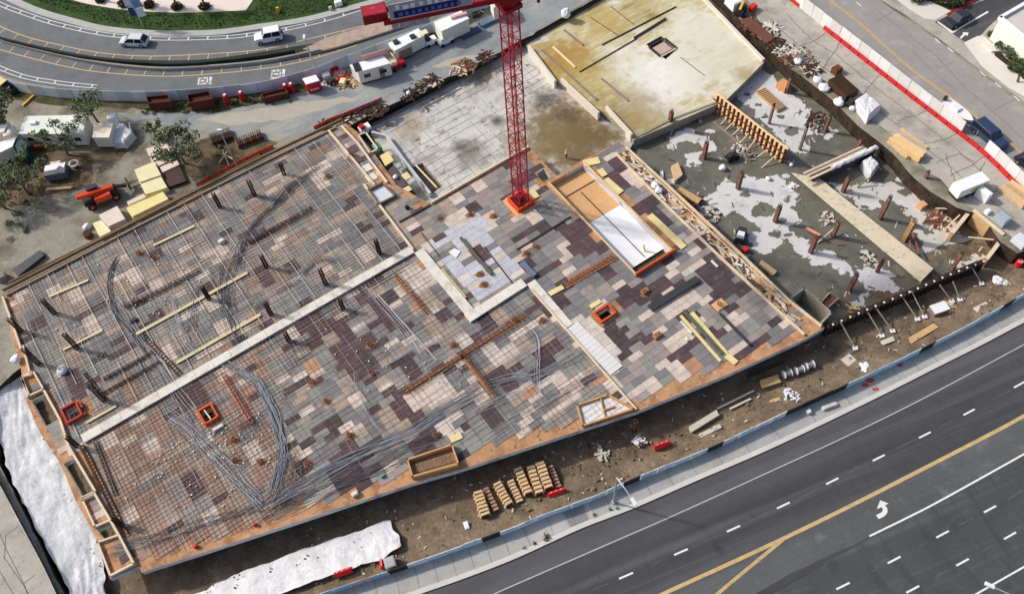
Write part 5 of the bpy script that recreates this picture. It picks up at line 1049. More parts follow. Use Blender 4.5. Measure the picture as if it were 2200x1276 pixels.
lumber('tan plywood pile under the deck edge', (1636, 824), (1675, 812), 1.0, .5, mat('tan_lumber', (206, 170, 122))); lumber('small tan timber square left of the white poles', (1655, 866), (1678, 858), .8, .3, mat('tan_lumber', (206, 170, 122)))
lumber('long brown board in the shade of the deck edge', (1606, 808), (1684, 776), .35, .2, mat('dark_boards', (78, 62, 54)))
slabthing('plywood_sheet', 'pale plywood sheet lying flat on the dirt strip', 'plywood', [(1806, 773), (1824, 760), (1840, 774), (1822, 788)], .18, .1, m_pale)
slabthing('plywood_sheet', 'pale sheet propped by the mural fence on the right', 'plywood', [(2088, 664), (2116, 650), (2128, 658), (2100, 674)], .5, .2, m_pale)
c = P(2014, 668, .1); t = thing('white_lid_bin', c, 'white topped skip beside a heap of offcuts near the props', 'skip', None, fa); b_ = MB(); b_.box((0, 0, 0), (2.0, 1.2, .8)); b_.build('body', m_timg, t); b_ = MB(); b_.box((0, 0, .802), (2.1, 1.3, .08)); b_.build('lid', m_bag, t)
HM = [mat('heap_grey', (128, 120, 112), .9, .2, 2), mat('heap_pale', (206, 196, 180), .9, .15, 2), mat('heap_brown', (104, 76, 58), .9, .2, 2), mat('heap_dark', (66, 58, 52), .9, .2, 2)]
def heap(lb, x, y, z, r_, n, m, seed=0, cat='debris', sz=(.2, .7)):
    c = P(x, y, z); q = random.Random(seed); b_ = MB()
    for k in range(n):
        a = q.random()*6.3; d = r_*q.random()**.6; h = .05+.35*r_*(1-d/r_)*q.random(); t_ = q.gauss(seed, .55)+(1.57 if q.random() < .3 else 0); v = Vector((cos(t_), sin(t_), q.uniform(-.08, .10))); p = Vector((d*cos(a), d*sin(a), h*.7+.05)); L = q.uniform(*sz); b_.bar(p-v*L/2, p+v*L/2, q.uniform(.07, .34), .05, mi=k % 3)
    
    for k in range(max(3, n//8)): a = q.random()*6.3; d = r_*.7*q.random(); b_.box((d*cos(a), d*sin(a), .02), (q.uniform(.2, .6), q.uniform(.15, .4), q.uniform(.1, .4)), q.random()*3, mi=k % 3)
    return b_.build('offcut_heap', [m, m, HM[seed % 4]], loc=c, label=lb, cat=cat)
heap('brown heap of offcuts next to the white topped skip', 2040, 662, .15, .8, 40, mat('tan_lumber', (206, 170, 122)), 1); heap('white scrap heap on the dirt right of the lumber stacks', 1375, 948, .3, .7, 36, m_bag, 2); heap('white scrap heap beside the tan timber square', 1698, 850, .4, .9, 40, m_bag, 3); heap('white fan of poles by the mural fence on the right', 1855, 792, .6, .7, 12, m_bag, 4, sz=(.8, 1.4)); heap('pale twiggy scrap near the lumber stacks', 1295, 975, .25, .8, 20, m_pale, 5)
for k, (x, y) in enumerate(((1690, 806), (1716, 798), (1738, 788))):
    c = P(x, y, .12); t = thing('wire_spool', c, 'white wrapped spool on the dirt strip, %s of three from the left' % ('first', 'second', 'third')[k], 'spool', 'white spools', fa); b_ = MB(); b_.tube([(-.4, 0, .45), (.4, 0, .45)], .38, 12); b_.build('coil', mat('spool_grey', (150, 150, 150), .7, .15, 2), t); 
    for s2 in (-1, 1): b_ = MB(); b_.tube([(s2*.45-.05, 0, .45), (s2*.45+.05, 0, .45)], .5, 14); b_.build('flange', m_bag, t)
heap('tall white pole bundle leaning by the mural fence', 1712, 860, .6, .5, 10, m_bag, 7, sz=(1.5, 2.2))
c = P(2142, 606, .15); b_ = MB(); b_.ball((0, 0, .3), .75, 0, 10, .5, .25); b_.ball((.7, -.4, .25), .5, 0, 10, .5, .25); b_.build('crumpled_sheet', m_tarp, loc=c, label='crumpled white sheet on the dirt beyond the props', cat='sheet')
c = P(2186, 570, .2); t = thing('red_drum', c, 'red drum standing on the dirt at the right', 'drum'); b_ = MB(); b_.cyl((0, 0, 0), .42, .95, 14); b_.build('body', mat('red_plastic_barrier', (218, 40, 44)), t); b_ = MB(); b_.cyl((0, 0, .952), .36, .05, 14); b_.build('lid', mat('pale_red_plastic', (236, 150, 148)), t)
# clods, stones and litter of the strip
b_ = MB(); q = random.Random(31)
for k in range(900):
    p = q.choice(fl_d[60:]); c = Vector((p.x+q.uniform(-3, 1), p.y+q.uniform(.6, 9), 0)); r_ = q.uniform(.03, .16)*(1 if q.random() < .9 else 1.7); c.z = tz(*pix(Vector((c.x, c.y, .3)))[:2]); b_.ball(c, r_, 0, 6, .7, .35)
b_.build('clods', mat('clod_earth', (116, 102, 84), .95, .3, 2), kind='stuff', label='earth clods and stones littering the dirt strip', cat='clods')
b_ = MB()
for k in range(170):
    p = q.choice(fl_d[60:]); c = Vector((p.x+q.uniform(-3, 1), p.y+q.uniform(.5, 8), 0)); c.z = tz(*pix(Vector((c.x, c.y, .3)))[:2])+.03; b_.box(c, (q.uniform(.1, .5), q.uniform(.05, .18), .04), q.random()*3)
b_.build('litter', m_pale, kind='stuff', label='pale wood scraps littering the dirt strip', cat='scraps')

# ---- street lamps
def lamp(lb, base, top, z, arm_to=None, n=0):
    c = P(*base, z); h = min((abs(pix(c+up(k*.1))[1]-top[1]), k*.1) for k in range(20, 140))[1]
    t = thing('street_lamp', c, lb, 'street lamp'); b_ = MB(); b_.cyl((0, 0, 0), .13, h, 10, r2=.08); b_.build('pole', m_steel, t); b_ = MB(); b_.cyl((0, 0, 0), .24, .35, 10); b_.build('base', m_kerb2, t)
    if arm_to is not None:
        e = P(*arm_to, z+h); e = e-c; pts = cr([Vector((0, 0, h-.05)), Vector((e.x*.5, e.y*.5, h+.12)), Vector((e.x, e.y, h))], 6); b_ = MB(); b_.tube(pts, .065, 8); a = b_.build('arm', m_steel, t); d = Vector((e.x, e.y, 0)).normalized()
    else: e = Vector((0, 0, h)); a = t; d = Vector((0, -1, 0))
    b_ = MB(); b_.bar(Vector((e.x, e.y, h+.02))-d*.15, Vector((e.x, e.y, h))+d*.75, .36, .2); b_.build('lantern', mat('lantern_white', (224, 226, 226), .5, .05, 1), a)
    return t
lamp('street lamp with a bent arm over the lower street pavement', (1318, 1079), (1324, 1026), ZL+.15, (1358, 1072))
lamp('slim street lamp on the verge of the curving street', (677, 152), (656, 77), ZU)
lamp('lamp at the far side of the lower street, mostly out of frame', (2146, 1318), (2144, 1290), ZL+.02, (2133, 1260))
# kerbside weeds and street bits
b_ = MB(); q = random.Random(5)
for (x, y, n, r_) in ((1173, 1154, 60, .45), (1148, 1166, 16, .2), (1125, 1176, 16, .2), (1277, 1106, 16, .22), (1310, 1094, 14, .2), (1326, 1092, 8, .15)):
    c = P(x, y, ZL+.17)
    for k in range(n): a = q.random()*6.3; d = r_*q.random(); p = c+Vector((cos(a)*d, sin(a)*d, 0)); b_.bar(p, p+Vector((q.uniform(-.1, .1), q.uniform(-.1, .1), q.uniform(.1, .3))), .06, .02)
b_.build('weeds', mat('weed_green', (86, 106, 44), .9, .25, 3), kind='stuff', label='tufts of green weeds along the kerb of the lower street', cat='weeds')
for lb, x, y, d, m in (('pale slab bench on the lower pavement', 1781, 874, (1.9, .45, .4), m_kerb), ('small white box on the lower pavement', 1736, 886, (.5, .5, .5), m_bag), ('white planter panel on the pavement by the lumber', 1002, 1128, (.55, .9, .1), m_bag)): crate(lb, x, y, ZL+.15 if x > 1100 else .7, d, m, fa, 'pavement_box', 'box')
# ============================================================ THE WET FLOOR ON THE RIGHT
m_wet = mat('wet_concrete', (110, 109, 97), .42, .10, .3, layers=[((92, 90, 82), .25, .48, .64, .8), ((134, 130, 120), .5, .54, .7, .7), ((98, 86, 72), .8, .6, .72, .6)], fine=.05, spec=.4)
m_palef = mat('pale_floor_film', (208, 207, 204), .85, .04, .4, layers=[((186, 187, 188), .5, .5, .66, .7), ((168, 168, 166), 1.2, .62, .74, .6)])  # lighter flat colour for the floor patches
fp = PL([(1362, 300), (1552, 218), (1640, 134), (1692, 160), (1780, 224), (1836, 280), (1908, 338), (1958, 396), (1996, 424), (2050, 462), (2140, 556), (2000, 616), (1775, 712), (1735, 735), (1640, 700), (1330, 360)], ZW)
b_ = MB(); b_.prism(fp, .005, ZW, bottom=False); floor = b_.build('wet_floor', m_wet, kind='structure')
def film(poly, seed, z, name, m, cell=.15, k=1.0):
    """ragged-edged film of cells inside a polygon whose outline is broken up by noise"""
    o = Vector((seed*9.1, seed*4.7, 0)); x0, x1 = min(p.x for p in poly)-1, max(p.x for p in poly)+1; y0, y1 = min(p.y for p in poly)-1, max(p.y for p in poly)+1; b_ = MB(); idx = {}; vs = []; fs = []
    nx, ny = int((x1-x0)/cell)+1, int((y1-y0)/cell)+1
    def vid(i, j):
        if (i, j) not in idx: idx[(i, j)] = len(vs); vs.append((x0+i*cell, y0+j*cell, ZW+z))
        return idx[(i, j)]
    for i in range(nx):
        for j in range(ny):
            p = Vector((x0+(i+.5)*cell, y0+(j+.5)*cell, 0)); v = noise.noise_vector(p*.5+o)*.9+noise.noise_vector(p*1.4+o)*.5+noise.noise_vector(p*3.6+o)*.24
            q_ = (p.x+v.x*k, p.y+v.y*k)
            if inside(q_, poly) and inside(p, fp): fs.append((vid(i, j), vid(i+1, j), vid(i+1, j+1), vid(i, j+1)))
    if fs: b_._add(vs, fs); b_.build(name, m, floor)
def patch(px, m=m_palef, z=.012, amp=.35, seed=0, name='pale_film'): film(cr(PL(px+px[:1], ZW), 3)[:-1], seed, z+seed*.0004, name, m)
patch([(1436, 313), (1441, 304), (1469, 278), (1486, 273), (1497, 290), (1519, 301), (1541, 316), (1531, 327), (1507, 335), (1500, 356), (1483, 356), (1467, 349), (1474, 333), (1460, 328)], seed=1)
patch([(1555, 198), (1580, 176), (1628, 146), (1652, 160), (1700, 198), (1736, 232), (1792, 278), (1784, 300), (1752, 300), (1734, 330), (1704, 326), (1688, 318), (1640, 262), (1592, 218)], seed=2)
patch([(1512, 430), (1540, 405), (1566, 388), (1585, 400), (1602, 378), (1640, 386), (1668, 376), (1685, 395), (1712, 420), (1706, 448), (1724, 470), (1690, 488), (1702, 506), (1738, 520), (1752, 545), (1792, 544), (1826, 574), (1814, 588), (1790, 580), (1764, 566), (1734, 560), (1706, 540), (1690, 520), (1660, 525), (1642, 548), (1620, 535), (1600, 510), (1640, 498), (1632, 480), (1600, 470), (1580, 455), (1545, 466), (1520, 455)], seed=3, amp=.42)
patch([(1855, 568), (1900, 580), (1938, 615), (1900, 630), (1850, 612), (1844, 590)], seed=4)
patch([(1772, 388), (1818, 399), (1856, 394), (1884, 386), (1915, 394), (1945, 402), (1978, 427), (2017, 452), (2040, 475), (2073, 514), (2108, 539), (2118, 554), (2073, 577), (2052, 572), (2037, 554), (1996, 549), (1986, 534), (1998, 519), (1966, 503), (1972, 483), (1945, 455), (1945, 432), (1920, 437), (1884, 432), (1856, 445), (1831, 432), (1793, 406)], m=mat('pale_floor_film_warm', (200, 198, 190), .7, .04, .4, layers=[((184, 182, 174), .5, .5, .66, .7)]), seed=5, amp=.3)
patch([(1826, 648), (1880, 627), (1897, 632), (1860, 648), (1838, 654)], seed=6, amp=.2)
for k, (x, y, r_) in enumerate(((2012, 478, 1.2), (2042, 536, 1.2), (1996, 546, .7), (1975, 488, .6), (2038, 552, .6), (1700, 285, .9), (1772, 256, 1.3), (1785, 268, .8), (1740, 296, .9), (1756, 304, 1.2), (1680, 250, .5), (1626, 226, .45), (1644, 248, .35), (1640, 452, 1.4), (1600, 420, .7), (1660, 505, .6), (1480, 318, 1.4), (1692, 428, .5), (1990, 496, .6))):
    c = P(x, y, ZW); film([c+Vector((cos(t)*r_*1.2, sin(t)*r_*.8, 0)) for t in [i*pi/6 for i in range(12)]], k+20, .020+k*.0006, 'damp_spot', m_wet, .14, .6)
q = random.Random(99)
for k in range(46):      # scattered smaller films and damp islands
    x, y = q.uniform(1430, 2080), q.uniform(200, 600); c = P(x, y, ZW)
    if not inside(c, fp): continue
    r_ = q.uniform(.25, .9); film([c+Vector((cos(t)*r_*1.3, sin(t)*r_*.8, 0)) for t in [i*pi/6 for i in range(12)]], k+60, (.0145 if k % 2 else .034)+k*.0001, 'damp_spot' if k % 2 == 0 else 'pale_film', m_wet if k % 2 == 0 else m_palef, .13, .7*r_)
b_ = MB()
for k in range(420):
    x, y = q.uniform(1380, 2120), q.uniform(190, 690); c = P(x, y, ZW+.03)
    if not inside(c, fp): continue
    t_ = q.random()*3.2; b_.bar(c, c+Vector((cos(t_), sin(t_), q.uniform(0, .06)))*q.uniform(.15, 1.2), q.uniform(.05, .2), .05, q.randrange(3))
b_.build('floor_litter', [mat('heap_pale', (206, 196, 180)), mat('heap_brown', (104, 76, 58)), mat('heap_grey', (128, 120, 112))], kind='stuff', label='boards and scraps strewn over the wet floor', cat='scraps')
b_ = MB()
wlk = PL([(1348, 326), (1430, 402), (1560, 522), (1700, 656)], Z0+.04); wlk2 = PL([(1330, 334), (1420, 428), (1560, 560), (1722, 714)], Z0+.04)
for k in range(190):
    t_ = q.random()*2.999; i = int(t_); f = t_-i; p = wlk[i].lerp(wlk[i+1], f).lerp(wlk2[i].lerp(wlk2[i+1], f), q.uniform(.1, .9)); az = ang(wlk[i], wlk[i+1])+q.gauss(0, .5); L = q.uniform(.3, 1.9); b_.box(p+up(.05*q.random()), (L, q.uniform(.1, .4), .07), az, q.randrange(4))
b_.build('walkway_boards', [m_cream, mat('tan_lumber', (206, 170, 122), .85, .1, 1.5), mat('heap_brown', (104, 76, 58)), mat('heap_pale', (206, 196, 180))], kind='stuff', label='loose boards strewn along the right edge walkway of the deck', cat='boards')
# ---- stud-braced wall form
m_stud = mat('form_studs', (240, 204, 158), .85, .12, 2); m_fply = mat('form_back_ply', (104, 62, 34), .85, .2, 1.5)
a, b = P(1531, 232, ZW), P(1682, 352, ZW); L = (b-a).length; t = thing('wall_form', a, 'long timber wall form with upright studs on the wet floor', 'wall form', None, ang(a, b)); H3 = 2.9
b_ = MB(); b_.box((L/2, .1, 0), (L, .05, H3)); b_.build('ply_face', m_fply, t)
b_ = MB(); b_.box((L/2, .1, H3), (L+.1, .3, .1)); b_.build('top_plate', m_stud, t)
n = 17; st = MB(); st.box((0, 0, 0), (.3, .24, H3-.04)); stm = st.build('stud', m_stud, mesh_only=True)
for k in range(n): put('stud', stm, t, (L*(k+.4)/n, -.06, .02))
for z in (.7, 1.9): b_ = MB(); b_.box((L/2, -.24, z), (L, .12, .16)); b_.build('waler', m_fply, t)
m_prop = mat('pale_prop_timber', (206, 190, 162), .85, .1, 2)
Y = lambda X, Y_: (1400+X/5.8, 180+Y_/5.8)
for k, (p, q) in enumerate((((940, 420), (860, 510)), ((1040, 460), (920, 580)), ((1110, 545), (1000, 650)), ((1210, 620), (1090, 750)), ((1340, 640), (1170, 850)), ((1430, 830), (1310, 920)), ((1550, 890), (1370, 1050)), ((690, 230), (610, 340)))):
    e = P(*Y(*q), ZW+.02); s0 = P(*Y(*p), ZW+1.1); b_ = MB(); b_.bar(e-a, s0-a, .13, .1); o = b_.build('raking_prop', m_prop, None); o.parent = t; o.matrix_parent_inverse = Matrix.Rotation(-t.rotation_euler.z, 4, 'Z')
lumber('long grey board lying in front of the wall form', (1534, 262), (1589, 308), .3, .15, m_timg, z=ZW+.02)
# ---- columns standing on the wet floor
m_col = mat('red_column_form', (146, 104, 88), .85, .18, 1.5, layers=[((104, 68, 56), 1.2, .5, .64, .7)]); m_colw = mat('timber_column_form', (190, 150, 104), .85, .12, 1.5)
def column(lb, base, top, w_=.5, m=m_col, rb=.5):
    c = P(*base, ZW+.02); h = min((abs(pix(c+up(k*.05))[1]-top[1]), k*.05) for k in range(8, 90))[1]; t = thing('column', c, lb, 'column', 'columns on the wet floor', YAW)
    b_ = MB(); b_.box((0, 0, 0), (w_, w_, h)); b_.build('shaft', m, t)
    b_ = MB()
    for k in range(int(h/.45)): b_.box((0, 0, .2+k*.45), (w_+.08, w_+.08, .06))
    b_.build('clamps', m_rustd, t, kind='stuff'); b_ = MB()
    for x in (-1, 1):
        for y in (-1, 0, 1): b_.bar((x*w_*.35, y*w_*.35, h), (x*w_*.35, y*w_*.35, h+rb), .06)
    b_.build('dowels', m_dark, t)
for lb, b, tp, w_, m in (('red column form at the corner of the stained slab', (1438, 276), (1446, 242), .5, m_col), ('red column form beside the pale film in front of the wall form', (1512, 340), (1519, 308), .5, m_col), ('red column form near the dark pump', (1585, 405), (1596, 373), .5, m_col), ('red column form standing in the middle of the large pale film', (1665, 476), (1677, 444), .5, m_col), ('red column form leaning row, front one at the crossed props', (1741, 542), (1754, 511), .5, m_col), ('red column form beside the plank deck, near the crossed props', (1789, 508), (1801, 479), .45, m_col), ('red column form right of the covered wall', (1811, 412), (1823, 382), .5, m_col), ('dark red column form beyond the plank deck', (1890, 470), (1906, 424), .45, m_col), ('tan timber column form beside the plank deck', (1942, 516), (1962, 476), .6, m_colw), ('slim grey column behind the wall form, left one', (1652, 266), (1663, 228), .3, m_timg), ('slim grey column behind the wall form, right one', (1718, 322), (1736, 268), .3, m_timg), ('dark column stub near the lower wall', (1824, 624), (1840, 592), .45, m_col), ('brown column stub beside the lower pale patch', (1884, 584), (1888, 562), .35, m_fply), ('grey red column at the right end of the wet floor', (2044, 580), (2066, 546), .4, m_col), ('red column stub at the foot of the earth bank', (1772, 282), (1782, 250), .4, m_col), ('red column stub at the earth bank near the covered wall', (1838, 330), (1846, 300), .4, m_col), ('slim red column beside the earth bank far right', (1976, 406), (1992, 372), .35, m_col), ('red column stub under the bank beside the debris', (1690, 200), (1698, 168), .4, m_col)): column(lb, b, tp, w_, m)
# rakers between columns
for lb, p, q, m in (('salmon timber raker leaning on the crossed props', (1733, 490), (1762, 506), mat('salmon_timber', (214, 140, 112), .85, .1, 2)), ('pale raker crossing to the plank deck', (1756, 522), (1800, 484), m_prop), ('red raker beside the tan column form', (1950, 496), (1958, 536), mat('red_oxide_steel', (150, 78, 74))), ('second red raker beside the tan column form', (1962, 500), (1974, 545), mat('red_oxide_steel', (150, 78, 74))), ('thin timber raker in front of the covered wall', (1842, 403), (1868, 382), mat('brown_timber', (150, 122, 88))), ('grey raker by the stained slab corner', (1568, 182), (1608, 158), m_timg)):
    a, b = P(*p, ZW+.1), P(*q, ZW+1.2); b_ = MB(); b_.bar(a, b, .32 if 'salmon' in lb else .14, .2); b_.build('raker', m, org=a, label=lb, cat='prop')
# ---- plank deck
pp = PL([(1700, 371), (1762, 384), (2006, 577), (1978, 606)], ZW+1.0); t = thing('plank_deck', pp[0], 'long cream plank deck lying across the wet floor', 'plank deck')
m_pld = mat('deck_planks', (214, 202, 174), .85, .08, 1, layers=[((170, 158, 132), 1.2, .58, .7, .7)], fine=.08); q = random.Random(2)
for i in range(6):
    for j in range(4):
        u0, u1 = i/6+.004, (i+1)/6-.004; v0, v1 = j/4+.0015+(.06 if i % 2 else 0)*(0 < j), (j+1)/4-.0015+(.06 if i % 2 else 0)*(j < 3)
        f = lambda u, v: pp[0].lerp(pp[3], v).lerp(pp[1].lerp(pp[2], v), u)-pp[0]
        b_ = MB(); b_.prism([f(u0, v0), f(u1, v0), f(u1, v1), f(u0, v1)], -.08, -.02+q.uniform(0, .025)); b_.build('plank', m_pld, t)
for j in range(6):
    v = .05+j*.18; c = pp[0].lerp(pp[3], v).lerp(pp[1].lerp(pp[2], v), .5)-pp[0]; b_ = MB(); b_.box((c.x, c.y, -1.0), (.9, .3, .9), ang(pp[0], pp[3])+pi/2); b_.build('trestle', m_timg, t)
# ---- covered concrete wall
a, b = P(1738, 398, ZW), P(1872, 336, ZW); L = (b-a).length; t = thing('covered_wall', a, 'concrete wall with white sheet bundled along its top', 'wall', None, ang(a, b))
b_ = MB(); b_.box((L/2, 0, 0), (L, .5, 1.9)); b_.build('wall_face', mat('dark_wall', (84, 74, 68), .9, .15, 1), t)
b_ = MB(); vs = []; fs = []; nu, nv = 40, 8
for i in range(nu):
    for j in range(nv):
        th = pi*j/(nv-1); x = L*.28+L*.74*i/(nu-1); r_ = .38+.16*noise.noise(Vector((x*1.3, th, 1)))+.1*noise.noise(Vector((x*4, th*2, 1))); vs.append((x, -.1-r_*cos(th), 1.85+r_*.7*sin(th)))
for i in range(nu-1):
    for j in range(nv-1): fs.append((i*nv+j, i*nv+j+1, (i+1)*nv+j+1, (i+1)*nv+j))
b_._add(vs, fs); b_.build('white_sheet', m_tarp, t, smooth=True)
for k in range(3): b_ = MB(); b_.box((L*.42, .42+k*.3, 1.7), (L*.95, .24, .16)); b_.build('timber', m_rail if k != 1 else m_timg, t)
b_ = MB(); b_.box((L*.1, -.25, 1.75), (L*.4, .3, .2)); b_.build('timber', m_rail, t)
def wrapped(lb, px, z, h, seed=0):
    pts = PL(px, z+h); c = sum(pts, Vector())/len(pts); b_ = MB(); vs = []; n = len(pts); q = random.Random(seed); top = []; pr = [p-c for p in pts]; ring = []
    for k in range(n*4): a, b = pr[k//4], pr[(k//4+1) % n]; ring.append(a.lerp(b, (k % 4)/4))
    m_ = len(ring)
    for zz, sc in ((0, 1.06), (h*.4, 1.0), (h*.85, .98), (h*1.0, .86), (h*1.03, .4)):
        for p in ring: e = noise.noise(Vector((p.x*2, p.y*2, zz+seed)))*.09; vs.append((p.x*(sc+e), p.y*(sc+e), zz+noise.noise(Vector((p.x*1.7, p.y*1.7, seed)))*.12*(zz > 0)))
    fs = [(r_*m_+k, r_*m_+(k+1) % m_, (r_+1)*m_+(k+1) % m_, (r_+1)*m_+k) for r_ in range(4) for k in range(m_)]+[tuple(4*m_+k for k in range(m_))]
    b_._add(vs, fs); b_.build('wrapped_load', m_tarp, loc=Vector((c.x, c.y, z)), label=lb, cat='wrapped load')
wrapped('load wrapped in white sheet on the yard above the earth bank', [(1838, 214), (1862, 198), (1894, 226), (1866, 250)], ZU, 1.4, 1); wrapped('load wrapped in white sheet below the covered wall end', [(1853, 344), (1872, 334), (1890, 352), (1872, 374)], ZW, 1.5, 2)
# ---- lower wall with raking props
wp = PL([(1776, 698), (1798, 689), (1869, 658), (1956, 622), (2030, 590), (2112, 558)], 2.0); t = thing('soldier_wall', Vector((wp[0].x, wp[0].y, 0)), 'dark ribbed wall form along the outer side of the wet floor', 'wall form'); o_ = Vector((wp[0].x, wp[0].y, 0))
m_sol = mat('shaded_wall_form', (58, 44, 38), .9, .25, 1.5); b_ = MB(); b_.wall([p-o_ for p in wp], .3, .0, 1.95); b_.build('form_face', m_sol, t)  # dark brown that also carries the shade of the side turned from the sun
dl = cr(wp, 10); Ls = [0]
for i in range(1, len(dl)): Ls.append(Ls[-1]+(dl[i]-dl[i-1]).length)
rb = MB(); rb.box((0, 0, 0), (.24, .4, 2.2)); rbm = rb.build('rib', m_sol, mesh_only=True); cp = MB(); cp.box((0, 0, 2.2), (.2, .24, .07)); cpm = cp.build('rib_cap', m_bag, mesh_only=True); k = 0
while k*.62 < Ls[-1]:
    i = max(j for j in range(len(Ls)) if Ls[j] <= k*.62); i = min(i, len(dl)-2); p = dl[i].lerp(dl[i+1], (k*.62-Ls[i])/(Ls[i+1]-Ls[i])); az = ang(dl[i], dl[i+1]); pos = Vector((p.x, p.y, 0))-o_+Vector((sin(az), -cos(az), 0))*.34
    r_ = put('rib', rbm, t, pos, az); 
    if k % 2: put('rib_cap', cpm, r_)
    k += 1
m_pr = mat('grey_prop_steel', (156, 148, 138), .6, .1, 2)
Zq = lambda X, Y_: (1640+X/3.929, 620+Y_/3.929)
for k, (p, q) in enumerate((((650, 280), (775, 505)), ((870, 180), (1000, 400)), ((950, 160), (1090, 360)), ((1160, 50), (1300, 260)), ((1250, 20), (1360, 240)), ((1490, -30), (1590, 110)), ((1600, -60), (1660, 95)), ((1760, -180), (1840, -40)))):
    a, b = P(*Zq(*p), 2.0), P(*Zq(*q), .12); c = Vector((b.x, b.y, .1)); tt = thing('raking_prop', c, 'raking steel prop against the dark ribbed wall, %s from the deck corner' % ('first', 'second', 'third', 'fourth', 'fifth', 'sixth', 'seventh', 'last')[k], 'prop', 'raking props of the ribbed wall'); b_ = MB(); b_.tube([Vector((0, 0, .1)), a-c], .085, 8); b_.build('tube', m_pr, tt); b_ = MB(); b_.box((0, 0, -.02), (.55, .5, .22)); b_.build('footing', m_bag, tt)
# ---- lift shaft form, crates and machines
pp = PL([(1697, 641), (1728, 619), (1786, 671), (1760, 697)], 2.5); c = sum(pp, Vector())/4; c.z = ZW; t = thing('shaft_form', c, 'open topped concrete shaft box beside the right corner of the deck', 'shaft box'); m_sh = mat('shaft_concrete', (166, 160, 144), .9, .12, 1)
for k in range(4):
    p, q = pp[k]-c, pp[(k+1) % 4]-c; p.z = q.z = 1.22; d = (q-p).normalized(); b_ = MB(); b_.bar(p-d*.1, q+d*.1, .22, 2.44); b_.build('side_wall', m_sh, t)
pp = PL([(1762, 651), (1782, 629), (1802, 639), (1779, 660)], .9); c = sum(pp, Vector())/4; c.z = ZW+.02; t = thing('scrap_bin', c, 'small steel scrap bin beside the shaft box', 'bin')
for k in range(4): p, q = pp[k]-c, pp[(k+1) % 4]-c; p.z = q.z = .42; b_ = MB(); b_.bar(p, q, .1, .84); b_.build('side', m_timg if k % 2 else m_rail, t)
b_ = MB(); b_.prism([(p-c)*.9 for p in pp], .3, .5); b_.build('scrap', m_rust, t)
lumber('striped pile of short boards beside the deck edge, near the shaft box', (1634, 562), (1666, 586), .7, .5, m_lum, z=ZW+.02)
lumber('pile of brown planks beside the right deck edge', (1456, 405), (1504, 432), 1.0, .5, mat('tan_lumber', (206, 170, 122)), z=ZW+.02)
slabthing('plywood_sheet', 'pale tan plywood sheet standing near the right deck edge', 'plywood', [(1441, 362), (1456, 354), (1466, 380), (1449, 394)], ZW+.1, .5, m_lum)
slabthing('plank', 'white plank on the floor left of the plywood sheet', 'plank', [(1418, 372), (1424, 368), (1426, 384), (1420, 388)], ZW+.05, .2, m_bag)
def machine(lb, x, y, z, rz, L, W_, H_, m, name='compressor', cat='machine', extra=None):
    c = P(x, y, z); t = thing(name, c, lb, cat, None, rz); b_ = MB(); b_.box((0, 0, .35), (L, W_, H_*.55), taper=.94); b_.build('body', m, t); b_ = MB(); b_.box((-L*.2, 0, .35+H_*.55), (L*.4, W_*.8, H_*.3), taper=.85); b_.build('hood', extra or m_dark, t); wm = MB(); wm.tube([(0, -.1, 0), (0, .1, 0)], .32, 10); wmm = wm.build('wheel', mat('tyre', (34, 34, 36), .8, .1, 2), mesh_only=True)
    for sx in (-1, 1):
        for sy in (-1, 1): put('wheel', wmm, t, (sx*L*.36, sy*W_*.48, .32))
    return t
machine('dark pump with a white tank on the wet floor', 1572, 342, ZW, .3, 1.6, 1.0, 1.0, mat('black_plastic', (40, 42, 46)), 'pump'); sack('white round tank in front of the dark pump', 1552, 364, ZW, .5, m_bag, 1.0)
machine('dark mobile lift beside the right deck edge', 1590, 512, ZW, YAW+.6, 2.2, 1.2, 1.5, mat('machine_grey', (58, 60, 62), .6, .1, 1), 'mobile_lift', 'lift', m_bag); crate('red machine part beside the mobile lift', 1600, 541, ZW, (.8, .7, .7), mat('red_plastic', (214, 56, 48)), name='red_fuel_tank', cat='tank')
sack('white bag on the wet floor by the pale film', 1650, 386, ZW, .35, m_bag); sack('small white bag above the plank deck end', 1700, 356, ZW, .3, m_bag); heap('white crumpled wrapping left of the plank deck', 1702, 402, ZW, .8, 22, m_bag, 41)
heap('pale offcuts around the crossed props', 1778, 470, ZW, 1.1, 40, m_pale, 42); heap('pale offcuts below the plank deck', 1866, 555, ZW, 1.0, 34, m_pale, 43); heap('heap of boards between pump and wall form', 1590, 318, ZW, 1.2, 40, m_pale, 44); heap('brown scrap by the corner of the stained slab', 1496, 252, ZW, 1.2, 36, m_fply, 45); heap('yellow scrap by the ribbed wall', 1832, 668, ZW, .9, 16, m_yb, 46, sz=(.6, 1.6)); heap('grey scrap heap below the wall form end', 1612, 336, ZW, 1.0, 34, m_timg, 47); heap('brown tangled bars below the earth bank', 1756, 262, ZW, 1.6, 50, m_rustd, 48, sz=(.5, 1.6)); heap('red bars and tubes near the timber column forms', 2012, 470, ZW, 1.8, 60, m_rust, 49, sz=(.6, 2.0)); heap('dark scrap beside the right edge of the deck', 1500, 436, ZW, 1.3, 40, m_rustd, 50); heap('pale scrap strewn along the deck side', 1528, 462, ZW, 1.4, 40, m_pale, 51)
crate('tan box on the wet floor near the timber column forms', 1978, 446, ZW, (1.2, .9, .7), mat('tan_plywood', (214, 168, 120)), .5); crate('orange brown box on the wet floor near the stained slab corner', 1682, 190, ZW, (1.7, 1.5, 1.0), mat('orange_ply', (214, 154, 106), .85, .08, 1), ang(P(1623, 190), P(1687, 235))); 
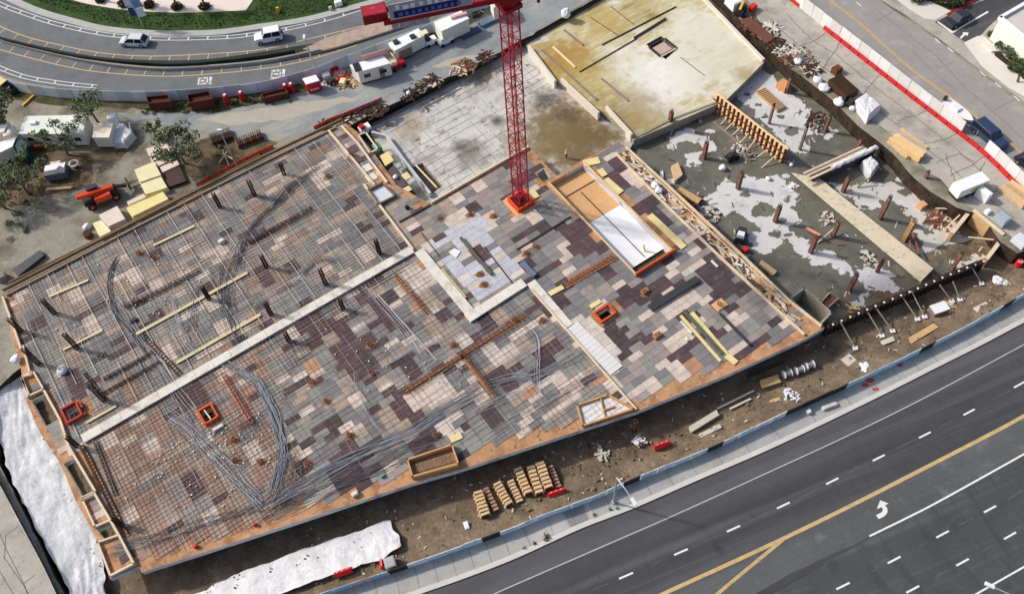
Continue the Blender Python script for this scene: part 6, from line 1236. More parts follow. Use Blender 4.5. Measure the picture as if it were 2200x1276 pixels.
a, b = P(1634, 190, ZW+.6), P(1680, 232, ZW+.6); a.z = b.z = ZW+.02; t = thing('ribbed_form_panel', a, 'tan ribbed form panel lying near the orange box', 'form panel', None, ang(a, b)); L = (b-a).length; b_ = MB(); b_.box((L/2, 0, 0), (L, 1.6, .35)); b_.build('panel', mat('tan_lumber', (206, 170, 122)), t)
for k in range(14): b_ = MB(); b_.box((L*(k+.5)/14, 0, .352), (.1, 1.6, .14)); b_.build('rib', m_lum, t)
# timber wall forms at the right end
for lb, p, q, h, z in (('tall tan wall form standing at the right end of the wet floor', (2092, 452), (2156, 504), .9, 1.6), ('tan wall form leaning between the columns at the right end', (2046, 500), (2090, 446), .7, 1.2), ('tan wall form closing the right corner of the wet floor', (2158, 506), (2120, 556), .7, 1.2)):
    a, b = P(*p, z+h), P(*q, z+h); a.z = b.z = z; L = (b-a).length; t = thing('corner_form', a, lb, 'wall form', None, ang(a, b)); b_ = MB(); b_.box((L/2, 0, -z+.08), (L, .4, h+z-.08)); b_.build('panel', mat('tan_lumber', (206, 170, 122)), t); b_ = MB(); b_.box((L/2, 0, h), (L+.1, .5, .08)); b_.build('top_plate', m_rail, t)
for lb, p, q in (('pale long timber propping the right hand forms', (2010, 448), (2080, 450)), ('pale timber prop inside the right corner', (2080, 510), (2140, 516)), ('long pale timber running down from the leaning form', (2006, 515), (2062, 462))):
    a, b = P(*p, 1.0), P(*q, 1.6); b_ = MB(); b_.bar(a, b, .16, .14); b_.build('timber_prop', m_rail, org=a, label=lb, cat='prop')
# ============================================================ YARD ABOVE THE EARTH BANK
c1, c2 = P(2044, 424, ZU), P(2104, 400, ZU); az = ang(c1, c2); cc = (c1+c2)/2
t = thing('generator_trailer', cc, 'white and green generator trailer parked by the cracked pavement', 'trailer', None, az); b_ = MB(); b_.box((0, 0, .6), (4.6, 1.7, 1.5)); b_.build('canopy', mat('trailer_white', (240, 241, 240), .5, .03, 1), t); b_ = MB(); b_.box((.9, -.86, .85), (2.4, .02, .7)); b_.build('green_stripe', mat('lime_green', (164, 190, 70), .6, .05, 1), t); b_ = MB(); b_.box((0, 0, .3), (4.9, 1.5, .3)); b_.build('chassis', m_dark, t)
wm = MB(); wm.tube([(0, -.12, 0), (0, .12, 0)], .36, 12); wmm = wm.build('wheel', mat('tyre', (34, 34, 36)), mesh_only=True)
for x in (-.6, .4):
    for y in (-.8, .8): put('wheel', wmm, t, (x, y, .36))
crate('upright white tank beside the generator trailer', 2108, 426, ZU, (.9, 1.8, 1.5), mat('trailer_white', (240, 241, 240)), az+.2, 'tank', 'tank')
crate('blue grey cabinet near the right corner forms', 2148, 478, ZU, (1.6, 1.3, 1.3), mat('cabinet_grey', (168, 178, 186), .6, .06, 1), ang(P(2092, 452), P(2156, 504)), 'cabinet', 'cabinet'); crate('pale cabinet at the right edge of the picture', 2190, 522, ZU, (1.8, 1.5, .8), mat('cabinet_pale', (214, 218, 220), .6, .06, 1), ang(P(2092, 452), P(2156, 504)), 'cabinet', 'cabinet'); crate('small white box by the right corner forms', 2120, 458, ZU, (.6, .6, .6), m_bag, .4)
lumber('large tan timber pile on the yard above the bank', (1918, 292), (1984, 334), 1.7, .9, mat('tan_beams', (232, 196, 142), .85, .1, 1), z=ZU+.05); lumber('single long pale beam beside the large tan timber pile', (1936, 274), (1992, 316), .3, .3, m_lum, z=ZU+.05); lumber('small tan timber pile below the large one', (1908, 300), (1952, 338), .4, .4, m_lum, z=ZU+.05)
lumber('striped tan timber roll at the right picture edge', (2152, 398), (2205, 440), .9, .7, m_lum, z=ZU+.05); lumber('second striped tan timber roll behind the first at the right edge', (2170, 388), (2215, 420), .8, .7, m_lum, z=ZU+.05)
c1, c2 = P(1790, 180, ZU), P(1826, 212, ZU)
t = thing('brown_container', (c1+c2)/2, 'dark brown steel container on the yard beside white wrappings', 'container', None, ang(c1, c2)); b_ = MB(); b_.box((0, 0, 0), (3.9, 2.3, 1.2)); b_.build('body', mat('brown_steel', (74, 52, 36), .8, .15, 1), t)
for k in range(12): b_ = MB(); b_.box((-1.8+k*.33, 0, 1.202), (.1, 2.2, .05)); b_.build('roof_rib', m_rustd, t)
machine('grey pump beside the dark brown container', 1826, 226, ZU, .8, 1.2, .9, .9, mat('machine_grey', (58, 60, 62)), 'pump'); crate('dark hood on the yard above the brown container', 1796, 156, ZU, (1.3, 1.1, .9), m_fply, .5, 'dark_box')
sack('white sack on the bank edge, upper one', 1756, 176, ZU, .7, m_bag, .6); sack('white sack on the bank edge, beside the brown container', 1770, 192, ZU, .8, m_bag, .6); sack('white sack among the debris on the yard', 1714, 136, ZU, .6, m_bag, .7); sack('white sack on the bank below the brown container', 1802, 222, ZU, .8, m_bag, .5); sack('white bag near the upright column stub', 1830, 236, ZU, .45, m_bag)
for k, (x, y, r_, n, m, w_) in enumerate(((1612, 52, 1.6, 60, m_fply, 'rusty brown'), (1640, 72, 1.7, 60, m_fply, 'dark brown'), (1662, 92, 1.6, 60, m_rustd, 'darkest'), (1684, 110, 1.5, 60, m_pale, 'pale'), (1724, 128, 1.6, 70, m_timg, 'grey'), (1742, 148, 1.5, 60, m_rustd, 'tangled dark'), (1712, 112, 1.2, 50, m_pale, 'second pale'), (1660, 62, 1.2, 40, m_pale, 'cream'), (1692, 132, 1.2, 40, m_fply, 'brown'))):
    heap('%s heap of formwork scrap along the top of the right earth bank' % w_, x, y, ZU, r_, n, m, 60+k, sz=(.4, 1.8))
lumber('brown form panels stacked on the yard beside the stained slab', (1600, 40), (1660, 86), 1.5, .5, mat('brown_panels', (110, 74, 58), .85, .15, 1), z=ZU+.05); lumber('cream boards beside the brown form panels', (1642, 48), (1672, 66), .5, .3, m_cream, z=ZU+.05)
# yellow telehandler end, red tank and white tanks at the top edge
c = P(1590, 30, ZU); t = thing('yellow_lift', c, 'small yellow and black lift at the top of the yard', 'lift', None, 1.0); b_ = MB(); b_.box((0, 0, .35), (2.0, 1.2, .8)); b_.build('chassis', mat('black_plastic', (40, 42, 46)), t); b_ = MB(); b_.bar((-.7, 0, 1.2), (.6, 0, 2.0), .35, .35); b_.build('boom', mat('machine_yellow', (226, 176, 60), .6, .08, 1), t)
for x in (-.7, .7):
    for y in (-.6, .6): put('wheel', wmm, t, (x, y, .36))
crate('red tank beside the yellow lift', 1616, 22, ZU, (1.1, .9, .9), mat('red_plastic', (214, 56, 48)), .6, 'red_tank', 'tank'); crate('white tank block at the top edge of the yard', 1574, 14, ZU, (2.4, 1.6, 1.5), mat('trailer_white', (240, 241, 240)), ang(P(1514, 2, ZU), P(1640, 132, ZU)), 'tank_block', 'tank')
# ============================================================ SITE YARD, TOP LEFT
m_wh = mat('trailer_white', (240, 241, 240)); m_crm = mat('cream_wall', (226, 222, 206), .7, .05, .8); m_glass = mat('dark_glass', (34, 40, 46), .15, .05, 1, spec=.6); m_groof = mat('pale_green_roof', (224, 230, 218), .7, .05, .6)
def cabin(name, lb, roof_px, z, h, mr, mw, cat='trailer', win=2, leg=.35, extra=None):
    rp_ = PL(roof_px, z+h); c = sum(rp_, Vector())/4; c.z = z; t = thing(name, c, lb, cat); pr = [Vector((p.x-c.x, p.y-c.y, 0)) for p in rp_]
    b_ = MB(); b_.prism(pr, leg, h-.05); wl = b_.build('walls', mw, t); b_ = MB(); b_.prism([p*1.03 for p in pr], h-.048, h+.06); b_.build('roof', mr, t)
    if leg > .2: b_ = MB(); b_.prism([p*.9 for p in pr], .0, leg); b_.build('skirt', m_dark, t)
    # windows on the side that faces the camera (edge 3 -> 2)
    e = sorted(range(4), key=lambda k: (pr[k].y+pr[(k+1) % 4].y))[0]; a, b = pr[e], pr[(e+1) % 4]; d = (b-a); L = d.length; d.normalize(); nn = Vector((d.y, -d.x, 0))
    if nn.y > 0: nn = -nn
    for k in range(win):
        s0 = L*(k+.5)/win; p = a+d*s0+nn*.02; b_ = MB(); b_.bar(p-d*.5+up(h*.58), p+d*.5+up(h*.58), .05, .7); f = b_.build('window', m_glass, wl)
    if win: p = a+d*(L*.3)+nn*.02; b_ = MB(); b_.bar(p-d*.4+up(leg+.95), p+d*.4+up(leg+.95), .05, 1.9); b_.build('door', m_timg, wl)
    return t, pr, h
t, pr, h = cabin('office_trailer', 'long white office trailer in the left yard', [(56, 251), (186, 248), (176, 288), (42, 288)], ZU, 2.7, m_groof, m_crm, win=4)
for k in range(3): b_ = MB(); b_.box((-3+k*3, .6, h+.06), (.9, .7, .35)); b_.build('roof_unit', m_wh, t)
cabin('storage_cabin', 'small cream storage cabin beside the long trailer', [(204, 266), (243, 265), (234, 296), (199, 296)], ZU, 2.3, mat('cream_roof', (232, 224, 200), .7, .05, .8), m_crm, win=0, cat='cabin')
wrapped('blue grey tarpaulin heap beside the cream cabin', [(236, 276), (262, 262), (286, 284), (266, 306), (240, 304)], ZU, 1.3, 5)
crate('white equipment box on the tarpaulin heap side', 250, 268, ZU, (1.4, 1.0, 1.8), m_wh, .2); crate('thin pale panel standing at the tarpaulin heap', 287, 288, ZU, (.2, 2.2, 1.3), mat('cabinet_grey', (168, 178, 186)), .3, 'panel_board', 'board')
cabin('white_roof_shed', 'white roofed shed at the left picture edge, upper one', [(-34, 270), (18, 262), (8, 284), (-40, 292)], ZU, 2.2, m_wh, m_crm, win=0, cat='shed'); cabin('white_roof_shed', 'white roofed shed at the left picture edge, lower one', [(-36, 318), (34, 296), (26, 316), (-40, 348)], ZU, 2.2, m_wh, m_crm, win=0, cat='shed'); cabin('white_roof_shed', 'small white shed between the two edge sheds and the trailer', [(4, 282), (30, 270), (28, 286), (8, 294)], ZU, 2.0, m_wh, m_crm, win=0, cat='shed')
cabin('teal_container', 'dark teal container end left of the long trailer', [(30, 306), (42, 290), (58, 316), (44, 340)], ZU, 2.0, mat('teal_steel', (40, 72, 80), .6, .1, 1), mat('teal_steel', (40, 72, 80)), win=0, leg=.1, cat='container')
crate('brown crate in front of the long trailer', 90, 320, ZU, (1.6, 1.0, 1.0), m_fply, .1); crate('small yellow box under the yard tree', 46, 338, ZU, (.6, .5, .4), m_yb, .3)
t = thing('generator', P(128, 378, ZU), 'grey generator with a white lid in the left yard', 'generator', None, .12); b_ = MB(); b_.box((0, 0, .15), (2.9, 1.9, 1.25)); b_.build('body', mat('generator_grey', (98, 102, 110), .6, .08, 1), t); b_ = MB(); b_.prism([Vector((-1.5, -.1, 0)), Vector((-1.45, 1.0, 0)), Vector((1.45, 1.0, 0)), Vector((1.3, 0, 0)), Vector((.6, .5, 0)), Vector((.2, -.1, 0))], 1.402, 1.46); b_.build('lid', m_wh, t); b_ = MB(); b_.box((-.3, 1.6, .1), (1.4, .8, .9)); b_.build('fuel_box', m_cream, t)
t = thing('cable_drum', P(164, 360, ZU), 'white ringed cable drum beside the generator', 'cable drum'); b_ = MB(); b_.cyl((0, 0, 0), .35, .8, 14); b_.build('core', m_dark, t); pts = [(.62*cos(k*pi/10), .62*sin(k*pi/10), .85) for k in range(21)]; b_ = MB(); b_.tube(pts, .14, 6, 0, False); b_.build('ring', m_wh, t)
lumber('low wooden bench board in the left yard', (98, 406), (155, 402), .4, .25, m_lum, z=ZU+.1)
# telehandler
a, b = P(186, 446, ZU), P(262, 414, ZU); az = ang(a, b); t = thing('telehandler', (a+b)/2, 'orange telehandler parked beside the lumber in the left yard', 'telehandler', None, az)
m_tele = mat('telehandler_orange', (226, 74, 38), .5, .08, 1); b_ = MB(); b_.box((-.2, 0, .7), (4.6, 1.5, .7)); b_.build('chassis', m_dark, t); b_ = MB(); b_.box((-.6, .55, 1.4), (1.7, .9, 1.3), taper=.85); b_.build('cab', m_glass, t); b_ = MB(); b_.box((.2, -.75, .9), (2.2, .8, .9)); b_.build('engine_cover', m_tele, t); b_ = MB(); b_.bar((-2.9, -.05, 2.4), (2.0, -.05, 1.75), .6, .6); bo = b_.build('boom', m_tele, t); b_ = MB(); b_.bar((1.9, -.05, 1.7), (3.6, -.05, 1.0), .4, .4); b_.build('boom_nose', m_dark, bo)
b_ = MB(); b_.box((3.9, 0, .5), (.2, 1.6, 1.1)); cg = b_.build('carriage', m_dark, t)
for y in (-.5, .5): b_ = MB(); b_.box((4.6, y, .5), (1.5, .14, .08)); b_.build('fork', m_dark, cg)
tw = MB(); tw.tube([(0, -.22, 0), (0, .22, 0)], .6, 14); twm = tw.build('tyre', mat('tyre', (34, 34, 36)), mesh_only=True); rw_ = MB(); rw_.tube([(0, -.24, 0), (0, .24, 0)], .28, 10); rwm = rw_.build('rim', m_tele, mesh_only=True)
for x in (-1.7, 1.7):
    for y in (-.95, .95): w_ = put('wheel', twm, t, (x, y, .6)); put('rim', rwm, w_)
# lumber and sheet stacks
def sheets(lb, px, z, h, m, n=5, name='sheet_stack', cat='sheet stack', dxy=.0):
    pts = PL(px, z+h); c = sum(pts, Vector())/len(pts); c.z = z; t = thing(name, c, lb, cat); q = random.Random(int(px[0][0]*7))
    for k in range(n):
        o = Vector((q.uniform(-.06, .06), q.uniform(-.06, .06), 0)); b_ = MB(); b_.prism([Vector((p.x-c.x, p.y-c.y, 0))+o for p in pts], h*k/n+.01, h*(k+1)/n-.012); b_.build('sheet', m, t)
m_pink = mat('pinkish_ply', (224, 206, 192), .8, .06, 1); m_pyl = mat('pale_yellow_ply', (230, 222, 176), .8, .06, 1)
sheets('pink plywood stack at the top of the yard lumber', [(313, 320), (358, 308), (365, 328), (326, 347)], ZU, 1.0, m_pink); sheets('narrow pink plywood stack, second in the leaning row', [(330, 347), (368, 331), (373, 340), (338, 357)], ZU, .8, m_pink); sheets('narrow pink plywood stack, third in the leaning row', [(342, 360), (380, 345), (384, 354), (348, 371)], ZU, .7, m_pink); sheets('dark brown board stack below the pink ones', [(350, 374), (386, 356), (400, 388), (360, 402)], ZU, .5, mat('dark_boards', (78, 62, 54)))
sheets('pale yellow panel stack behind the forks', [(289, 365), (331, 348), (346, 376), (300, 392)], ZU, 1.1, m_pyl); sheets('second pale yellow panel stack nearer the deck', [(302, 394), (346, 378), (360, 402), (313, 417)], ZU, .9, m_pyl); sheets('long yellow timber stack beside the deck edge', [(270, 446), (349, 412), (361, 427), (284, 465)], ZU, 1.0, mat('yellow_timber', (232, 218, 150), .8, .07, 1)); sheets('grey pale timber strip behind the yellow stack', [(272, 434), (308, 417), (313, 424), (276, 441)], ZU, .7, m_pink); sheets('pink plywood stack beside the telehandler', [(211, 462), (251, 442), (268, 470), (232, 486)], ZU, 1.2, m_pink); sheets('pale yellow plywood stack at the corner by the white bag', [(199, 479), (217, 473), (238, 496), (216, 511)], ZU, .7, m_pyl)
sheets('black pipe bundle lying outside the left corner of the deck', [(28, 577), (86, 537), (95, 548), (38, 593)], ZU, .6, mat('black_pipe', (62, 64, 72), .5, .1, 2), 3, 'pipe_bundle', 'pipes')
sack('white bag by the plywood corner in the left yard', 188, 490, ZU, .55, m_bag); t = thing('rust_drum', P(192, 508, ZU), 'brown drum below the white bag in the left yard', 'drum'); b_ = MB(); b_.cyl((0, 0, 0), .6, .8, 14); b_.build('body', m_fply, t); b_ = MB(); b_.cyl((0, 0, .802), .5, .04, 14); b_.build('lid', m_rustd, t)
crate('tan crate at the left corner of the deck', 8, 600, ZU, (1.2, 1.0, .9), m_timg, .5)
# brown skips and boxes along the screened fence
m_br = mat('brown_skip', (92, 44, 32), .8, .15, 1)
for lb, px, h in (('brown skip under the screened fence, left one', [(314, 208), (360, 204), (366, 218), (318, 222)], 1.7), ('brown skip under the screened fence, right one', [(402, 204), (448, 196), (456, 212), (406, 221)], 1.9), ('long low brown skip near the red drums', [(562, 202), (612, 190), (618, 199), (566, 211)], 1.2)):
    rp_ = PL(px, ZU+h); c = sum(rp_, Vector())/4; c.z = ZU; t = thing('skip', c, lb, 'skip', 'brown skips'); pr = [Vector((p.x-c.x, p.y-c.y, 0)) for p in rp_]
    for k in range(4): p, q = pr[k], pr[(k+1) % 4]; b_ = MB(); b_.bar(p+up(h/2), q+up(h/2), .12, h); b_.build('side', m_br, t)
    b_ = MB(); b_.prism([p*.97 for p in pr], .1, h*.72); b_.build('load', mat('rusty_load', (78, 40, 28), .9, .25, 2), t)
for lb, x, y in (('red drum standing by the fence, left of the pair', 490, 222), ('red drum standing by the fence, right of the pair', 523, 216), ('red drum by the red shed, left one', 617, 200), ('red drum by the red shed, right one', 630, 198)):
    t = thing('tall_red_drum', P(x, y, ZU), lb, 'drum', 'red drums'); b_ = MB(); b_.cyl((0, 0, 0), .45, 1.6, 12, r2=.38); b_.build('body', mat('deep_red', (176, 30, 38), .4, .1, 2), t); b_ = MB(); b_.cyl((0, 0, 1.602), .2, .2, 10); b_.build('cap', m_wh, t)
t, pr, h = cabin('red_shed', 'red shed with a white roof by the screened fence', [(650, 170), (678, 162), (686, 174), (658, 182)], ZU, 2.0, m_wh, mat('deep_red', (176, 30, 38)), win=0, leg=.05, cat='shed')
e = sorted(range(4), key=lambda k: (pr[k].y+pr[(k+1) % 4].y))[0]; a, b = pr[e], pr[(e+1) % 4]; d = (b-a).normalized(); nn = Vector((d.y, -d.x, 0)); nn = nn if nn.y < 0 else -nn
for k in range(4): p = a.lerp(b, .25+.17*k)+nn*.03+up(.7); b_ = MB(); b_.bar(p-d*.09, p+d*.09, .04, .28); b_.build('white_mark', m_wh, t)
# ---- cabins and tanks along the haul road
t, pr, h = cabin('site_cabin', 'white site cabin nearest the red shed', [(752, 141), (822, 121), (838, 137), (769, 156)], ZU, 2.6, m_wh, m_crm, win=2, cat='site cabin'); b_ = MB(); c0 = (pr[0]+pr[3])/2*.8; b_.box((c0.x, c0.y, h+.06), (1.0, 1.8, .12), .3); b_.build('solar_panel', m_glass, t); b_ = MB(); b_.bar(Vector((-1.2, .9, h+.5)), Vector((2.6, 2.0, h+.5)), .1, .9); b_.build('roof_sign', mat('faded_pink', (226, 168, 160), .7, .06, 1), t)
t, pr, h = cabin('site_cabin', 'white site cabin with roof vents, middle of the row', [(835, 94), (898, 63), (911, 77), (848, 110)], ZU, 2.5, m_wh, m_crm, win=2, cat='site cabin')
for k in (-1.6, 1.0): b_ = MB(); b_.box((k, k*.35, h+.06), (.8, .8, .3), .4); b_.build('roof_vent', m_dark, t)
b_ = MB(); b_.box((2.6, 1.2, h+.062), (1.4, 1.0, .04), .4); b_.build('yellow_patch', m_pyl, t)
t, pr, h = cabin('site_cabin', 'large white site cabin nearest the crane mast', [(933, 49), (990, 25), (1007, 41), (949, 68)], ZU, 2.8, m_wh, m_crm, win=0, cat='site cabin'); b_ = MB(); b_.box((1.2, .8, h+.06), (2.6, .5, .35), .3); b_.build('roof_box', mat('faded_pink', (226, 168, 160)), t)
cabin('porch_cabin', 'small white porch cabin in front of the middle cabin', [(850, 104), (878, 92), (884, 100), (856, 112)], ZU, 2.0, m_pink, m_timg, win=0, cat='cabin')
t, pr, h = cabin('cream_truck_body', 'cream box truck half hidden by the crane mast', [(1052, -2), (1072, -10), (1080, 8), (1060, 18)], ZU, 2.8, m_crm, m_crm, win=0, cat='truck')
machine('red compressor between the two nearer cabins', 855, 146, ZU, .5, 2.4, 1.2, 1.3, mat('deep_red', (176, 30, 38)), 'compressor', 'compressor', m_pink); machine('white mixer between the middle and large cabins', 926, 96, ZU, .5, 2.0, 1.1, 1.4, m_wh, 'mixer', 'mixer', m_dark); machine('white pump set in front of the large cabin', 958, 94, ZU, .5, 2.4, 1.1, 1.2, m_wh, 'pump', 'pump', m_pink)
for k, (x, y, m, w_) in enumerate(((705, 172, m_wh, 'white'), (722, 158, mat('faded_pink', (226, 168, 160)), 'pink'), (735, 172, mat('deep_red', (176, 30, 38)), 'red'), (746, 180, mat('tan_lumber', (206, 170, 122)), 'tan'), (918, 84, m_rustd, 'dark'), (1022, 28, m_rustd, 'rusty'))): heap('%s heap of gear among the site cabins' % w_, x, y, ZU, 1.3, 44, m, 80+k, sz=(.4, 1.6))
for k, (x, y, m, w_) in enumerate(((702, 168, m_wh, 'white box in front of the fence left of the nearest cabin'), (718, 152, mat('deep_red', (176, 30, 38)), 'red box in front of the fence left of the nearest cabin'), (712, 180, m_dark, 'dark low box left of the nearest cabin'), (738, 182, m_pyl, 'yellowish box beside the nearest cabin'))): crate(w_, x, y, ZU, (1.2, .9, .8), m, .4+k*.3, 'gear_box', 'box')
lumber('blue grey steel beams stacked by the crane mast', (1030, 52), (1066, 34), 1.3, .5, mat('blue_steel', (104, 122, 138)), z=ZU+.05); lumber('dark blue bars standing in for the shadow left of the beam stack', (990, 80), (1030, 60), 1.2, .3, mat('navy_shadow', (72, 84, 108), .5, .1, 1), z=ZU+.05)  # the dark blue pieces are added for a bluish shadow beside the beams
sack('white round tank at the edge of the haul road', 1215, 36, ZU, .75, m_bag, 1.1); heap('rusty scrap along the haul road bank, near the rear slab corner', 880, 205, ZU, 1.4, 40, m_rustd, 91); heap('rusty brown scrap along the bank behind the mast', 1000, 142, ZU, 1.8, 50, m_rust, 92, sz=(.5, 1.8)); heap('tan boards on the bank near the mast', 985, 150, ZU, 1.6, 30, m_lum, 93, sz=(.6, 2.0)); sack('white helmeted bucket on the bank by the rear slab corner', 878, 203, ZU, .4, m_bag)
for k, (x, y) in enumerate(((700, 275), (742, 258), (790, 245), (812, 236), (905, 186), (930, 176), (1040, 122))): heap('dark rusty debris strip on the bank behind the deck, %s' % ('first', 'second', 'third', 'fourth', 'fifth', 'sixth', 'seventh')[k], x, y, ZU-.1, 1.5, 34, m_rustd, 100+k, sz=(.4, 1.6))
machine('white and black compressor at the head of the dark gap', 786, 285, ZM, YAW, 1.8, 1.2, 1.6, m_wh, 'compressor', 'compressor', mat('deep_red', (176, 30, 38)))
# rusty rebar racks behind the rear edge of the deck
for lb, p, q, w_ in (('dark rusty rebar rack under the yard tree', (452, 300), (496, 284), 2.0), ('rusty slatted rebar rack behind the rear deck edge', (506, 308), (562, 286), 1.6)):
    a, b = P(*p, ZU+.6), P(*q, ZU+.6); a.z = b.z = ZU; L = (b-a).length; t = thing('rebar_rack', a, lb, 'rebar rack', None, ang(a, b))
    for k in range(12): bb = MB(); bb.box((L*(k+.5)/12, 0, .1), (L/12*.55, w_, .6)); bb.build('bar_bundle', m_rust if k % 3 == 0 and 'slatted' in lb else m_rustd, t)
    for y in (-.4, .4): bb = MB(); bb.box((L/2, y*w_, 0), (L, .15, .1)); bb.build('sleeper', m_timg, t)
for k, (p, q) in enumerate((((478, 330), (500, 342)), ((470, 352), (488, 326)), ((492, 356), (478, 322)))):
    a, b = P(*p, ZU+.1), P(*q, ZU+.9); b_ = MB(); b_.bar(a, b, .14, .1); b_.build('timber_prop', m_prop, org=a, label='crossed pale timber by the orange netting, %s' % ('top piece', 'left piece', 'right piece')[k], cat='timber')
c = P(515, 372, ZU); t = thing('light_mast', c, 'slim grey light mast behind the orange netting', 'mast'); b_ = MB(); b_.cyl((0, 0, 0), .07, 8.6, 6); b_.build('pole', m_steel, t); b_ = MB(); b_.box((0, 0, 8.6), (.6, .25, .2)); b_.build('floodlight', m_wh, t)
c = P(18, 196, ZU); t = thing('yellow_roller', c, 'yellow roller under the tree at the left edge', 'roller', None, -.6); b_ = MB(); b_.box((0, 0, .6), (2.4, 1.3, .8)); b_.build('body', mat('black_plastic', (40, 42, 46)), t); b_ = MB(); b_.box((-.3, 0, 1.9), (1.6, 1.4, .1)); b_.build('canopy', m_yb, t)
for x in (-1, 1): b_ = MB(); b_.tube([(x*1.2, -.6, .5), (x*1.2, .6, .5)], .5, 14); b_.build('drum', m_dark, t)
for x in (-.9, .3):
    for y in (-.55, .55): b_ = MB(); b_.box((x, y, 1.4), (.08, .08, .5)); b_.build('post', m_dark, t)
lumber('yellow steel beam lying near the roller', (48, 226), (72, 204), .3, .25, mat('machine_yellow', (226, 176, 60)), z=ZU+.05)

# a worker on the rear slab
def person(lb, x, y, z, rz, shirt, trousers, hat, skin=(178, 132, 104)):
    c = P(x, y, z); t = thing('person', c, lb, 'person', None, rz); V = [(0, 0, .95), (0, 0, 1.2), (0, 0, 1.42), (0, 0, 1.53), (0, .02, 1.66), (.1, 0, .88), (.11, .05, .5), (.12, .0, .08), (.13, .12, .04), (-.1, 0, .88), (-.13, -.06, .5), (-.14, -.14, .08), (-.14, -.02, .04), (.19, 0, 1.4), (.26, .02, 1.14), (.24, .14, .92), (-.19, 0, 1.4), (-.27, -.02, 1.14), (-.26, .08, .92)]
    E_ = [(0, 1), (1, 2), (2, 3), (3, 4), (0, 5), (5, 6), (6, 7), (7, 8), (0, 9), (9, 10), (10, 11), (11, 12), (2, 13), (13, 14), (14, 15), (2, 16), (16, 17), (17, 18)]; Rr = [.15, .15, .17, .06, .1, .1, .075, .05, .045, .1, .075, .05, .045, .075, .05, .04, .075, .05, .04]
    me = bpy.data.meshes.new('body'); me.from_pydata(V, E_, []); o = bpy.data.objects.new('body', me); C.objects.link(o); md = o.modifiers.new('s', 'SKIN')
    for i, r_ in enumerate(Rr): me.skin_vertices[0].data[i].radius = (r_, r_*.8)
    me.skin_vertices[0].data[0].use_root = True; sb_ = o.modifiers.new('u', 'SUBSURF'); sb_.levels = sb_.render_levels = 1
    m2 = bpy.data.meshes.new_from_object(o.evaluated_get(bpy.context.evaluated_depsgraph_get())); bpy.data.objects.remove(o); m2.materials.clear()
    for m in (shirt, trousers, mat('skin', skin, .6, .05, 3)): m2.materials.append(m)
    for p in m2.polygons: cz = p.center.z; p.material_index = 1 if cz < .92 and abs(p.center.x) < .21 else (2 if cz > 1.5 or (cz < 1.0 and abs(p.center.x) > .21) else 0); p.use_smooth = True
    put('body', m2, t); b_ = MB(); b_.ball((0, .02, 1.72), .145, 0, 10, .75); b_.build('hard_hat', hat, t, smooth=True); b_ = MB(); b_.box((0, .1, 1.63), (.03, .05, .05)); b_.build('nose', mat('skin', skin), t); return t
person('worker in white shirt and pink helmet on the brown part of the rear slab', 1217, 340, ZM, .6, m_wh, mat('dark_trousers', (60, 62, 72), .9, .1, 3), mat('pink_hat', (232, 150, 140), .4, .05, 3))
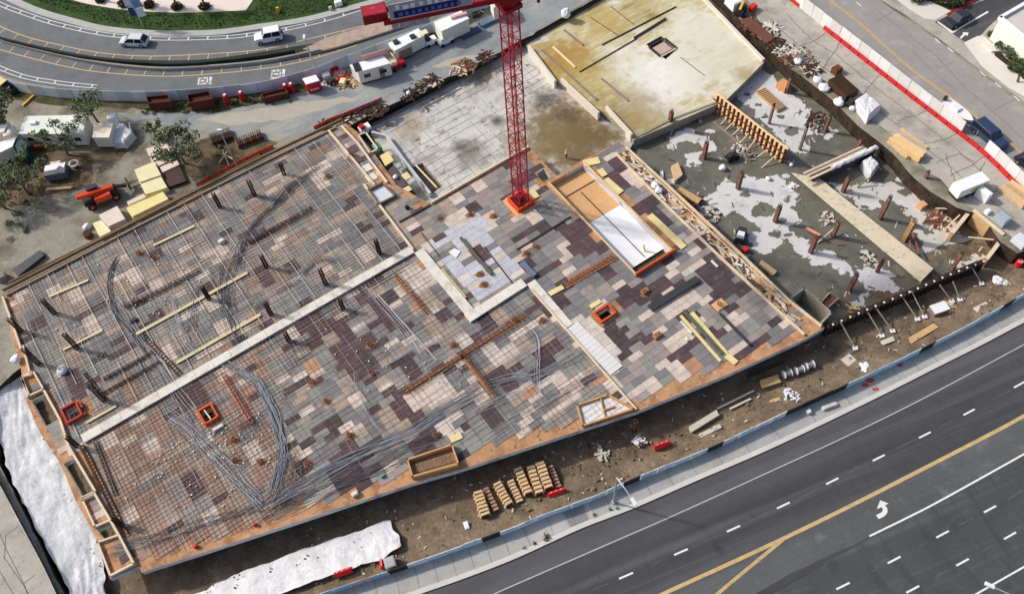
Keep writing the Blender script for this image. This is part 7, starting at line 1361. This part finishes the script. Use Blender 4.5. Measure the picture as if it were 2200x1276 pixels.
# ============================================================ VEHICLES
def car(name, lb, cat, c, az, L, W_, H_, paint, style='sedan', glass=m_glass):
    t = thing(name, c, lb, cat, None, az); hw = W_/2; zb = .28; belt = H_*.56
    prof = {'sedan': [(-.5, .62), (-.46, .93), (-.28, 1.0), (.16, 1.0), (.44, .90), (.5, .66)], 'suv': [(-.5, .8), (-.495, 1.02), (-.2, 1.03), (.18, 1.02), (.44, .96), (.5, .74)], 'hatch': [(-.5, .74), (-.48, 1.0), (-.2, 1.02), (.2, 1.0), (.46, .86), (.5, .6)]}[style]
    b_ = MB(); n = len(prof); vs = []
    for x, k in prof:
        e = 1-.10*max(0, abs(x)-.38)/.12; z1 = zb+(belt-zb)*k
        vs += [(x*L, -hw*e, zb), (x*L, -hw*e*1.0, zb+(z1-zb)*.6), (x*L, -hw*e*.94, z1), (x*L, hw*e*.94, z1), (x*L, hw*e, zb+(z1-zb)*.6), (x*L, hw*e, zb)]
    fs = [(i*6+k, (i+1)*6+k, (i+1)*6+(k+1) % 6, i*6+(k+1) % 6) for i in range(n-1) for k in range(6)]+[tuple(range(6))[::-1], tuple((n-1)*6+k for k in range(6))]
    b_._add(vs, [f[::-1] for f in fs]); body = b_.build('body', paint, t)
    g = {'sedan': (-.40, -.22, .08, .24), 'suv': (-.485, -.45, .10, .22), 'hatch': (-.485, -.36, .10, .30)}[style]
    x0, x1, x2, x3 = [v*L for v in g]; z0, z1 = belt*.985, H_; w0, w1 = hw*.93, hw*.76 if style != 'suv' else hw*.84
    b_ = MB(); vs = [(x0, -w0, z0), (x3, -w0, z0), (x3, w0, z0), (x0, w0, z0), (x1, -w1, z1-.06), (x2, -w1, z1-.06), (x2, w1, z1-.06), (x1, w1, z1-.06)]; b_._add(vs, [(0, 1, 5, 4), (1, 2, 6, 5), (2, 3, 7, 6), (3, 0, 4, 7), (4, 5, 6, 7)]); cabn = b_.build('glasshouse', glass, t)
    b_ = MB(); b_.box(((x1+x2)/2, 0, z1-.058), (x2-x1+.12, 2*w1+.04, .07), taper=.94); b_.build('roof', paint, t)
    for s2 in (-1, 1):
        for (xa, xb) in ((x0, x1), (x3, x2), ((x0+x3)*.5, (x1+x2)*.5)): b_ = MB(); b_.bar((xa, s2*(w0+.005), z0), (xb, s2*(w1+.005), z1-.05), .09, .07); b_.build('pillar', paint, cabn)
    wb = MB(); wb.tube([(0, -.12, 0), (0, .12, 0)], .34, 14); wme = wb.build('wheel', mat('tyre', (34, 34, 36)), mesh_only=True); rb2 = MB(); rb2.tube([(0, -.13, 0), (0, .13, 0)], .2, 10); rme = rb2.build('rim', m_steel, mesh_only=True)
    for x in (-.31, .31):
        for y in (-1, 1): o = put('wheel', wme, t, (x*L, y*(hw-.08), .34)); put('rim', rme, o)
    for y in (-1, 1):
        b_ = MB(); b_.box((L*.475, y*hw*.68, belt*.60), (.16, .32, .14)); b_.build('headlight', m_wh, t); b_ = MB(); b_.box((-L*.488, y*hw*.72, belt*.68), (.08, .24, .2)); b_.build('tail_light', mat('deep_red', (176, 30, 38)), t); b_ = MB(); b_.box((x3*.9, y*(hw+.08), belt*.98), (.14, .2, .13)); b_.build('mirror', paint, t)
    return t
m_silv = mat('silver_paint', (214, 216, 218), .3, .02, 1, spec=.6); m_whp = mat('white_paint', (240, 241, 242), .3, .02, 1, spec=.6); m_navy = mat('navy_paint', (50, 66, 96), .3, .03, 1, spec=.6); m_char = mat('charcoal_paint', (48, 52, 60), .3, .03, 1, spec=.6)
rdir = lambda p, q, z: ang(P(*p, z), P(*q, z))
car('hatchback_car', 'silver hatchback driving along the curving street', 'car', P(291, 95, ZU+.02), rdir((330, 121), (250, 118), ZU), 4.6, 1.85, 1.62, m_silv, 'hatch')
t = car('off_road_car', 'white boxy off-roader driving along the curving street', 'car', P(579, 86, ZU+.02), rdir((640, 92), (540, 111), ZU), 4.4, 1.9, 1.95, m_whp, 'suv'); b_ = MB(); b_.tube([(-2.28, 0, 1.05), (-2.42, 0, 1.05)], .36, 14); b_.build('spare_wheel', mat('tyre', (34, 34, 36)), t)
car('parked_car', 'dark saloon waiting in the driveway at the top right', 'car', P(2056, 47, ZU+.14), rdir((2085, 32), (2032, 60), ZU), 4.6, 1.85, 1.5, m_char, 'sedan')
t = car('towing_truck', 'dark blue estate towing the boat on the worn street', 'car', P(2122, 298, ZU+.03), rdir((2095, 268), (2152, 318), ZU), 5.4, 2.0, 1.8, m_navy, 'suv')
car('black_car', 'black car cut off by the right picture edge', 'car', P(2212, 362, ZU+.03), rdir((2095, 268), (2152, 318), ZU), 4.6, 1.85, 1.5, m_char, 'sedan')
# boat on its trailer
az = rdir((2030, 226), (2086, 270), ZU); c = P(2053, 248, ZU+.03); t = thing('boat', c+up(.0), 'white motor boat on a trailer behind the blue estate', 'boat', None, az); b_ = MB(); st_ = [(-2.3, .95, .95), (-1.0, 1.05, .95), (.8, 1.0, 1.0), (1.9, .6, 1.08), (2.6, .06, 1.2)]; vs = []
for x, w_, z in st_: vs += [(x, -w_, z), (x, -w_*.6, .55+.12*max(0, x)), (x, w_*.6, .55+.12*max(0, x)), (x, w_, z)]
n = len(st_); b_._add(vs, [(i*4+k, i*4+k+1, (i+1)*4+k+1, (i+1)*4+k) for i in range(n-1) for k in range(3)]+[(0, 3, 2, 1)]+[(i*4, (i+1)*4, (i+1)*4+3, i*4+3) for i in range(n-1)]); b_.build('hull', m_whp, t)
b_ = MB(); b_.box((-.4, 0, .98), (1.6, 1.2, .3), taper=.7); b_.build('console', m_bag, t); b_ = MB(); b_.box((-2.5, 0, .9), (.4, .4, .7)); b_.build('outboard', m_dark, t)
t = thing('boat_trailer', c, 'steel trailer under the white motor boat', 'trailer', None, az); b_ = MB(); b_.box((.2, -.6, .4), (5.0, .1, .12)); b_.box((.2, .6, .4), (5.0, .1, .12)); b_.box((-1.0, 0, .38), (.1, 1.9, .1)); b_.bar((2.6, 0, .45), (3.7, 0, .45), .1); b_.build('frame', m_steel, t)
for y in (-.95, .95): put('wheel', wmm, t, (-1.0, y, .36))

# ============================================================ BUILDING AND PLANTS AT THE RIGHT
za = ZU+4.2; ra, rb_, rc_ = P(2150, 37, za), P(2320, -60, za), P(2330, 186, za); rd_ = rb_+rc_-ra; bp = [ra, rb_, rd_, rc_]; c = Vector((ra.x, ra.y, ZU)); t = thing('white_building', c, 'white flat roofed building at the upper right corner', 'building'); pr = [Vector((p.x-c.x, p.y-c.y, 0)) for p in bp]
m_bw = mat('white_render', (238, 232, 218), .8, .04, .6); b_ = MB(); b_.prism(pr, 0, 3.8); wl = b_.build('walls', m_bw, t); b_ = MB(); b_.prism([p*.99+(pr[2])*.005 for p in pr], 3.802, 3.85); b_.build('roof', mat('flat_roof', (206, 202, 194), .9, .06, .6), t)
for k in (0, 3): p, q = pr[k], pr[(k+1) % 4]; d = (q-p).normalized(); b_ = MB(); b_.bar(p-d*.15+up(4.0), q+d*.15+up(4.0), .5, .5); b_.build('parapet', mat('parapet_white', (246, 244, 238), .8, .03, .6), t)
b_ = MB(); b_.prism([Vector((-1.6, -1.2, 0)), Vector((.3, -1.6, 0)), Vector((1.2, -3.2, 0)), Vector((-.9, -3.0, 0))], .0, .5); b_.build('entrance_step', m_walk2, t)
def leafcloud(b_, c, r_, n, q, sz=(.1, .22), sq_=.7, mis=2, hollow=.35):
    for k in range(n):
        a = q.random()*2*pi; zz = q.uniform(-1, 1); rr_ = r_*(hollow+(1-hollow)*q.random()**.5); s = (1-zz*zz)**.5; p = Vector((c[0]+rr_*s*cos(a), c[1]+rr_*s*sin(a), c[2]+rr_*zz*sq_)); L = q.uniform(*sz); u_ = Vector((q.uniform(-1, 1), q.uniform(-1, 1), q.uniform(-.6, .6))).normalized(); v_ = u_.cross(Vector((q.uniform(-1, 1), q.uniform(-1, 1), q.uniform(-1, 1)))).normalized()
        b_._add([p-u_*L, p+v_*L*.55, p+u_*L, p-v_*L*.55], [(0, 1, 2, 3)], q.randrange(mis))
LG = [mat('leaf_mid', (100, 114, 76), .8, .25, 1.5), mat('leaf_dark', (66, 80, 50), .8, .25, 1.5), mat('leaf_pale', (138, 144, 108), .8, .2, 1.5)]
m_bark = mat('bark', (112, 98, 82), .95, .2, 3)
def tree(lb, base, h, r_, n, seed, z=ZU, name='yard_tree', leafm=LG, sparse=1.0, sz=(.12, .26), spread=1.0):
    c = P(*base, z); q = random.Random(seed); t = thing(name, c, lb, 'tree'); b_ = MB(); lean = Vector((q.uniform(-.3, .3), q.uniform(-.3, .3), 0)); tp = lean+up(h*.45); b_.tube([Vector((0, 0, -.1)), lean*.5+up(h*.25), tp], .2, 8, r2=.13); ends = []
    for k in range(9):
        a = 2*pi*k/9+q.uniform(-.3, .3); e = tp+Vector((cos(a)*r_*q.uniform(.45, 1)*spread, sin(a)*r_*q.uniform(.45, 1)*spread, h*q.uniform(.18, .5))); mid = tp.lerp(e, .5)+Vector((q.uniform(-.2, .2), q.uniform(-.2, .2), .15)); b_.tube([tp-up(q.uniform(0, h*.15)), mid, e], .08, 5, r2=.03); ends.append(e)
        for j in range(2): f = e+Vector((q.uniform(-1, 1), q.uniform(-1, 1), q.uniform(-.1, .6)))*r_*.35; b_.tube([mid, f], .04, 4, r2=.015); ends.append(f)
    b_.build('trunk', m_bark, t); b_ = MB()
    for e in ends:
        k = q.uniform(.6, 1.3); leafcloud(b_, e, r_*.33*k*sparse, int(1.05*n/len(ends)*k), q, sz, .75, len(leafm))
    b_.build('crown', leafm, t); return t
tree('small leafy tree behind the cream cabin', (214, 268), 5.0, 2.4, 1500, 1, sz=(.1, .2)); tree('sparse tree in front of the long trailer', (146, 334), 4.6, 2.6, 900, 2, sparse=.8); tree('round leafy tree beside the plywood stacks', (398, 352), 4.8, 2.8, 2200, 3); tree('dark tree at the upper left edge', (24, 278), 5.6, 2.6, 1500, 4, leafm=[LG[1], LG[0], LG[1]]); tree('wide sparse tree at the left edge of the yard', (62, 418), 5.2, 3.4, 1500, 5, sparse=.8); tree('thin bushy sapling left of the plywood stacks', (338, 300), 3.0, 1.5, 420, 6, sparse=.8); tree('low sprawling tree in the left corner of the yard', (12, 448), 4.4, 2.8, 1300, 7, leafm=[LG[0], LG[2], LG[1]])
b_ = MB(); q = random.Random(88)
for k in range(90):
    x, y, r_ = q.choice([(q.uniform(-10, 110), q.uniform(340, 450), .5), (q.uniform(-10, 60), q.uniform(380, 520), .45), (q.uniform(410, 480), q.uniform(300, 350), .5), (q.uniform(300, 470), q.uniform(222, 245), .35), (q.uniform(440, 640), q.uniform(205, 225), .35)]); c = P(x, y, ZU); leafcloud(b_, (c.x, c.y, ZU+.2), r_*q.uniform(.5, 1.5), 40, q, (.08, .2), .5, 3)
b_.build('brush', [LG[0], mat('dry_leaf', (128, 112, 76), .9, .2, 2), LG[2]], kind='stuff', label='scraggly brown green brush in the left yard and along the fence verge', cat='brush')
def shrub(lb, x, y, r_, n, seed, z=ZU, leafm=(LG[1], LG[1], LG[0])):
    c = P(x, y, z); q = random.Random(seed); t = thing('shrub', c, lb, 'shrub', 'planting by the white building'); b_ = MB()
    for k in range(5): b_.tube([(0, 0, 0), (q.uniform(-.5, .5)*r_, q.uniform(-.5, .5)*r_, r_*.9)], .04, 4, r2=.02)
    b_.build('stems', m_bark, t); b_ = MB()
    for k in range(6): leafcloud(b_, (q.uniform(-.6, .6)*r_, q.uniform(-.6, .6)*r_, r_*q.uniform(.4, .9)), r_*.6, n//6, q, (.1, .22), .8, 3)
    b_.build('foliage', list(leafm), t)
for k, (x, y, r_, w_) in enumerate(((2136, 82, .9, 'small dark shrub at the foot of the white building corner'), (2156, 108, 1.3, 'bushy shrub in the bed below the white building'), (2176, 124, 1.5, 'largest shrub in the bed below the white building'), (2192, 150, 1.3, 'dark shrub at the lower end of the bed'), (2172, 146, 1.0, 'low shrub at the front of the bed'), (2202, 128, 1.2, 'shrub cut off by the right edge of the picture'), (1962, 0, 1.6, 'dark shrub at the top edge, left of the driveway'), (1992, -6, 1.8, 'dark shrub at the top edge, second from the left'), (2022, 0, 1.7, 'dark shrub at the top edge near the red kerb'), (2046, 8, 1.3, 'dark shrub beside the red kerb'), (2066, -8, 1.6, 'dark shrub behind the red kerb'))): shrub(w_, x, y, r_, 900, 40+k)
tree('street sapling by the kerb of the worn street', (2186, 178), 3.2, 1.1, 500, 55, name='street_tree', leafm=[LG[1], LG[1], LG[0]])
b_ = MB(); q = PL([(2036, 34), (2062, 20), (2104, -4)], ZU+.14); b_.wall(q, .5, ZU+.14, .22); b_.build('red_kerb', mat('dark_red_paint', (140, 40, 44), .7, .1, 1), org=q[0], label='dark red kerb of the planting at the top right', cat='kerb')

# ============================================================ GRASS BANK AND PLAZA
for k, (x, y) in enumerate(((216, 2), (266, 12), (322, 14), (381, 18), (441, 18))):
    c = P(x, y, ZU+.2); t = thing('palm_tree', c, 'palm on the sandy plaza at the top edge, %s from the left' % ('first', 'second', 'third', 'fourth', 'fifth')[k], 'palm', 'palms on the plaza'); b_ = MB(); b_.tube([(0, 0, 0), (.1, 0, 2), (.15, .05, 5.2)], .2, 8, r2=.14); b_.build('trunk', m_bark, t); b_ = MB(); q = random.Random(k); leafcloud(b_, (0, 0, .35), .95, 260, q, (.15, .35), .5, 3); b_.build('base_clump', [LG[1], m_fply, LG[1]], t); b_ = MB()  # low clump of dark green and brown leaves round each trunk
    for j in range(16):
        a = j*2*pi/16; d = Vector((cos(a), sin(a), 0)); s = Vector((-sin(a), cos(a), 0)); pts = [Vector((.15, .05, 5.2)), Vector((.15, .05, 5.6))+d*.9, Vector((.15, .05, 5.2))+d*1.7]; b_._add([pts[0], pts[1]-s*.18, pts[2], pts[1]+s*.18], [(0, 1, 2, 3)])
    b_.build('fronds', LG[1], t)
c = P(309, 60, ZU+.16); t = thing('banner_pole', c, 'pole with blue and white banners on the grass bank', 'banner pole'); b_ = MB(); b_.cyl((0, 0, 0), .09, 7.5, 8); b_.build('pole', m_steel, t)
for k, (z, m, w_, dx) in enumerate(((2.2, mat('banner_white', (214, 220, 226), .8, .06, 1), 1.3, .7), (3.9, mat('banner_sky', (120, 150, 186), .8, .1, 1), 1.5, .75), (2.4, mat('banner_navy', (44, 66, 110), .8, .1, 1), 1.0, -.6), (4.4, mat('banner_white', (214, 220, 226)), 1.1, -.6))): b_ = MB(); b_.box((dx, 0, z), (w_, .12, 1.6), .2, taper=.8); b_.build('banner', m, t)
for lb, x, y, d, m in (('white utility box on the grass bank', 728, 12, (1.2, .8, .8), m_wh), ('small pale post box lower on the grass bank', 711, 22, (.5, .4, .6), m_kerb), ('yellow hydrant on the grass bank', 599, 27, (.45, .45, .9), mat('machine_yellow', (226, 176, 60)))): crate(lb, x, y, ZU+.16, d, m, .3, 'roadside_box' if 'box' in lb else 'hydrant', 'box' if 'box' in lb else 'hydrant')
b_ = MB(); q = random.Random(77); ga = PL([(60, -5), (160, 30), (240, 50), (340, 60), (460, 60), (560, 48), (700, 22), (780, -5), (560, -5), (546, 26), (460, 32), (380, 34), (280, 29), (199, 17), (145, -2)], ZU+.16); bb0 = [min(p.x for p in ga), max(p.x for p in ga), min(p.y for p in ga), max(p.y for p in ga)]
for k in range(9000):
    p = (q.uniform(bb0[0], bb0[1]), q.uniform(bb0[2], bb0[3]))
    if inside(p, ga):
        h = q.uniform(.1, .34); a = q.random()*6.3; w_ = .09; v = Vector((cos(a), sin(a), 0)); c = Vector((p[0], p[1], ZU+.15)); b_._add([c-v*w_, c+v*w_, c+Vector((q.uniform(-.1, .1), q.uniform(-.1, .1), h))], [(0, 1, 2)], q.randrange(3))
b_.build('grass', [m_grass, LG[0], LG[1]], kind='stuff', label='rough grass on the bank above the curving street', cat='grass')
